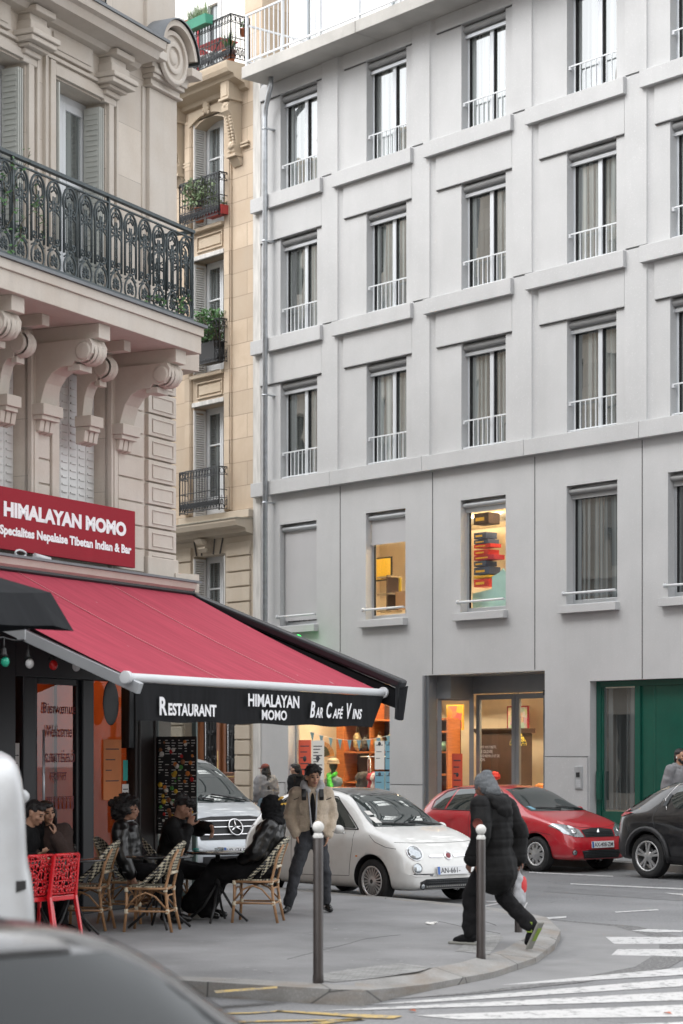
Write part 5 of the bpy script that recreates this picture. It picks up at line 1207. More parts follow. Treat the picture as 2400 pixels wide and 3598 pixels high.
for s_ in (-1, 1):
    c.patch('headlight', [(s_*.36,.575),(s_*.56,.585),(s_*.70,.64),(s_*.765,.76),(s_*.72,.80),(s_*.54,.765),(s_*.40,.70)], 'yz', 'lamp_glass', 1, off=.007, step=.04)
    c.disc('headlamp_lens', (s_*.52,.67), 'yz', .05, 'chrome', 1, None, dome=.01, out=.008); c.disc('fog_lamp', (s_*.60,.335), 'yz', .038, 'lamp_glass', 1, 'trim_black', dome=.01, out=.004)
c.patch('grille', [(-.34,.575),(.34,.575),(.36,.69),(.1,.715),(-.1,.715),(-.36,.69)], 'yz', 'trim_black', 1, off=.008, step=.04)
c.patch('grille', [(-.40,.235),(.40,.235),(.46,.37),(-.46,.37)], 'yz', 'trim_black', 1, off=.008, step=.04)
gm = MB()
for z in (.61,.635,.66,.27,.295,.32,.345):
    P_ = [c.ray((-.3+.6*i/8 if z > .5 else -.4+.8*i/8, z), 'yz', 1)[0] for i in range(9)]; gm.tube([p+Vector((.016,0,0)) for p in P_ if p], .006, 4)
build('grille_bar', gm, 'dark_metal', c.root)
m_ = MB(); p = c.ray((0,.655), 'yz', 1)[0]; m_.add([p+Vector((.012,0,.06)),p+Vector((.012,.038,0)),p+Vector((.012,0,-.06)),p+Vector((.012,-.038,0)),p+Vector((.035,0,0))], [(0,1,4),(1,2,4),(2,3,4),(3,0,4)]); build('badge', m_, 'chrome', c.root)
c.plate('AX-408-ZM', 3.835, .455, 0.0, 1, .08)
mirror_cap(c, 2.42, .98, .90, 'paint_red')
for (a, b) in (((2.78,-.5),(2.88,.0)), ((2.76,.0),(2.88,.5))):
    P_ = [c.ray((a[0]+(b[0]-a[0])*t, a[1]+(b[1]-a[1])*t), 'xy', 1)[0]+Vector((0,0,.02)) for t in (0,.25,.5,.75,1)]; m_ = MB(); m_.tube(P_, .010, 5); build('wiper', m_, 'trim_black', c.root)
c.both('door_handle', [(1.55,.80),(1.68,.80),(1.68,.83),(1.55,.83)], 'paint_red', off=.015, step=.03); c.both('door_handle', [(.98,.82),(1.10,.82),(1.10,.85),(.98,.85)], 'paint_red', off=.015, step=.03)
c.patch('tail_light', [(-.74,.72),(-.62,.72),(-.60,.95),(-.72,.95)], 'yz', 'lamp_red', -1); c.patch('tail_light', [(.74,.72),(.62,.72),(.60,.95),(.72,.95)], 'yz', 'lamp_red', -1)
c.patch('sticker', [(-.58,1.01),(-.52,1.01),(-.52,1.06),(-.58,1.06)], 'yz', 'paper_blue', 1, off=.007, step=.03)
# ---- black crossover at the right edge --------------------------------------
JS = [(0.00,.42,.72,.76,.64,.52),(0.06,.30,.92,.98,.78,.62),(0.16,.27,1.00,1.10,.84,.64),(0.40,.26,1.02,1.26,.87,.62),(0.70,.24,1.03,1.42,.88,.60),(1.00,.22,1.03,1.52,.88,.60),(1.45,.22,1.02,1.57,.88,.61),(2.10,.22,1.00,1.56,.87,.61),(2.50,.22,1.00,1.47,.87,.61),(2.85,.22,1.00,1.27,.87,.66),(3.10,.22,.98,1.10,.87,.70),(3.45,.24,.95,1.04,.86,.68),(3.80,.26,.85,.93,.82,.62),(4.02,.28,.70,.76,.74,.52),(4.13,.32,.50,.54,.62,.45)]
c = Car('parked_car', 'glossy black crossover with silver alloy wheels cut off at the right edge of the view', 'car', JS, 'paint_black', (-23.32, 25.62, 0), 0, [(.75,.345),(3.28,.345)], .40)
for x in (.75, 3.28):
    for sd_ in (-1, 1): c.wheel(x, sd_, .345, .765, .345, .235, 'double', .21)
for x in (.75, 3.28):
    for sd_ in (-1, 1):
        m_ = MB(); L = []
        for k in range(15):
            a = pi*(-.06+1.12*k/14); l = c.ray((x+.43*cos(a), .345+.43*sin(a)), 'xz', sd_)[0]
            if l: L.append(l+Vector((0,sd_*.008,0)))
        m_.tube(L, .042, 6); build('wheel_arch_trim', m_, 'trim_black', c.root)
c.both('side_window', [(1.25,1.10),(1.12,1.24),(1.25,1.42),(1.5,1.48),(1.85,1.49),(1.85,1.08)], 'car_glass'); c.both('side_window', [(1.92,1.08),(1.92,1.49),(2.3,1.45),(2.75,1.22),(2.85,1.07)], 'car_glass')
c.both('door_handle', [(1.0,1.13),(1.08,1.13),(1.13,1.30),(1.08,1.32)], 'dark_metal', off=.012, step=.04); c.seam([(1.1,1.07),(1.0,1.24),(1.15,1.47),(1.6,1.53),(2.3,1.49),(2.95,1.14)], 'xz', r=.006, mat='chrome')
c.seam([(.95,1.25),(.85,.95),(.95,.7),(1.15,.5),(1.22,.3)], 'xz', r=.004, mat='dark_metal'); c.seam([(.35,1.06),(.28,.85),(.36,.72)], 'xz', r=.004, mat='dark_metal')
for s_ in (-1, 1):
    c.patch('tail_light', [(.02,.98),(.12,1.02),(.34,1.14),(.55,1.28),(.50,1.30),(.25,1.18),(.06,1.10)] , 'xz', 'lamp_red', s_, off=.012, step=.05)
    c.patch('tail_light', [(s_*.60,.95),(s_*.80,.95),(s_*.82,1.04),(s_*.60,1.08)], 'yz', 'lamp_red', -1, off=.02)
c.patch('rear_window', [(-.52,1.16),(.52,1.16),(.46,1.45),(-.46,1.45)], 'yz', 'car_glass', -1); c.patch('bumper', [(-.8,.30),(.8,.30),(.8,.60),(-.8,.60)], 'yz', 'trim_black', -1, off=.01)
c.patch('bumper', [(.03,.33),(.32,.30),(.34,.52),(.05,.56)], 'xz', 'trim_black', -1, off=.01); c.patch('sill_trim', [(1.15,.24),(2.9,.24),(2.9,.36),(1.15,.36)], 'xz', 'trim_black', -1, off=.012)
# ---- silver van behind the terrace ------------------------------------------
VS = [(0.00,.40,.80,1.70,.80,.70),(0.06,.30,1.0,1.85,.92,.78),(0.5,.28,1.05,1.91,.95,.80),(2.0,.26,1.05,1.92,.95,.80),(3.1,.26,1.05,1.91,.95,.79),(3.45,.26,1.05,1.86,.95,.76),(3.85,.26,1.06,1.66,.95,.76),(4.25,.26,1.07,1.36,.95,.80),(4.48,.27,1.05,1.22,.95,.82),(4.72,.28,1.00,1.14,.93,.78),(4.92,.28,.88,1.02,.88,.70),(5.02,.28,.70,.82,.82,.62),(5.06,.32,.52,.58,.74,.55)]
c = Car('delivery_van', 'silver grey van with three pointed star on its grille parked behind the café tables', 'van', VS, 'paint_silver', (-30.55, 18.98, 0), 0, [(.95,.34),(4.15,.34)], .40)
for x in (.95, 4.15):
    for sd_ in (-1, 1): c.wheel(x, sd_, .335, .83, .335, .215, 'seven', .22)
c.patch('windscreen', [(-.76,1.20),(.76,1.20),(.70,1.50),(.64,1.78),(.3,1.82),(-.3,1.82),(-.64,1.78),(-.70,1.50)], 'yz', 'car_glass', 1, step=.08)
c.both('side_window', [(4.10,1.14),(3.75,1.50),(3.45,1.70),(3.0,1.72),(3.0,1.14)], 'car_glass'); c.both('side_window', [(2.9,1.14),(2.9,1.72),(1.5,1.72),(1.5,1.14)], 'car_glass')
c.patch('grille', [(-.62,.66),(.62,.66),(.72,.96),(.35,1.0),(-.35,1.0),(-.72,.96)], 'yz', 'trim_black', 1, off=.01)
for z in (.74,.85,.94):
    P_ = [c.ray((-.62+1.24*i/10, z), 'yz', 1)[0] for i in range(11)]; m_ = MB(); m_.tube([p+Vector((.02,0,0)) for p in P_ if p], .016, 6); build('grille_bar', m_, 'chrome', c.root)
p, nr, _, _ = c.ray((0,.83), 'yz', 1); q = nr.to_track_quat('X', 'Z').to_matrix().to_4x4(); q.translation = p+nr*.05
m_ = MB(); m_.T = q; m_.tube([(0, .125*cos(a), .125*sin(a)) for a in [2*pi*i/28 for i in range(28)]], .012, 6, True)
for k in range(3): a = pi/2+k*2*pi/3; m_.tube([(0,0,0),(0,.12*cos(a),.12*sin(a))], [.022,.006], 6)
build('badge', m_, 'chrome', c.root); m_ = MB(); m_.T = q; m_.lathe([(0,-.02),(.12,-.02),(.13,-.04)], (0,0,0), 24, 'x'); build('badge_base', m_, 'black', c.root)
for s_ in (-1, 1): c.patch('headlight', [(s_*.66,.72),(s_*.84,.75),(s_*.87,.98),(s_*.80,1.02),(s_*.70,.96)], 'yz', 'lamp_glass', 1, off=.01, step=.06)
c.plate('HD-634-F', 5.10, .50, -.0, 1, 0); c.patch('grille', [(-.6,.31),(.6,.31),(.6,.42),(-.6,.42)], 'yz', 'trim_black', 1, off=.01)
for (a, b) in (((4.36,-.6),(4.50,.0)), ((4.36,.05),(4.50,.6))):
    P_ = [c.ray((a[0]+(b[0]-a[0])*t, a[1]+(b[1]-a[1])*t), 'xy', 1)[0]+Vector((0,0,.03)) for t in (0,.25,.5,.75,1)]; m_ = MB(); m_.tube(P_, .014, 5); build('wiper', m_, 'trim_black', c.root)
mirror_cap(c, 3.95, 1.15, 1.03, 'trim_black', 1.5)
# ---- white panel van at the left edge -----------------------------------------
WS = [(0.00,.40,1.15,1.70,.78,.70),(0.05,.30,1.25,1.90,.86,.78),(0.3,.28,1.28,1.98,.885,.80),(1.5,.26,1.30,2.01,.89,.80),(2.4,.26,1.28,1.98,.89,.79),(2.75,.26,1.2,1.85,.89,.76),(3.2,.26,1.12,1.50,.88,.74),(3.5,.27,1.05,1.2,.87,.74),(3.85,.28,.95,1.08,.83,.68),(4.02,.28,.75,.85,.76,.58),(4.07,.34,.52,.58,.68,.50)]
WV = (-11.42, 5.955, 0)
c = Car('delivery_van', 'white panel van with small worn decals cut off at the left edge of the view', 'van', WS, 'paint_van', WV, radians(153), [(.75,.32),(3.3,.32)], .38)
for x in (.75, 3.3):
    for sd_ in (-1, 1): c.wheel(x, sd_, .31, .76, .31, .2, 'seven', .2)
mirror_cap(c, 2.9, 1.62, .95, 'paint_van', 1.0)
c.patch('windscreen', [(-.62,1.2),(.62,1.2),(.56,1.85),(-.56,1.85)], 'yz', 'car_glass', 1); c.both('side_window', [(3.1,1.2),(2.7,1.72),(2.2,1.8),(2.2,1.2)], 'car_glass')
c.patch('tail_light', [(.62,.85),(.50,.85),(.50,1.25),(.62,1.25)], 'yz', 'lamp_red', -1, off=.01)
for z in (.62,.70): c.patch('vent', [(-.84,z),(-.70,z),(-.70,z+.045),(-.84,z+.045)], 'yz', 'trim_black', -1, off=.004, step=.05)
c.patch('door_latch', [(-.80,1.12),(-.74,1.10),(-.74,1.17),(-.80,1.17)], 'yz', 'trim_black', -1, off=.006, step=.03)
# ---- dark car right in front, out of focus --------------------------------------
DS = [(0.00,.40,.80,1.10,.66,.52),(0.05,.30,.95,1.32,.80,.62),(0.16,.26,1.0,1.45,.85,.60),(0.5,.24,1.0,1.49,.87,.60),(1.2,.22,1.0,1.505,.88,.60),(2.0,.22,.99,1.50,.88,.60),(2.6,.22,.98,1.47,.88,.59),(2.9,.22,.98,1.37,.88,.62),(3.25,.22,.96,1.15,.88,.68),(3.5,.24,.93,1.03,.87,.70),(3.95,.25,.86,.95,.84,.64),(4.25,.26,.72,.80,.76,.55),(4.38,.32,.5,.56,.64,.45)]
c = Car('parked_car', 'dark grey car close in front at the lower left, sky mirrored in its roof', 'car', DS, 'paint_grey', (0,0,0), 0, [(.75,.32),(3.5,.32)], .37)
DK = c
c.root.location = (-4.67, .78, 0.0); c.root.rotation_euler = (0, 0, LRZ-.0)
for x in (.75, 3.5):
    for sd_ in (-1, 1): c.wheel(x, sd_, .31, .76, .31, .2, 'seven')
c.patch('windscreen', [(-.68,1.03),(.68,1.03),(.60,1.2),(.52,1.38),(-.52,1.38),(-.60,1.2)], 'yz', 'car_glass', 1)
c.patch('rear_window', [(-.60,1.0),(.60,1.0),(.50,1.32),(-.50,1.32)], 'yz', 'car_glass_near', -1)
c.both('side_window', [(3.15,1.02),(2.85,1.24),(2.6,1.36),(1.9,1.39),(1.9,1.02)], 'car_glass_near'); c.both('side_window', [(1.83,1.02),(1.83,1.39),(1.1,1.39),(.9,1.02)], 'car_glass_near'); c.both('side_window', [(.82,1.02),(1.0,1.39),(.55,1.37),(.3,1.05)], 'car_glass_near')
c.seam([(.3,.59),(1.2,.60),(2.4,.59)], 'xy', (1,), r=.012); c.seam([(.3,-.59),(1.2,-.60),(2.4,-.59)], 'xy', (1,), r=.012)
c.patch('roof_panel', [(1.5,-.40),(2.4,-.40),(2.4,.40),(1.5,.40)], 'xy', 'car_glass_near')
# ================================================================ PEOPLE
from mathutils import noise as mn, Euler
for nm, c_ in (('skin_tan',(.42,.235,.155)),('skin_brown',(.16,.075,.05)),('skin_light',(.50,.30,.22)),('skin_mid',(.34,.18,.12))): M(nm, c_, .5, 0, .08, 20)
M('hair_black', (.012,.010,.010), .45, 0, .5, 60, bmp=.8, bs=90, stretch=(3,3,1)); M('eye', (.015,.012,.01), .2); M('lip', (.28,.10,.08), .5)
M('sherpa', (.50,.41,.31), .95, 0, .12, 30, bmp=1.0, bs=70, sheen=.4); M('cloth_black', (.007,.007,.008), .85, 0, .4, 14, bmp=.5, bs=30, spec=.2); M('puffer_black', (.006,.006,.0065), .7, 0, .3, 8, bmp=.4, bs=20, spec=.2)
M('denim_dark', (.035,.037,.043), .9, 0, .35, 12, bmp=.5, bs=60); M('hood_grey', (.42,.43,.45), .95, 0, .08, 20, bmp=.4, bs=60); M('wool_grey', (.12,.13,.14), .95, 0, .25, 60, bmp=.8, bs=120); M('jacket_grey', (.20,.20,.21), .9, 0, .15, 20, bmp=.5, bs=40)
M('denim_blue', (.22,.30,.37), .9, 0, .12, 15); M('leather', (.007,.007,.007), .28, 0, .3, 12, bmp=.4, bs=18); M('brown_knit', (.045,.028,.024), .95, 0, .2, 60, bmp=.5, bs=90); M('cap_red', (.16,.04,.03), .85, 0, .1, 30); M('boot', (.012,.012,.012), .22, 0, .2); M('sole_white', (.6,.6,.58), .6); M('sole_grey', (.22,.22,.20), .8); M('shoe_green', (.20,.30,.04), .7)
def cap(mb, a, b, ra, rb, flat=None):
    mb.tube([a, b], [ra, rb], 12); mb.ball(a, ra, 10, 7); mb.ball(b, rb, 10, 7)
def chain(mb, pts, rs):
    for i in range(len(pts)-1): cap(mb, Vector(pts[i]), Vector(pts[i+1]), rs[i], rs[i+1])
def ell(mb, c, r, rot=None):
    old = mb.T; m = Matrix.Translation(Vector(c)) @ (rot.to_4x4() if rot is not None else Matrix()); mb.T = (old @ m) if old is not None else m; mb.ball((0,0,0), r, 14, 10); mb.T = old
def blob(name, mb, mat, parent, vox=.012, fold=0, fs=9, smooth=2, quilt=0):
    o = build('tmp', mb, mat); r = o.modifiers.new('r', 'REMESH'); r.mode = 'VOXEL'; r.voxel_size = vox; r.use_smooth_shade = True
    s_ = o.modifiers.new('s', 'SMOOTH'); s_.factor = .5; s_.iterations = smooth
    me = ev_mesh(o); bpy.data.objects.remove(o)
    if fold or quilt:
        nr = [v.normal.copy() for v in me.vertices]
        for v, n_ in zip(me.vertices, nr):
            p = v.co*fs; d = mn.noise(Vector((p.x*.8, p.y*.8, p.z*1.5)))*fold+mn.noise(p*2.3)*fold*.4
            if quilt: d -= quilt*max(0, 1-abs(((v.co.z/.155) % 1)-.5)*14)
            v.co += n_*d
    me.materials.clear(); me.materials.append(MATS[mat]); me.shade_smooth()
    o = bpy.data.objects.new(name, me); C.objects.link(o); o.parent = parent; return o
def basis(x, up=(0,0,1)):
    x = Vector(x).normalized(); y = Vector(up).cross(x).normalized(); z = x.cross(y); return Matrix((x, y, z)).transposed()
def hand(mb, w_, d, nrm, side, curl=.5, s=1.0, spread=.12):
    """palm plus five fingers: d = pointing direction, nrm = out of the palm, side = thumb side sign"""
    d = Vector(d).normalized(); nrm = Vector(nrm); nrm = (nrm-d*nrm.dot(d)).normalized(); t = d.cross(nrm)*side
    w_ = Vector(w_); R_ = Matrix((d, t, nrm)).transposed()
    ell(mb, w_+d*.045*s, (.052*s,.040*s,.016*s), R_)
    for k, (off, L, r_) in enumerate(((.028,.070,.0088),(.009,.078,.009),(-.010,.072,.0086),(-.028,.056,.0076))):
        p = w_+d*.082*s+t*off*s; dd = (d+t*(off*4*spread)); c_ = curl*(1+.12*k)
        for j, f in enumerate((.45,.32,.23)):
            dd2 = (dd*cos(c_*(j+.5))+nrm*sin(c_*(j+.5))).normalized(); q = p+dd2*L*f*s; cap(mb, p, q, r_*s*(1-.08*j), r_*s*(.92-.08*j)); p = q
    p = w_+d*.02*s+t*.034*s; dd = (d*.65+t*.75+nrm*.25).normalized()
    for j, f in enumerate((.042,.032,.026)): q = p+dd*f*s; cap(mb, p, q, (.0115-.001*j)*s, (.0105-.001*j)*s); p = q; dd = (dd+d*.35+nrm*curl*.4-t*.15).normalized()
def head(mb, c, R_, s=1.0):
    """face looks along +x of R_"""
    def P(x, y, z): return Vector(c)+R_ @ Vector((x*s, y*s, z*s))
    ell(mb, P(-.012,0,.025), (.098*s,.077*s,.092*s), R_); ell(mb, P(.012,0,-.02), (.078*s,.066*s,.088*s), R_); ell(mb, P(.040,0,-.070), (.042*s,.042*s,.040*s), R_)
    ell(mb, P(.060,0,-.092), (.018*s,.022*s,.016*s), R_)
    ell(mb, P(.080,0,.028), (.016*s,.052*s,.010*s), R_)
    cap(mb, P(.086,0,.02), P(.105,0,-.022), .008*s, .0125*s); ell(mb, P(.094,0,-.028), (.012*s,.018*s,.008*s), R_)
    for y in (-1, 1): ell(mb, P(.062,y*.040,-.018), (.022*s,.022*s,.024*s), R_); ell(mb, P(-.005,y*.080,-.005), (.022*s,.009*s,.032*s), R_)
    ell(mb, P(.088,0,-.052), (.010*s,.024*s,.0065*s), R_); ell(mb, P(.085,0,-.064), (.010*s,.020*s,.007*s), R_)
    return P
def face_bits(par, c, R_, s=1.0, hairm='hair_black', lip='lip'):
    def P(x, y, z): return Vector(c)+R_ @ Vector((x*s, y*s, z*s))
    m_ = MB()
    for y in (-1, 1): ell(m_, P(.081,y*.031,.006), (.008*s,.015*s,.0075*s), R_)
    build('eye', m_, 'eye', par)
    m_ = MB()
    for y in (-1, 1): cap(m_, P(.091,y*.016,.030), P(.082,y*.050,.033), .0045*s, .0035*s)
    build('eyebrow', m_, hairm, par)
    m_ = MB(); ell(m_, P(.0935,0,-.052), (.006*s,.024*s,.005*s), R_); ell(m_, P(.091,0,-.062), (.007*s,.019*s,.006*s), R_); build('lips', m_, lip, par)
def person(label, loc, rz, J, skin, top, legs, shoes, hd=(0,0,0), hair=None, hands=None, s=1.0, group=None, cat='person', skin_arms=True):
    root = thing('person', label, cat, loc, radians(rz), group); j = {k: Vector(v) for k, v in J.items()}
    R_ = Euler((radians(hd[2]), radians(hd[1]), radians(hd[0]))).to_matrix()
    mb = MB(); head(mb, j['hd'], R_, s)
    chain(mb, [j['nk']-Vector((0,0,.03)), j['hd']+R_ @ Vector((-.02,0,-.04))], [.058*s, .054*s])
    up = (j['nk']-j['pel']); ty = (j['sl']-j['sr']); tx = ty.cross(up).normalized(); RT = Matrix((tx, up.cross(tx).normalized(), up.normalized())).transposed()
    ell(mb, j['pel'].lerp(j['nk'], .68), (.10*s,.15*s,.20*s), RT); ell(mb, j['pel'].lerp(j['nk'], .12), (.10*s,.14*s,.16*s), RT)
    for a in 'lr':
        chain(mb, [j['s'+a], j['e'+a], j['w'+a]], [.046*s,.038*s,.027*s]); chain(mb, [j['pel']*.35+j['h'+a]*.65, j['k'+a], j['a'+a]], [.075*s,.052*s,.036*s])
        f = j.get('t'+a, j['a'+a]+Vector((.15,0,-.05))); cap(mb, j['a'+a]-Vector((0,0,.02)), f, .032*s, .022*s)
        d = (j['w'+a]-j['e'+a]).normalized(); hp = (hands or {}).get(a, {})
        hand(mb, j['w'+a], hp.get('d', d), hp.get('n', (0, -1 if a == 'l' else 1, 0)), hp.get('side', 1 if a == 'l' else -1), hp.get('curl', .4), s)
    body = blob('body', mb, skin, root, .0085, smooth=1); face_bits(root, j['hd'], R_, s)
    # upper garment
    t = top.get('t', .02); mb = MB()
    ell(mb, j['pel'].lerp(j['nk'], .66), (.115+t,.165+t,.22+t*.4), RT); ell(mb, j['pel'].lerp(j['nk'], .30), (.11+t*1.1,.155+t,.19), RT)
    if top.get('long'): ell(mb, j['pel']+Vector((0,0,-top['long']*.35)), (.125+t,.165+t*1.05,.14+top['long']*.6), RT); ell(mb, j['pel']+Vector((-.01,0,-top['long']*.7)), (.13+t,.17+t*1.1,.10+top['long']*.4), RT)
    chain(mb, [j['sl'], j['nk']-Vector((0,0,.05)), j['sr']], [.062+t*.6,.07+t*.3,.062+t*.6])
    for a in 'lr':
        w2 = j['e'+a].lerp(j['w'+a], top.get('sleeve', .93)); chain(mb, [j['s'+a], j['e'+a], w2], [.062+t*.75,.052+t*.8,.040+t*.7])
        if top.get('puff'):
            for k in range(1, 5): ell(mb, j['s'+a].lerp(j['e'+a], k/5), (.066+t,)*3); ell(mb, j['e'+a].lerp(w2, k/5), (.058+t*.8,)*3)
    if top.get('collar'): ell(mb, j['nk']+Vector((0,0,.015)), (.085,.09,.05), RT)
    g = blob('jacket', mb, top['m'], root, .013, top.get('fold', .012), top.get('fs', 8), 2, top.get('quilt', 0))
    # trousers
    t2 = legs.get('t', .015); mb = MB(); ell(mb, j['pel'], (.12+t2,.165+t2,.13), RT)
    for a in 'lr': chain(mb, [j['pel']*.3+j['h'+a]*.7, j['k'+a], j['k'+a].lerp(j['a'+a], legs.get('len', .93))], [.088+t2,.062+t2,.050+t2])
    tr = blob('trousers', mb, legs['m'], root, .013, legs.get('fold', .012), 9, 2)
    for a in 'lr':
        mb = MB(); f = j.get('t'+a, j['a'+a]+Vector((.15,0,-.05))); an = j['a'+a]; back = an-(f-an).normalized()*.05+Vector((0,0,-.045))
        cap(mb, an-Vector((0,0,.01)), an-Vector((0,0,.03)), .045, .046); cap(mb, back+Vector((0,0,.01)), an.lerp(f, .5)-Vector((0,0,.01)), .040, .044); cap(mb, an.lerp(f, .5)-Vector((0,0,.01)), f, .046, .034)
        sh = blob('shoe', mb, shoes, root, .009)
    return root, j, R_
def hairblob(root, c, R_, parts, mat='hair_black', name='hair', fold=.006, vox=.009):
    mb = MB()
    for x, y, z, r_ in parts: ell(mb, Vector(c)+R_ @ Vector((x,y,z)), r_, R_)
    return blob(name, mb, mat, root, vox, fold, 30, 1)
CAP_HAIR = [(-.03,0,.050,(.095,.085,.082)), (-.055,0,.0,(.065,.08,.085)), (.02,0,.085,(.075,.07,.04))]
TOCAM = math.degrees(math.atan2(-CAX, CAS))   # heading that looks back at the camera
# --- young man standing, hands in pockets -------------------------------------
J = dict(pel=(-.01,0,.88), nk=(.0,.01,1.40), hd=(.045,.01,1.545), sl=(-.01,.175,1.36), sr=(-.01,-.175,1.35), el=(-.08,.235,1.10), er=(-.08,-.24,1.09), wl=(.05,.185,.87), wr=(.05,-.175,.87), hl=(0,.095,.86), hr=(0,-.095,.86), kl=(.03,.15,.47), kr=(.10,-.19,.47), al=(-.08,.17,.09), ar=(.10,-.28,.09), tl=(.06,.21,.035), tr=(.25,-.34,.035))
r1, j, R_ = person('young man in beige shearling jacket over grey hood standing with hands in pockets', (*G(1095,3206,.125), .125), TOCAM+6, J, 'skin_tan', dict(m='sherpa', t=.034, fold=.014, sleeve=.86), dict(m='denim_dark', t=.012, fold=.014), 'boot', hd=(14,6,2), hands={'l': dict(d=(.1,-.3,-1), curl=.3), 'r': dict(d=(.1,.3,-1), curl=.3)})
hairblob(r1, j['hd'], R_, CAP_HAIR+[(.065,.02,.085,(.04,.055,.026)), (.06,-.035,.082,(.038,.04,.026)), (.0,.06,.07,(.075,.034,.06)), (.0,-.06,.07,(.075,.034,.06)), (.01,0,.115,(.075,.07,.035))], fold=.022)
mb = MB(); nk = j['nk']; chain(mb, [nk+Vector((.085,.045,-.02)), nk+Vector((.04,.10,.035)), nk+Vector((-.05,.09,.07)), nk+Vector((-.10,0,.06)), nk+Vector((-.05,-.09,.07)), nk+Vector((.04,-.10,.035)), nk+Vector((.085,-.045,-.02))], [.03,.042,.05,.055,.05,.042,.03]); blob('hood', mb, 'hood_grey', r1, .010, .01, 14)
mb = MB(); f_ = lambda y0, y1, z0, z1, x0, x1: mb.tube([(x0,y0,z0),((x0+x1)/2+.01,(y0+y1)/2,(z0+z1)/2),(x1,y1,z1)], .010, 6)
f_(.05,.03,1.38,1.06,.12,.185); f_(-.05,-.02,1.38,.98,.12,.19); build('drawstring', mb, 'hood_grey', r1)
mb = MB(); ell(mb, (.105,0,1.15), (.075,.038,.22)); ell(mb, (.10,0,.99), (.075,.036,.12)); blob('inner_shirt', mb, 'cloth_black', r1, .012)
mb = MB()
for s_ in (-1, 1): mb.obox((.13,s_*.10,1.345), (.012,0,.02), (0,.026,0), (-.02,0,.045)); mb.obox((.125,s_*.185,1.30),(.01,0,0),(0,.03,.012),(0,0,.006))
build('collar_tab', mb, 'leather', r1, .004)
for s_ in (-1, 1): mb = MB(); chain(mb, [(.02,s_*.205,.925), (.035,s_*.195,.895)], [.050,.046]); blob('cuff', mb, 'cloth_black', r1, .01)
# --- man walking away in a long parka -------------------------------------------
fx = G(1646,3315,.125); HX = (*G(1742,3322,.125), .125)
J = dict(pel=(.0,0,.86), nk=(.06,0,1.35), hd=(.13,0,1.49), sl=(.03,.21,1.31), sr=(.03,-.21,1.31), el=(-.03,.29,1.05), er=(-.06,-.29,1.05), wl=(.09,.27,.82), wr=(-.08,-.25,.80), hl=(0,.09,.84), hr=(0,-.09,.84), kl=(.22,.09,.47), kr=(-.04,-.07,.46), al=(.22,.11,.09), ar=(-.38,-.06,.18), tl=(.38,.11,.035), tr=(-.32,-.06,.045))
r2, j, R_ = person('person in black padded parka and grey beanie walking away past the bollard', HX, 192, J, 'skin_brown', dict(m='puffer_black', t=.058, fold=.016, fs=5, long=.26, quilt=.006, sleeve=.95), dict(m='cloth_black', t=.022, fold=.014), 'cloth_black', hd=(-6,18,0), hands={'l': dict(curl=.5), 'r': dict(curl=1.2)})
hairblob(r2, j['hd'], R_, [(-.02,0,.045,(.112,.098,.098)), (-.05,0,.0,(.095,.098,.09)), (-.09,0,-.06,(.07,.085,.08)), (-.06,0,.11,(.06,.06,.045))], 'wool_grey', 'beanie', .006)
mb = MB(); nk = j['nk']; ell(mb, nk+Vector((-.11,0,-.02)), (.09,.15,.085)); ell(mb, nk+Vector((-.16,0,-.08)), (.06,.12,.08)); chain(mb, [nk+Vector((.06,.10,0)), nk+Vector((-.06,.13,.03)), nk+Vector((-.06,-.13,.03)), nk+Vector((.06,-.10,0))], [.05,.06,.06,.05]); blob('hood', mb, 'puffer_black', r2, .012, .012, 10)
mb = MB(); mb.lathe([(0,-.004),(.05,-.004),(.05,.0)], (0,0,0), 20, 'y'); o = build('arm_badge', mb, 'cap_red', r2); o.location = (-.06,.385,1.16); o.rotation_euler = (radians(-8), 0, radians(18)); mb = MB(); mb.lathe([(0,-.006),(.036,-.006),(.036,-.004)], (0,0.012,0), 16, 'y'); mb.v = [(x, -y, z) for x, y, z in mb.v]; o2 = build('badge_face', mb, 'hood_grey', o)
for pos in (((.43,.11,.012),(-.0,.11,.012)),): pass
mb = MB(); mb.box(.12,.45,.065,.155,0,.028); o = build('shoe_sole', mb, 'sole_grey', r2, .012); mb = MB(); mb.obox((-.40,-.06,.11), (.012,0,.006), (0,.048,0), (-.07,0,.13)); build('shoe_sole', mb, 'sole_grey', r2, .01); mb = MB(); mb.obox((-.422,-.06,.12), (.004,0,.002), (0,.03,0), (-.035,0,.06)); mb.obox((-.37,-.015,.19),(.03,0,0),(0,.004,0),(0,0,.05)); build('shoe_stripe', mb, 'shoe_green', r2)
bag = thing('carrier_bag', 'white and grey plastic carrier bag with a red disc, hanging from the walker\'s hand', 'bag', (r2.location.x, r2.location.y, .125), radians(192))
mb = MB(); ell(mb, (-.10,-.24,.53), (.045,.10,.15)); ell(mb, (-.10,-.24,.43), (.05,.11,.07)); cap(mb, (-.09,-.24,.66), (-.085,-.24,.74), .03, .012); blob('bag_body', mb, 'hood_grey', bag, .012, .02, 9)
mb = MB(); mb.ball((-.135,-.275,.56), (.014,.05,.085), 16, 10); build('red_disc', mb, 'awning_red' if False else M('bag_red', (.6,.03,.03), .5), bag)
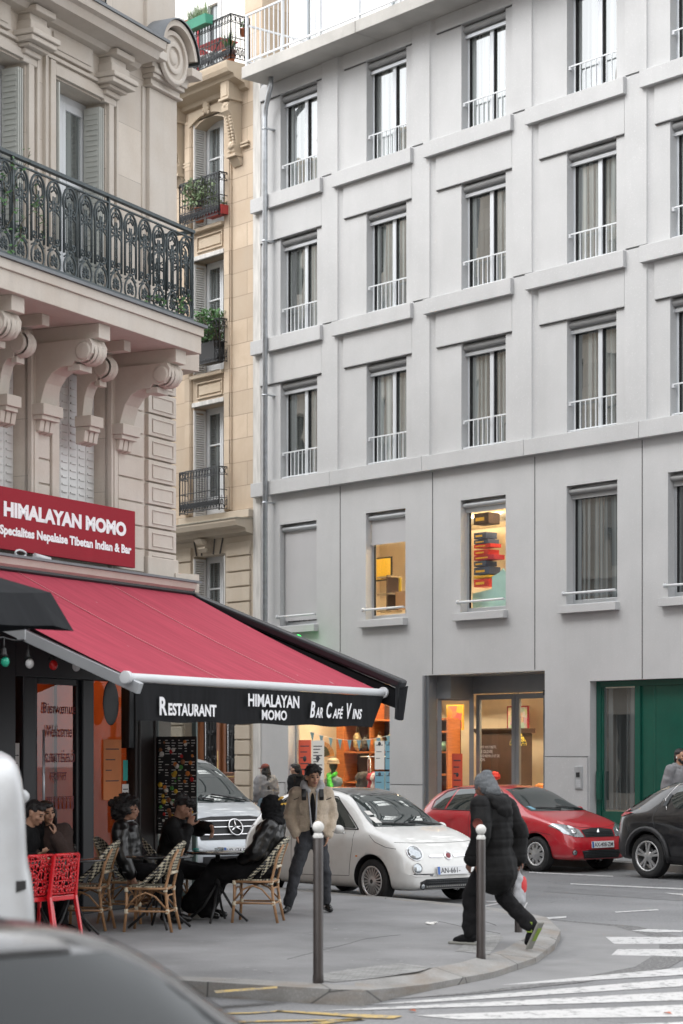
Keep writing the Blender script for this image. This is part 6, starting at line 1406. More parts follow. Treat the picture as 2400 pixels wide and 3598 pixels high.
# --- two women walking on the far pavement -----------------------------------------
def stand(h=1.65, sway=0):
    k = h/1.70; J = dict(pel=(0,0,.90), nk=(.0,0,1.41), hd=(.03,0,1.565), sl=(-.01,.175,1.365), sr=(-.01,-.175,1.365), el=(-.05,.23,1.10), er=(-.05,-.23,1.10), wl=(.06,.20,.90), wr=(.06,-.20,.90), hl=(0,.09,.88), hr=(0,-.09,.88), kl=(.08,.09,.48), kr=(-.02,-.09,.48), al=(.06,.09,.09), ar=(-.16,-.09,.12), tl=(.21,.09,.035), tr=(-.03,-.09,.04))
    return {a: (x*k, y*k, z*k) for a, (x, y, z) in J.items()}
J = stand(1.60); r3, j, R_ = person('woman in grey sweatshirt and dark red cap, long black hair down her back', (-35.25, 27.0, .125), 172, J, 'skin_light', dict(m='jacket_grey', t=.045, fold=.018), dict(m='denim_blue', t=.02), 'sole_white', hd=(20,2,0), s=.94)
hairblob(r3, j['hd'], R_, [(-.03,0,.035,(.092,.085,.085)), (-.085,0,-.08,(.05,.085,.13)), (-.12,.01,-.24,(.04,.085,.16)), (-.13,.03,-.38,(.03,.06,.12)), (-.02,.07,-.06,(.04,.03,.1)), (-.02,-.07,-.06,(.04,.03,.1))], fold=.01)
hairblob(r3, j['hd'], R_, [(-.02,0,.062,(.098,.09,.078)), (.10,0,.045,(.06,.06,.012))], 'cap_red', 'cap', 0)
J = stand(1.62); r4, j, R_ = person('woman in black hooded coat with dark ponytail and glasses looking left', (-34.28, 27.05, .125), 196, J, 'skin_light', dict(m='cloth_black', t=.045, fold=.014), dict(m='cloth_black', t=.02), 'boot', hd=(10,0,0), s=.94)
hairblob(r4, j['hd'], R_, CAP_HAIR+[(-.10,0,-.0,(.05,.04,.05)), (-.13,0,-.09,(.035,.035,.11))], fold=.006)
mb = MB(); ell(mb, j['nk']+Vector((-.06,0,.0)), (.09,.13,.06)); blob('hood', mb, 'cloth_black', r4, .012, .01, 10)
mb = MB()
for y in (-.033,.033): mb.tube([Vector(j['hd'])+R_@Vector((.098,y+.022*cos(a),.005+.018*sin(a))) for a in [i*.63 for i in range(10)]], .0025, 4, True)
mb.tube([Vector(j['hd'])+R_@Vector(p) for p in ((.096,.055,.008),(.0,.078,.008))], .0025, 4); build('glasses', mb, 'black', r4)
J = stand(1.92); r5, j, R_ = person('bearded man in grey hooded sweatshirt with white earphones behind the black crossover', (-23.98, 27.1, .125), -5, J, 'skin_tan', dict(m='jacket_grey', t=.045, fold=.014), dict(m='cloth_black', t=.02), 'boot', hd=(0,6,0), s=1.03)
hairblob(r5, j['hd'], R_, [(-.03,0,.050,(.10,.088,.082)), (-.06,0,.0,(.068,.082,.085)), (-.10,0,-.05,(.04,.05,.07))], fold=.006); hairblob(r5, j['hd'], R_, [(.055,0,-.085,(.045,.052,.035)), (.03,.058,-.055,(.035,.012,.03)), (.03,-.058,-.055,(.035,.012,.03))], 'hair_black', 'beard', .004)
mb = MB(); ell(mb, j['nk']+Vector((-.07,0,.0)), (.10,.14,.07)); chain(mb, [j['nk']+Vector((.07,.06,-.02)), j['nk']+Vector((-.02,.10,.03)), j['nk']+Vector((-.02,-.10,.03)), j['nk']+Vector((.07,-.06,-.02))], [.035,.045,.045,.035]); blob('hood', mb, 'jacket_grey', r5, .012, .01, 10)
mb = MB(); ell(mb, Vector(j['hd'])+R_@Vector((.0,-.095,-.02)), (.012,.01,.02)); build('earphone', mb, 'paper', r5)
# --- seated customers -----------------------------------------------------------------
def seat(lean=.0, **k):
    J = dict(pel=(-.02,0,.56), nk=(-.05+lean,0,1.06), hd=(.0+lean*1.25,0,1.205), sl=(-.05+lean,.185,1.02), sr=(-.05+lean,-.185,1.02), el=(.02+lean*.6,.25,.78), er=(.02+lean*.6,-.25,.78), wl=(.24+lean*.4,.17,.76), wr=(.24+lean*.4,-.17,.76), hl=(.02,.10,.54), hr=(.02,-.10,.54), kl=(.44,.13,.50), kr=(.44,-.13,.50), al=(.42,.13,.09), ar=(.42,-.13,.09), tl=(.58,.14,.035), tr=(.58,-.14,.035)); J.update(k); return J
def at(x, y, z, d): # world point on the pixel ray (x, y) at depth d
    a = (x-1200)/F*d; return (CAX*a-CAS*d, CAS*a+CAX*d)
IMR = math.degrees(math.atan2(CAS, CAX))      # heading towards image right
# woman with cheek on hand, left table
J = seat(.14, wl=(.22,.08,.98), el=(.20,.20,.76), wr=(.30,-.10,.79), er=(.12,-.25,.78)); px_ = at(160,0,0,21.9)
r6, j, R_ = person('woman in dark brown top resting her cheek on one hand at the left table', (*px_, .125), TOCAM+12, J, 'skin_tan', dict(m='brown_knit', t=.032, fold=.014, collar=True, sleeve=.9), dict(m='cloth_black'), 'boot', hd=(22,4,8), s=.95, hands={'l': dict(d=(-.05,.0,1), n=(-.4,-1,0), curl=.7), 'r': dict(d=(.6,.5,.2), n=(0,0,1), curl=.5)})
hairblob(r6, j['hd'], R_, CAP_HAIR+[(-.05,.0,-.07,(.065,.085,.10)), (.01,.075,-.04,(.045,.025,.10)), (.01,-.075,-.04,(.045,.025,.10)), (-.02,-.085,-.12,(.04,.03,.08))], fold=.006)
J = seat(.16); px_ = at(64,0,0,21.6)
r7, j, R_ = person('young man in black looking down at the left edge behind the white van', (*px_, .125), IMR-22, J, 'skin_tan', dict(m='cloth_black', t=.03), dict(m='cloth_black'), 'boot', hd=(0,24,0))
hairblob(r7, j['hd'], R_, CAP_HAIR+[(.05,0,.08,(.045,.06,.03))], fold=.01)
# curly-haired man looking right
J = seat(-.04, el=(-.06,.26,.78), wl=(.12,.24,.60), er=(-.05,-.27,.78), wr=(.06,-.27,.52)); px_ = at(468,0,0,22.9)
r8, j, R_ = person('man with big dark curls in a black varsity jacket with striped collar, looking right', (*px_, .125), IMR-12, J, 'skin_mid', dict(m='leather', t=.042, fold=.016), dict(m='cloth_black', t=.025), 'boot', hd=(8,-2,0), hands={'r': dict(curl=.5)})
hairblob(r8, j['hd'], R_, [(-.05,0,.05,(.125,.115,.11)), (-.10,0,-.02,(.10,.11,.10)), (.035,0,.10,(.09,.10,.05)), (-.02,.09,.0,(.07,.04,.08)), (-.03,-.10,.02,(.06,.035,.07))]+[(-.06+.11*cos(a*2.4)*sin(a), .11*sin(a*2.4), .06+.09*cos(a)) +((.045,.045,.045),) for a in [i*.35 for i in range(9)]], fold=.022, vox=.010)
mb = MB(); nk = j['nk']
for q, rr in ((.02,.006),(.045,.006)): mb.tube([nk+Vector((.04+.0*q+ .10*cos(a)-.05, .105*sin(a), .035-q+.02*cos(a))) for a in [2*pi*i/18 for i in range(18)]], rr, 5, True)
w2 = j['er'].lerp(j['wr'], .86); mb.tube([w2+Vector((.072*cos(a), .072*sin(a), 0)) for a in [2*pi*i/16 for i in range(16)]], .006, 5, True); build('knit_stripe', mb, 'hood_grey', r8)
mb = MB(); ell(mb, Vector(j['hd'])+R_@Vector((.0,-.088,-.01)), (.012,.01,.02)); build('earphone', mb, 'paper', r8)
# man lighting a cigarette
J = seat(.12, er=(.18,-.20,.80), wr=(.23,-.04,1.02), el=(.20,.34,.97), wl=(.42,.16,1.00)); px_ = at(600,0,0,23.6)
r9, j, R_ = person('curly haired man in black padded jacket holding a cigarette near his mouth', (*px_, .125), IMR-14, J, 'skin_mid', dict(m='puffer_black', t=.045, fold=.016, collar=True, sleeve=.82, quilt=.006), dict(m='cloth_black', t=.02), 'boot', hd=(6,26,0), hands={'r': dict(d=(.25,.2,1), n=(-.3,1,0), curl=.9), 'l': dict(d=(.4,-.5,-.7), n=(-.6,-.6,-.3), curl=.5)})
hairblob(r9, j['hd'], R_, [(-.03,0,.065,(.105,.095,.075)), (.045,0,.095,(.065,.08,.045)), (-.07,0,.03,(.06,.08,.07))]+[(-.02+.09*cos(a*2.1), .08*sin(a*2.1), .105+.02*sin(a*5)) +((.03,.03,.03),) for a in [i*.6 for i in range(9)]], fold=.02)
hairblob(r9, j['hd'], R_, [(.070,0,-.078,(.030,.034,.018)), (.092,0,-.044,(.008,.022,.005))], 'hair_black', 'beard', .003, .006)
cg = thing('cigarette', 'cigarette held in the padded jacket man\'s fingers', 'cigarette', r9.location, r9.rotation_euler.z); mb = MB(); mb.tube([(.25,-.03,1.13),(.33,-.02,1.17)], .005, 6); build('paper_tube', mb, 'paper', cg)
# hooded person on the right cane chair, seen from behind
px_ = (*G(912,3238,.125), .125)
J = seat(-.10, kl=(.44,.10,.56), kr=(.48,-.10,.52), al=(.80,.02,.16), ar=(.66,-.12,.09), tl=(.93,.0,.12), tr=(.80,-.13,.035), el=(-.06,.29,.78), er=(-.02,-.30,.76), wl=(.14,.16,.66), wr=(.17,-.14,.68))
r10, j, R_ = person('person in black hooded jacket with yellow letters on the hood, seated with legs stretched out', (px_[0], px_[1], .125), IMR+180-14, J, 'skin_mid', dict(m='leather', t=.055, fold=.018), dict(m='cloth_black', t=.06, fold=.02), 'sole_white', hd=(-5,4,0))
hairblob(r10, j['hd'], R_, [(-.02,0,.03,(.135,.12,.135)), (-.02,0,-.07,(.12,.12,.09)), (-.06,0,-.13,(.09,.14,.06))], 'cloth_black', 'hood', .012, .011)
mb = MB()
for k in range(4): mb.obox(Vector(j['hd'])+R_@Vector((-.115+.004*k, .045-.035*k, .098)), R_@Vector((.004,0,.003)), R_@Vector((0,.013,0)), R_@Vector((-.03,0,.034)))
mb.obox(Vector(j['hd'])+R_@Vector((-.150,-.01,.055)), R_@Vector((.004,0,.0)), R_@Vector((0,.075,0)), R_@Vector((-.004,0,.010))); build('hood_print', mb, M('print_yellow', (.70,.40,.05), .6), r10)
# extra indoor customer silhouettes are left to the dark glass
# ================================================================ TERRACE FURNITURE
def weave(name, sc, rot):
    m, nn, b = nodes(name); MATS[name] = m; ck = nn.nodes.new('ShaderNodeTexChecker'); ck.inputs['Scale'].default_value = 46
    nn.links.new(coords(nn, sc, rot=rot), ck.inputs['Vector']); ck.inputs['Color1'].default_value = (.52,.48,.36,1); ck.inputs['Color2'].default_value = (.012,.013,.016,1)
    nn.links.new(ck.outputs[0], b.inputs['Base Color']); b.inputs['Roughness'].default_value = .5
weave('weave', (.001,1,1), (pi/4,0,0)); weave('weave_seat', (1,1,.001), (0,0,pi/4)); M('cane', (.36,.20,.10), .45, 0, .22, 14, stretch=(1,1,3)); M('binding', (.62,.55,.42), .6, var=.08)
def cane_chair():
    r = thing('cane_chair', '-', 'chair'); leg = [(.20,.19),(.20,-.19),(-.20,.17),(-.20,-.17)]
    for x, y in leg:
        mb = MB()
        if x > 0: mb.tube([(x+.02,y*1.12,0),(x,y,.24),(x,y,.45)], .0155, 8)
        else: mb.tube([(x-.07,y*1.10,0),(x-.02,y,.24),(x,y,.45),(x-.06,y*.92,.70),(x-.12,y*.70,.84)], .0155, 8)
        build('leg', mb, 'cane', r)
    mb = MB(); mb.tube([(.21,.20,.44),(-.21,.19,.44),(-.21,-.19,.44),(.21,-.20,.44)], .014, 8, True)
    mb.tube([(.21,.2,.21),(-.23,.19,.21),(-.23,-.19,.21),(.21,-.2,.21)], .011, 6, True)
    for s in (-1, 1): mb.tube([(.2,s*.2,.24),(.1,s*.195,.36),(0,s*.195,.40),(-.1,s*.19,.36),(-.21,s*.19,.24)], .010, 6)
    mb.tube([(.2,.2,.24),(.2,.1,.37),(.2,-.1,.37),(.2,-.2,.24)], .010, 6); mb.tube([(-.22,.2,.24),(-.21,.1,.37),(-.21,-.1,.37),(-.22,-.2,.24)], .010, 6); build('stretcher', mb, 'cane', r)
    mb = MB()
    for x, y in leg:
        for z in (.21, .43): mb.lathe([(.021,-.022),(.024,0),(.021,.022)], (x-(.02 if x < 0 and z < .3 else 0), y*(1.02), z), 8)
    mb.tube([(-.24,-.15,.60),(-.25,.15,.60)], .017, 8); build('binding', mb, 'binding', r)
    mb = MB(); P_ = []
    for k in range(24): a = 2*pi*k/24; c_, s_ = cos(a), sin(a); P_.append((.21*abs(c_)**.6*(1 if c_ > 0 else -1), .20*abs(s_)**.6*(1 if s_ > 0 else -1)))
    mb.prism(P_, .45, .468, 'z', True); build('seat', mb, 'weave_seat', r, .004)
    # curved back panel: arch leaning backwards, wrapping round to the sides
    mb = MB(); N_, K_ = 14, 12; V = []
    for i in range(N_+1):
        u = -1+2*i/N_; top_ = .90-.27*abs(u)**2.6
        for k in range(K_+1):
            t = k/K_; z = .62+(top_-.62)*t if abs(u) < .72 else .62-(abs(u)-.72)/.28*.14*(1-t)+(top_-.62)*t
            V.append((-.21-.13*(z-.45)/.42+.13*abs(u)**2.2, u*.225, z))
    mb.add(V, [(i*(K_+1)+k, i*(K_+1)+k+1, (i+1)*(K_+1)+k+1, (i+1)*(K_+1)+k) for i in range(N_) for k in range(K_)], True); o = build('backrest', mb, 'weave', r); sd_ = o.modifiers.new('s', 'SOLIDIFY'); sd_.thickness = .012
    mb = MB(); L = []
    for i in range(29): u = -1+2*i/28; z = .90-.27*abs(u)**2.6; L.append((-.21-.13*(z-.45)/.42+.13*abs(u)**2.2, u*.23, z))
    L = [(.03,-.235,.47),(-.03,-.235,.54)]+L+[(-.03,.235,.54),(.03,.235,.47)]; mb.tube(L, .022, 8); build('back_rim', mb, 'weave', r); return r
CH = cane_chair(); CH['group'] = 'cane chairs on the café terrace'; CH['label'] = 'empty cane bistro chair nearest the camera, second from the right'
CH.location = (*G(528,3270,.125), .125); CH.rotation_euler = (0,0,radians(IMR+180-9))
dup(CH, (*G(298,3266,.125), .125), radians(IMR+180-9), 'empty cane bistro chair just right of the red chairs')
dup(CH, (*G(900,3238,.125), .125), radians(IMR+180-9), 'rightmost cane bistro chair, occupied by the hooded person')
for (x, y, d, rz, lb_) in ((460,0,22.9,IMR-12,'cane chair under the man in the varsity jacket'), (592,0,23.6,IMR-14,'cane chair under the man holding a cigarette')):
    dup(CH, (*at(x-14,0,0,d), .125), radians(rz), lb_)
M('red_plastic', (.62,.012,.02), .25, 0, .04, 3, coat=.4)
def red_chair():
    r = thing('plastic_chair', '-', 'chair'); rnd = random.Random(5)
    for x, y in ((.20,.20),(.20,-.20),(-.21,.21),(-.21,-.21)):
        mb = MB(); mb.tube([(x*1.18,y*1.1,0),(x,y,.44)] if x > 0 else [(x*1.35,y*1.1,0),(x,y,.44),(x-.05,y*.93,.84)], [.017,.024] if x > 0 else [.019,.026,.02], 4, smooth=False); build('leg', mb, 'red_plastic', r, .004)
    mb = MB(); mb.box(-.21,.21,-.20,.20,.43,.45); mb.box(-.22,-.2,-.22,.22,.40,.45); build('seat', mb, 'red_plastic', r, .008)
    mb = MB(); nx, nz = 9, 9; g = {}
    for i in range(nx+1):
        for k in range(nz+1):
            jx = 0 if i in (0, nx) else rnd.uniform(-.014, .014); jz = 0 if k in (0, nz) else rnd.uniform(-.014, .014)
            u, v = i/nx, k/nz; g[i, k] = Vector((-.215-.05*v-.02*sin(pi*u), (u-.5)*.40*(1-.06*v)+jx, .47+.37*v+jz))
    for i in range(nx+1):
        for k in range(nz+1):
            if i < nx and (rnd.random() < .8 or k in (0, nz)): mb.tube([g[i,k], g[i+1,k]], .0075, 5)
            if k < nz and (rnd.random() < .8 or i in (0, nx)): mb.tube([g[i,k], g[i,k+1]], .0075, 5)
            if i < nx and k < nz and rnd.random() < .6: mb.tube([g[i,k], g[i+1,k+1]], .006, 5)
    mb.tube([g[0,nz], g[nx,nz]], .018, 6); mb.tube([g[0,0], g[nx,0]], .014, 6); build('backrest', mb, 'red_plastic', r); return r
RC = red_chair(); RC['group'] = 'red plastic chairs'; RC['label'] = 'red plastic chair with openwork back, the whole one beside the cane chairs'
RC.location = (*at(156,0,0,20.6), .125); RC.rotation_euler = (0,0,radians(IMR+90+62))
dup(RC, (*at(66,0,0,20.35), .125), radians(IMR+90+60), 'red plastic chair with openwork back half hidden by the white van')
M('table_black', (.012,.013,.014), .15, 0, .1, 5, coat=.6)
def cafe_table():
    r = thing('cafe_table', '-', 'table'); mb = MB(); mb.lathe([(0,.735),(.34,.735),(.35,.742),(.35,.752),(.34,.758),(0,.758)], (0,0,0), 40); build('tabletop', mb, 'table_black', r)
    mb = MB(); mb.tube([(0,0,.3),(0,0,.74)], .025, 10)
    build('column', mb, 'black', r)
    for k in range(4): a = k*pi/2+.4; mb = MB(); mb.tube([(0,0,.42),(.16*cos(a),.16*sin(a),.16),(.33*cos(a),.33*sin(a),.015)], .014, 8); build('leg', mb, 'black', r)
    return r
T1 = cafe_table(); T1['group'] = 'black café tables'; T1['label'] = 'round black café table holding mugs of milky tea, on the left'; T1.location = (*G(250,3022,.87), .125)
T1b = dup(T1, (*G(120,3030,.87), .125), 0, 'round black café table hidden partly behind the red chairs')
T2 = dup(T1, (*G(765,2996,.87), .125), .3, 'round black café table with ashtray in front of the silver van')
T3 = dup(T1, (*G(560,3010,.87), .125), .8, 'round black café table between the two curly haired men')
clearglass('cup_glass', (.85,.87,.87), .08); M('milk_tea', (.62,.55,.46), .6)
def mug():
    r = thing('mug', '-', 'mug'); mb = MB(); mb.lathe([(0,0),(.036,0),(.038,.01),(.042,.13),(.039,.13),(.036,.012),(0,.012)], (0,0,0), 20); build('glass', mb, 'cup_glass', r)
    mb = MB(); mb.lathe([(0,.013),(.034,.013),(.037,.085),(0,.085)], (0,0,0), 20); build('tea', mb, 'milk_tea', r)
    mb = MB(); mb.tube([(.04,0,.11),(.07,0,.10),(.075,0,.06),(.06,0,.03),(.038,0,.025)], .007, 6); build('handle', mb, 'cup_glass', r); return r
mg = mug(); mg['group'] = 'glass mugs of milky tea'; mg['label'] = 'handled glass mug of milky tea standing right of the woman\'s hand'; mg.location = (*G(240,3008,.87), .884); mg.rotation_euler = (0,0,radians(IMR))
dup(mg, (*G(150,3012,.87), .884), 2.5, 'glass mug of milky tea standing left of the woman\'s hand'); dup(mg, (*G(98,3016,.87), .884), 2.5, 'glass mug of milky tea next to the white van')
ash = thing('ashtray', 'small glass ashtray on the table in front of the silver van', 'ashtray', (*G(770,2994,.87), .884)); mb = MB(); mb.lathe([(0,0),(.045,0),(.055,.03),(.048,.03),(.04,.01),(0,.01)], (0,0,0), 18); build('dish', mb, 'cup_glass', ash); mb = MB(); mb.tube([(-.03,0,.03),(.03,.01,.035)], .005, 5); build('cigarette_butt', mb, 'milk_tea', ash)
ltr = thing('lighter', 'small teal cigarette lighter lying on the café table', 'lighter', (*G(690,2990,.87), .887), .6); mb = MB(); mb.tube([(-.04,0,.004),(.03,0,.004)], .009, 6); build('lighter_body', mb, 'teal', ltr)
tis = thing('napkin', 'crumpled white paper napkin on the left café table', 'napkin', (*G(120,3020,.87), .90)); mb = MB(); ell(mb, (0,0,0), (.05,.04,.025)); blob('paper', mb, 'paper', tis, .008, .02, 30)
lit = thing('litter', 'small crumpled white paper lying on the pavement right of the bollard', 'litter', (*G(1512,3251,.12), .14)); mb = MB(); ell(mb, (0,0,0), (.07,.04,.012)); ell(mb, (.05,.02,.01), (.03,.03,.015)); blob('paper', mb, 'paper', lit, .008, .02, 25)
M('leaf_brown', (.35,.10,.05), .8)
for x, y, lb_ in ((1448,3557,'small reddish dead leaf on the zebra crossing'), (2345,3566,'dead leaf near the lower right corner on the zebra'),):
    lf = thing('dead_leaf', lb_, 'leaf', (*G(x,y), .012)); mb = MB(); mb.add([(-.05,0,0),(0,-.025,.01),(.05,0,.0),(0,.025,.012)], [(0,1,2,3)]); build('blade', mb, 'leaf_brown', lf)
# scuffs and small spots on the pavement
random.seed(11); mb = MB()
for k in range(46):
    x, y = random.uniform(700,1700), random.uniform(3210,3420); g_ = G(x, y, .125); h = True
    if h: r_ = random.uniform(.010,.028); mb.add([(g_[0]+r_*cos(a)*random.uniform(.7,1.2), g_[1]+r_*sin(a)*random.uniform(.7,1.2), (.1285)) for a in [i*pi/4 for i in range(8)]], [tuple(range(8))])
o = build('pavement_spots', mb, M('gum', (.30,.30,.30), .8)); o['kind'] = 'structure'
for pts in (((1010,3372),(1120,3345),(1290,3300),(1420,3285)), ((1640,3222),(1760,3258)), ((1545,3240),(1640,3262),(1780,3285))):
    mb = MB(); P_ = [(*Gs(*p), .1285) for p in pts]; Q_ = []
    for a, b in zip(P_, P_[1:]):
        for i in range(8): t = i/8; Q_.append((a[0]+(b[0]-a[0])*t+random.uniform(-.012,.012), a[1]+(b[1]-a[1])*t+random.uniform(-.012,.012), .1262))
    mb.tube(Q_, .0028, 4); o = build('pavement_crack', mb, 'joint'); o['kind'] = 'structure'
# bollards
M('bollard_paint', (.045,.038,.036), .42, .2, .25, 8, bmp=.15, bs=30); M('ball_white', (.62,.62,.60), .6, 0, .12, 25, bmp=.3, bs=60)
def bollard(h, label, p, z0=.125, dirty=False):
    r = thing('bollard', label, 'bollard', (*p, z0), 0, 'ball topped street bollards'); mb = MB(); mb.lathe([(0,-.1),(.043,-.1),(.043,.06),(.040,.07),(.040,h-.14),(.036,h-.135),(.036,h-.125)], (0,0,0), 24); build('post', mb, 'bollard_paint', r)
    mb = MB(); mb.lathe([(.040,h-.135),(.042,h-.12),(.034,h-.105),(.030,h-.095)], (0,0,0), 20); mb.ball((0,0,h-.050), .047, 20, 14); build('ball', mb, 'ball_white', r); return r
bollard(1.28, 'tall dark bollard with grey white ball in front of the young man, nearest the kerb', G(1118,3456,.12)); bollard(1.22, 'dark bollard with white ball directly before the walking person', G(1690,3378,.09), .09); bollard(1.22, 'bollard mostly hidden behind the walking person\'s right leg', G(1822,3298,.06), .05)
# ================================================================ BALCONY THINGS
M('terracotta', (.40,.13,.06), .8, 0, .15, 12); M('leaf_green', (.045,.13,.03), .6, 0, .5, 14); M('leaf_pale', (.14,.20,.10), .6, 0, .4, 14); M('planter_green', (.03,.22,.14), .5); M('planter_red', (.30,.03,.03), .5); M('bucket_orange', (.75,.22,.02), .5); M('stem', (.10,.08,.05), .8); M('chair_red', (.42,.02,.035), .5)
def plant(label, loc, pot, rad, h, n, leafm, size=.05, thin=False, spread=.2, rz=0, name='potted_plant', long=0):
    r = thing(name, label, 'plant', loc, rz); rnd = random.Random(label)
    mb = MB()
    if long: mb.prism([(-rad,0),(rad,0),(rad*1.25,h),(-rad*1.25,h)], -long, long, 'x')
    else: mb.lathe([(0,0),(rad*.75,0),(rad,h),(rad*1.08,h),(rad*1.08,h-.02),(0,h-.01)], (0,0,0), 16)
    build('pot', mb, pot, r); mb = MB(); st_ = MB()
    for k in range(n):
        a = rnd.uniform(0, 2*pi); q = rnd.random()**.5*spread; hh = h+rnd.uniform(.05, 1)*spread*(2.2 if thin else 1.6); bx = rnd.uniform(-long, long) if long else 0
        c_ = Vector((bx+q*cos(a)*(.4 if long else 1), q*sin(a), hh))
        if thin:
            b_ = Vector((bx+.3*q*cos(a), .3*q*sin(a), h)); d = (c_-b_); sdv = Vector((-d.y, d.x, 0)).normalized()*.006
            if sdv.length < .001: sdv = Vector((.006,0,0))
            mb.add([b_-sdv, b_+sdv, b_+d*.6+sdv, c_, b_+d*.6-sdv], [(0,1,2,3,4)])
        else:
            u = Vector((rnd.uniform(-1,1), rnd.uniform(-1,1), rnd.uniform(-.6,.8))).normalized(); v = u.orthogonal().normalized(); s_ = size*rnd.uniform(.6,1.3); mb.add([c_-u*s_, c_+v*s_*.45, c_+u*s_, c_-v*s_*.45], [(0,1,2,3)])
            if k % 12 == 0: st_.tube([(bx,0,h-.02), (bx+.5*q*cos(a), .5*q*sin(a), (h+hh)/2), c_], .005, 4)
    build('foliage', mb, leafm, r)
    if st_.v: build('stem', st_, 'stem', r)
    return r
plant('rosemary bush in a terracotta pot on the second iron balcony from the top', (-38.75,27.84,13.80), 'terracotta', .12, .30, 500, 'leaf_pale', .05, spread=.38)
plant('low dark red planter box on the second iron balcony from the top', (-38.1,27.85,13.80), 'planter_red', .09, .2, 60, 'leaf_pale', .03, spread=.1, long=.3)
plant('trailing green ivy in a dark trough on the third iron balcony', (-38.3,27.84,10.58), 'black', .12, .45, 900, 'leaf_green', .045, spread=.45, long=.28)
plant('orange bucket with a small plant at the left of the third iron balcony', (-38.9,27.85,10.58), 'bucket_orange', .08, .22, 40, 'leaf_green', .03, spread=.1)
plant('terracotta pot with tall green blades at the corner of the top balcony', (-37.35,27.62,16.95), 'terracotta', .15, .26, 160, 'leaf_green', thin=True, spread=.24)
plant('long green planter of ornamental grass hooked on the top balcony rail', (-38.15,27.36,17.86), 'planter_green', .09, .2, 260, 'leaf_pale', thin=True, spread=.17, long=.42)
plant('small orange flowers in a hanging pot on the corner of the top balcony', (-37.2,27.9,17.55), 'terracotta', .08, .16, 60, 'leaf_green', .03, spread=.1)
fc = thing('folding_chair', 'tall red slatted folding chair standing on the top balcony', 'chair', (-38.95,27.75,16.94), .25)
for s in (-.2, .2): mb = MB(); mb.box(s-.02,s+.02,-.02,.02,0,1.42); build('leg', mb, 'chair_red', fc)
mb = MB(); [mb.box(-.2,.2,-.025,-.01,z,z+.055) for z in (1.12,1.20,1.28,1.36)]; build('backrest', mb, 'chair_red', fc); mb = MB(); mb.box(-.2,.2,-.02,.36,.70,.74); build('seat', mb, 'chair_red', fc)
bt = thing('balcony_table', 'small dark red slatted table behind the top balcony rail', 'table', (-38.2,27.95,16.94)); mb = MB(); mb.box(-.4,.4,-.25,.25,.68,.71); build('tabletop', mb, 'chair_red', bt)
for a, b in ((-.35,.35),(.35,-.35)): mb = MB(); mb.tube([(a,-.2,0),(b,-.2,.68)], .014, 6); mb.tube([(a,.2,0),(b,.2,.68)], .014, 6); build('leg', mb, 'iron_black', bt)
vine = local_thing('climbing_plant', 'thin ivy shoots climbing through the ornate balcony rail at the left edge', 'plant'); rnd = random.Random(9); mb = MB(); st_ = MB()
for (s0, z0, s1, z1) in ((-4.6,7.2,-4.2,8.08), (-4.5,7.0,-4.05,7.6), (-4.65,7.4,-4.5,7.9), (-3.95,7.3,-4.1,7.75), (-1.9,7.0,-1.2,7.12), (-1.3,6.98,-1.0,7.2)):
    P_ = [(s0+(s1-s0)*t+.04*sin(t*9), -.84-.02*sin(t*7), z0+(z1-z0)*t) for t in [i/8 for i in range(9)]]; st_.tube(P_, .004, 4)
    for p in P_:
        for q in range(4): c_ = Vector(p)+Vector((rnd.uniform(-.06,.06), rnd.uniform(-.04,.04), rnd.uniform(-.05,.05))); u = Vector((rnd.uniform(-1,1),rnd.uniform(-1,1),rnd.uniform(-1,1))).normalized(); v = u.orthogonal().normalized(); mb.add([c_-u*.03, c_+v*.016, c_+u*.03, c_-v*.016], [(0,1,2,3)])
build('foliage', mb, 'leaf_green', vine); build('stem', st_, 'stem', vine)
# ================================================================ THINGS IN THE SHOP WINDOWS
def poster(x, z, w, h, m, label, y=28.18, ink='ink', lines=5):
    t = thing('poster', label, 'poster', (x, y, z)); mb = MB(); mb.box(0, w, -.003, 0, 0, h); build('sheet', mb, m, t); mb = MB()
    for k in range(lines): zz = h*(.84-.7*k/max(1,lines)); mb.box(w*.15, w*(.85-.15*(k % 3)), -.005, -.003, zz, zz+h*.025)
    if lines: mb.lathe([(0,-.004),(w*.15,-.004),(w*.15,-.003)], (w*.5,0,h*.90 if lines < 4 else h*.55), 12, 'y'); build('print', mb, ink, t)
    return t
poster(-35.62, 1.35, .42, .88, 'paper_red', 'red poster at the far left of the shop window'); poster(-35.18, 1.38, .42, .84, 'paper', 'white poster with nine small drawings beside the red one', lines=9)
poster(-33.12, 1.62, .30, .58, 'paper', 'pale grey flyer, uppermost left of the blue flyers', lines=3); poster(-32.79, 1.62, .28, .58, 'paper_blue', 'blue flyer at the upper right corner of the shop window', lines=3)
poster(-33.12, 1.0, .30, .58, 'paper_blue', 'blue flyer below the pale grey flyer', lines=3); poster(-32.79, 1.0, .28, .58, 'paper_blue', 'blue flyer in the middle of the right hand column', lines=3); poster(-32.85, .86, .30, .12, 'paper_blue', 'lowest blue flyer partly behind the white car', lines=0)
poster(-31.14, 1.02, .30, .92, 'paper_red', 'orange red poster on the slanted glass left of the shop door', y=28.50)
poster(-28.78, 1.30, .34, .84, 'paper_navy', 'dark blue schedule poster on the right door leaf', y=28.83, ink='paper', lines=6); poster(-28.36, 2.05, .28, .56, 'paper_yellow', 'yellow poster on the right door leaf', y=28.83, lines=3)
poster(-28.38, 1.36, .30, .56, 'paper_teal', 'teal poster under the yellow one', y=28.83, lines=2); poster(-28.78, .85, .34, .38, 'paper', 'white notice at the foot of the right door leaf', y=28.83, lines=3); poster(-28.40, .82, .32, .36, 'paper_red', 'pinkish red notice beside the white notice on the door', y=28.83, lines=2)
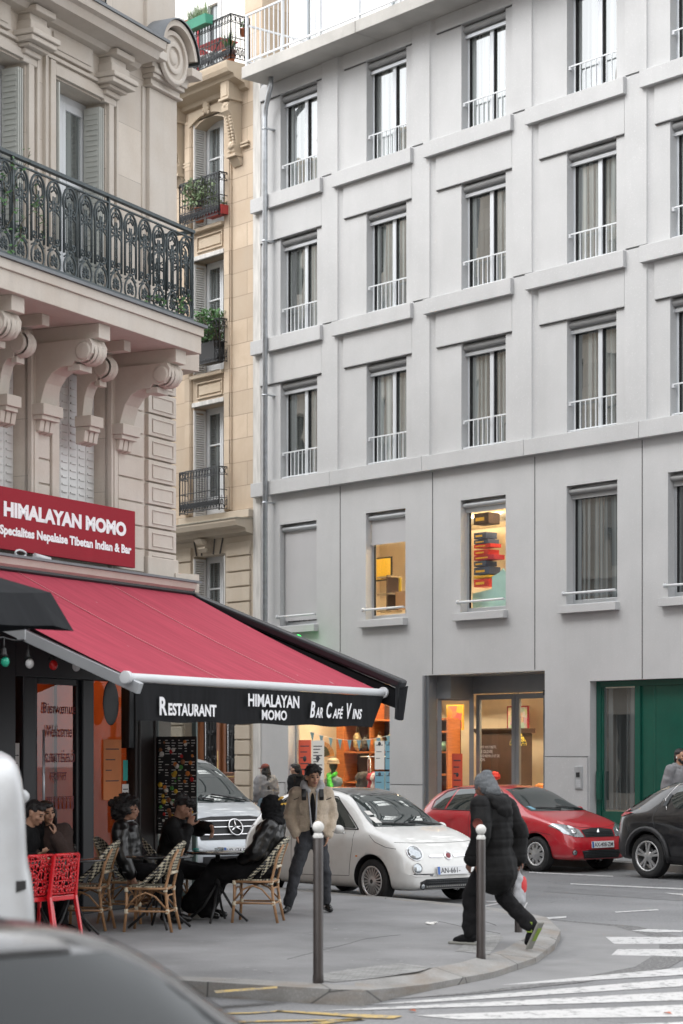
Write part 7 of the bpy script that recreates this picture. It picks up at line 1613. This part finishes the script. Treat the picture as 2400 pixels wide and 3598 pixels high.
bl = thing('bunting', 'string of blue triangular pennants across the shop window', 'bunting', (-35.6, 28.45, 0)); mb = MB(); N_ = 10; pts = [(3.1*i/30, 0, 2.42-.20*(1-((i/30-.5)/.5)**2)) for i in range(31)]; mb.tube(pts, .006, 4); build('string', mb, 'paper', bl)
for k in range(N_): x, _, z = pts[int(1+k*3.1)]; mb = MB(); mb.add([(x-.07,0,z),(x+.07,0,z),(x+.01,0,z-.22)], [(0,1,2)]); build('pennant', mb, 'paper_blue', bl)
fn = thing('hand_fan', 'large open orange paper fan with painted landscape in the shop window', 'fan', (-35.44, 28.7, 1.86)); mb = MB()
for k in range(22): a0, a1 = pi*(.03+.94*k/22), pi*(.03+.94*(k+1)/22); z = .006*(k % 2); mb.add([(.08*cos(a0),z,.08*sin(a0)),(.38*cos(a0),z,.33*sin(a0)),(.38*cos(a1),.012-z,.33*sin(a1)),(.08*cos(a1),.012-z,.08*sin(a1))], [(0,1,2,3)])
build('fan_leaf', mb, M('fan_orange', (.60,.28,.08), .7, var=.15, vs=9), fn); mb = MB(); mb.lathe([(0,-.01),(.25,-.01)], (0,0,0), 20, 'y', False, radians(12), radians(150)); build('fan_picture', mb, M('fan_picture', (.12,.11,.05), .8, var=.5, vs=7), fn)
M('shelf_wood', (.50,.16,.045), .5, 0, .2, 4, stretch=(1,1,8)); M('bag_mix', (.42,.30,.14), .8, 0, .5, 9); M('bag_dark', (.08,.07,.06), .8, 0, .5, 9); M('mannequin', (.03,.035,.035), .5); M('felt', (.42,.33,.22), .95); M('scarf', (.10,.60,.08), .9, var=.3, vs=30); M('jean_jacket', (.22,.28,.28), .9); M('clothes_red', (.40,.03,.05), .8, 0, .3); M('vase_green', (.28,.48,.36), .3); M('brown_dark', (.07,.04,.03), .6, 0, .3, 4)
sh = thing('shelf_unit', 'orange wooden shelf unit with bags inside the shop window', 'shelf', (-35.72, 29.3, .13))
for x in (0, 1.10, 1.85): mb = MB(); mb.box(x, x+(.25 if x == 0 else .05), 0, .4, 0, 3.3); build('upright', mb, 'shelf_wood', sh)
for z in (.5, 1.18, 1.82, 2.50): mb = MB(); mb.box(.25, 1.9, 0, .4, z, z+.04); build('shelf', mb, 'shelf_wood', sh)
mb = MB(); mb.box(.24,1.9,.38,.4,0,3.3); build('back_panel', mb, 'brown_dark', sh)
for i, (x, z, w, h, m, lb_) in enumerate(((.42,2.06,.22,.5,'bag_mix','cream bag on the second shelf, leftmost'), (.74,2.06,.2,.36,'bag_dark','dark bag next to the cream bag on the shelf'), (1.0,2.06,.22,.42,'bag_mix','olive bag in the middle of the shelf'), (1.27,2.06,.22,.40,'felt','tan bag right of the olive bag'), (1.68,2.06,.26,.44,'paper_yellow','yellow bag on the right end of the shelf'), (1.65,2.99,.3,.2,'felt','flat beige bag on the top shelf'), (.5,1.29,.25,.3,'bag_mix','pale soft toy on the lower shelf'))):
    t = thing('bag', lb_, 'bag', (-35.72+.10+x*.86+w/2, 29.42, .13+z-.2), 0, 'bags on the shop shelves'); mb = MB(); ell(mb, (0,0,h*.42), (w*.45,.09,h*.42)); mb.tube([(-w*.25,0,h*.8),(-w*.1,0,h*1.05),(w*.1,0,h*1.05),(w*.25,0,h*.8)], .012, 5); blob('bag_body', mb, m, t, .016, .02, 12)
mn_ = thing('mannequin', 'dark mannequin bust with beige hat, green scarf and denim jacket in the shop window', 'mannequin', (-34.97, 28.6, 1.08)); mb = MB(); ell(mb, (0,0,.62), (.085,.095,.125)); cap(mb, (0,0,.40), (0,0,.55), .05, .05); blob('head', mb, 'mannequin', mn_, .012)
mb = MB(); ell(mb, (0,0,.18), (.22,.13,.26)); ell(mb, (-.18,0,.27), (.08,.09,.1)); ell(mb, (.18,0,.27), (.08,.09,.1)); blob('denim_jacket', mb, 'jean_jacket', mn_, .014, .015, 10); mb = MB(); ell(mb, (0,0,.70), (.13,.13,.075)); ell(mb, (0,0,.655), (.15,.15,.02)); blob('hat', mb, 'felt', mn_, .012)
mb = MB(); chain(mb, [(-.1,-.06,.42),(0,-.12,.36),(.1,-.06,.42),(.0,.08,.45),(-.1,-.06,.42)], [.04]*5); chain(mb, [(.03,-.14,.34),(.08,-.15,.16)], [.05,.07]); blob('scarf', mb, 'scarf', mn_, .014, .02, 14)
rk = thing('clothes_rack', 'chrome clothes rack with hanging garments behind the blue flyers', 'rack', (-33.95, 28.7, .13)); mb = MB(); mb.tube([(0,0,0),(0,0,1.69),(.05,0,1.75),(.8,0,1.75),(.85,0,1.69),(.85,0,0)], .016, 8); mb.tube([(-.35,.1,1.75),(-.10,.1,1.75),(-.04,.1,1.68),(-.04,.1,0)], .016, 8); build('frame', mb, 'chrome', rk)
for i, (x, m) in enumerate(((.12,'clothes_red'),(.24,'dish_white'),(.36,'clothes_red'),(-.25,'bag_dark'),(-.12,'bag_dark'),(.5,'jean_jacket'))):
    t = thing('garment', ('red','pink','second red','first dark','second dark','denim')[i]+' garment hanging on the chrome rack', 'garment', (-33.95+x, 28.75, .45), 0, 'garments on the rack'); mb = MB(); ell(mb, (0,0,.55), (.06,.2,.55)); ell(mb, (0,0,1.0), (.05,.2,.12)); blob('cloth', mb, m, t, .02, .02, 8)
fit_text('PROGRAMME', 0, .62, 0, .13, 'paper', bl, origin=(2.50,-.26,2.0), xa=(1,0,0), ya=(0,0,1), ext=0, bold=.01)
# behind the door
vs = thing('vase', 'round ribbed pale green vase on the shelf left of the door', 'vase', (-32.44, 29.5, 1.99)); mb = MB(); mb.lathe([(0,0),(.05,0),(.10,.05),(.115,.10),(.10,.16),(.06,.19),(.065,.20),(0,.2)], (0,0,0), 20); build('vase_body', mb, 'vase_green', vs)
s2 = thing('shelf_unit', 'orange wooden shelf unit with vases left of the shop door', 'shelf', (-33.05, 29.4, .13))
for x in (0, .75): mb = MB(); mb.box(x, x+.05, 0, .35, 0, 2.5); build('upright', mb, 'shelf_wood', s2)
for z in (.3,.9,1.36,1.82,2.24,2.50): mb = MB(); mb.box(.05,.75,0,.35,z,z+.04); build('shelf', mb, 'shelf_wood', s2)
mb = MB(); mb.box(0,.8,.34,.36,0,2.5); build('back_panel', mb, 'brown_dark', s2)
def painting(x, y, z, w, h, fr, m, label): t = thing('framed_picture', label, 'picture', (x,y,z)); mb = MB(); mb.box(0,w,-.03,0,0,h); build('frame', mb, fr, t); mb = MB(); mb.box(w*.06,w*.94,-.035,-.03,h*.06,h*.94); build('canvas', mb, m, t)
def patchwork():
    m, nn, b = nodes('patchwork'); MATS['patchwork'] = m; v = nn.nodes.new('ShaderNodeTexVoronoi'); v.distance = 'CHEBYCHEV'; v.inputs['Scale'].default_value = 9; nn.links.new(coords(nn), v.inputs['Vector'])
    h = nn.nodes.new('ShaderNodeHueSaturation'); h.inputs['Saturation'].default_value = .7; nn.links.new(v.outputs['Color'], h.inputs['Color']); c = mix(nn, .55, h.outputs[0], (.62,.52,.40)); nn.links.new(c, b.inputs['Base Color'])
    m, nn, b = nodes('fruit_print'); MATS['fruit_print'] = m; v = nn.nodes.new('ShaderNodeTexVoronoi'); v.inputs['Scale'].default_value = 6; nn.links.new(coords(nn), v.inputs['Vector'])
    sp_ = nn.nodes.new('ShaderNodeSeparateColor'); nn.links.new(v.outputs['Color'], sp_.inputs[0]); c = ramp(nn, sp_.outputs[0], [(.2,(.65,.10,.10)),(.45,(.75,.42,.04)),(.6,(.35,.45,.06)),(.85,(.7,.15,.12))]); nn.links.new(c, b.inputs['Base Color'])
patchwork(); painting(-33.58, 30.6, 2.44, .52, .54, 'dish_yellow', 'fruit_print', 'bright picture of red, yellow and green fruit shapes left of the door'); painting(-32.46, 31.3, 2.44, .64, .50, 'clothes_red', 'patchwork', 'picture of coloured squares in a red frame seen through the right door leaf')
cb = thing('wardrobe', 'dark brown carved wardrobe standing behind the shop door', 'wardrobe', (-32.42, 30.4, .13)); mb = MB(); mb.box(0,1.1,0,.5,0,2.23); build('carcass', mb, 'brown_dark', cb, .02); mb = MB(); mb.prism([(-.08,2.33),(-.08,2.30),(0,2.23),(.5,2.23),(.5,2.33)], -.08, 1.18, 'x'); build('cornice', mb, 'brown_dark', cb)
lp = thing('hanging_lampshade', 'conical patterned hanging lampshade behind the right door leaf', 'lampshade', (-30.2, 29.4, 2.10)); mb = MB(); mb.tube([(0,0,.5),(0,0,1.9)], .006, 4); build('cord', mb, 'black', lp)
mb = MB(); mb.lathe([(.01,.55),(.02,.35),(.035,.26),(.10,.18),(.17,.06),(.165,.0)], (0,0,0), 24)
def zig():
    m, nn, b = nodes('zigzag'); MATS['zigzag'] = m; ck = nn.nodes.new('ShaderNodeTexChecker'); ck.inputs['Scale'].default_value = 22; nn.links.new(coords(nn,rot=(0,.78,.78)), ck.inputs[0]); ck.inputs['Color1'].default_value = (.65,.5,.06,1); ck.inputs['Color2'].default_value = (.02,.03,.02,1); nn.links.new(ck.outputs[0], b.inputs['Base Color'])
zig(); build('shade', mb, 'zigzag', lp)
dt = ent
for k, (body, z, x1) in enumerate((('E DE VOS OBJETS,', 2.03, .46), ('UE SOLIDAIRE', 1.95, .36), ('S DE RÉEMPLOI ET DE', 1.87, .55), ('ION', 1.79, .13))): fit_text(body, .10, .10+x1, z, z+.065, 'paper', GB, origin=(-30.83+30, YD-28+.02, 0), ext=0)
random.seed(4)
for i in range(16):
    x = random.uniform(-31.4,-29.0); z = random.uniform(.5,1.75); m = random.choice(('dish_red','dish_orange','bag_mix','brown_dark','dish_yellow','bag_dark')); y = random.uniform(29.3,30.0)
    t = thing('jumble_item', 'piece of colourful second-hand bric-a-brac heaped behind the shop door', 'bric-a-brac', (x,y,z), 0, 'bric-a-brac behind the shop door'); mb = MB(); ell(mb, (0,0,0), (random.uniform(.06,.16),.08,random.uniform(.06,.16))); blob('item', mb, m, t, .02, .03, 12)
# upstairs office: shelf of game boxes, pictures
for i, (z, w, h, m) in enumerate(((6.30,.42,.22,'brown_dark'),(6.02,.34,.12,'paper_navy'),(5.92,.40,.08,'paper_navy'),(5.84,.46,.07,'dish_red'),(5.70,.40,.10,'dish_red'),(5.60,.56,.09,'clothes_red'),(5.48,.34,.10,'paper_navy'),(5.32,.44,.14,'paper_navy'),(5.25,.42,.05,'dish_yellow'),(5.08,.42,.15,'dish_red'))):
    t = thing('game_box', ('topmost','second','third','fourth','fifth','sixth','seventh','eighth','ninth','lowest')[i]+' box of the stack seen in the lit upstairs window', 'box', (-30.62, 28.6, z+.12), 0, 'stacked game boxes upstairs'); mb = MB(); mb.box(0,w,0,.3,0,h); build('box', mb, m, t, .004); mb = MB(); mb.box(.05,w*.7,-.003,0,h*.3,h*.6); build('box_label', mb, 'dish_yellow', t)
t = thing('screen_board', 'pale turquoise board leaning behind the lit upstairs window', 'board', (-30.5, 28.45, 4.7)); mb = MB(); mb.prism([(0,0),(1.2,0),(1.2,.66),(.92,.72),(.85,.80),(.75,.72),(.55,.66),(.55,.42),(0,.36)], 0, .03, 'y'); build('panel', mb, M('turquoise', (.33,.52,.49), .6), t)
painting(-34.75, 29.6, 5.62, .54, .50, 'black', 'dish_yellow', 'framed drawing on the wall upstairs, second window'); 
t = thing('yellow_chart', 'bright yellow ruled chart standing in the second upstairs window', 'chart', (-33.62, 29.0, 5.15)); mb = MB(); mb.box(0,.36,0,.02,0,.45); build('sheet', mb, 'paper_yellow', t)
t = thing('cardboard_box', 'brown cardboard box in the second upstairs window', 'box', (-33.08, 28.7, 4.9)); mb = MB(); mb.box(0,.4,0,.3,0,.36); build('carton', mb, M('carton', (.42,.24,.12), .9), t, .004)
t = thing('shelf_unit', 'low wooden office shelf in the second upstairs window', 'shelf', (-33.55, 28.6, 4.86)); 
for z in (.0,.35,.7): mb = MB(); mb.box(0,.45,0,.3,z,z+.03); build('shelf', mb, 'felt', t)
mb = MB(); mb.box(.3,.34,0,.3,0,.75); build('upright', mb, 'brown_dark', t)
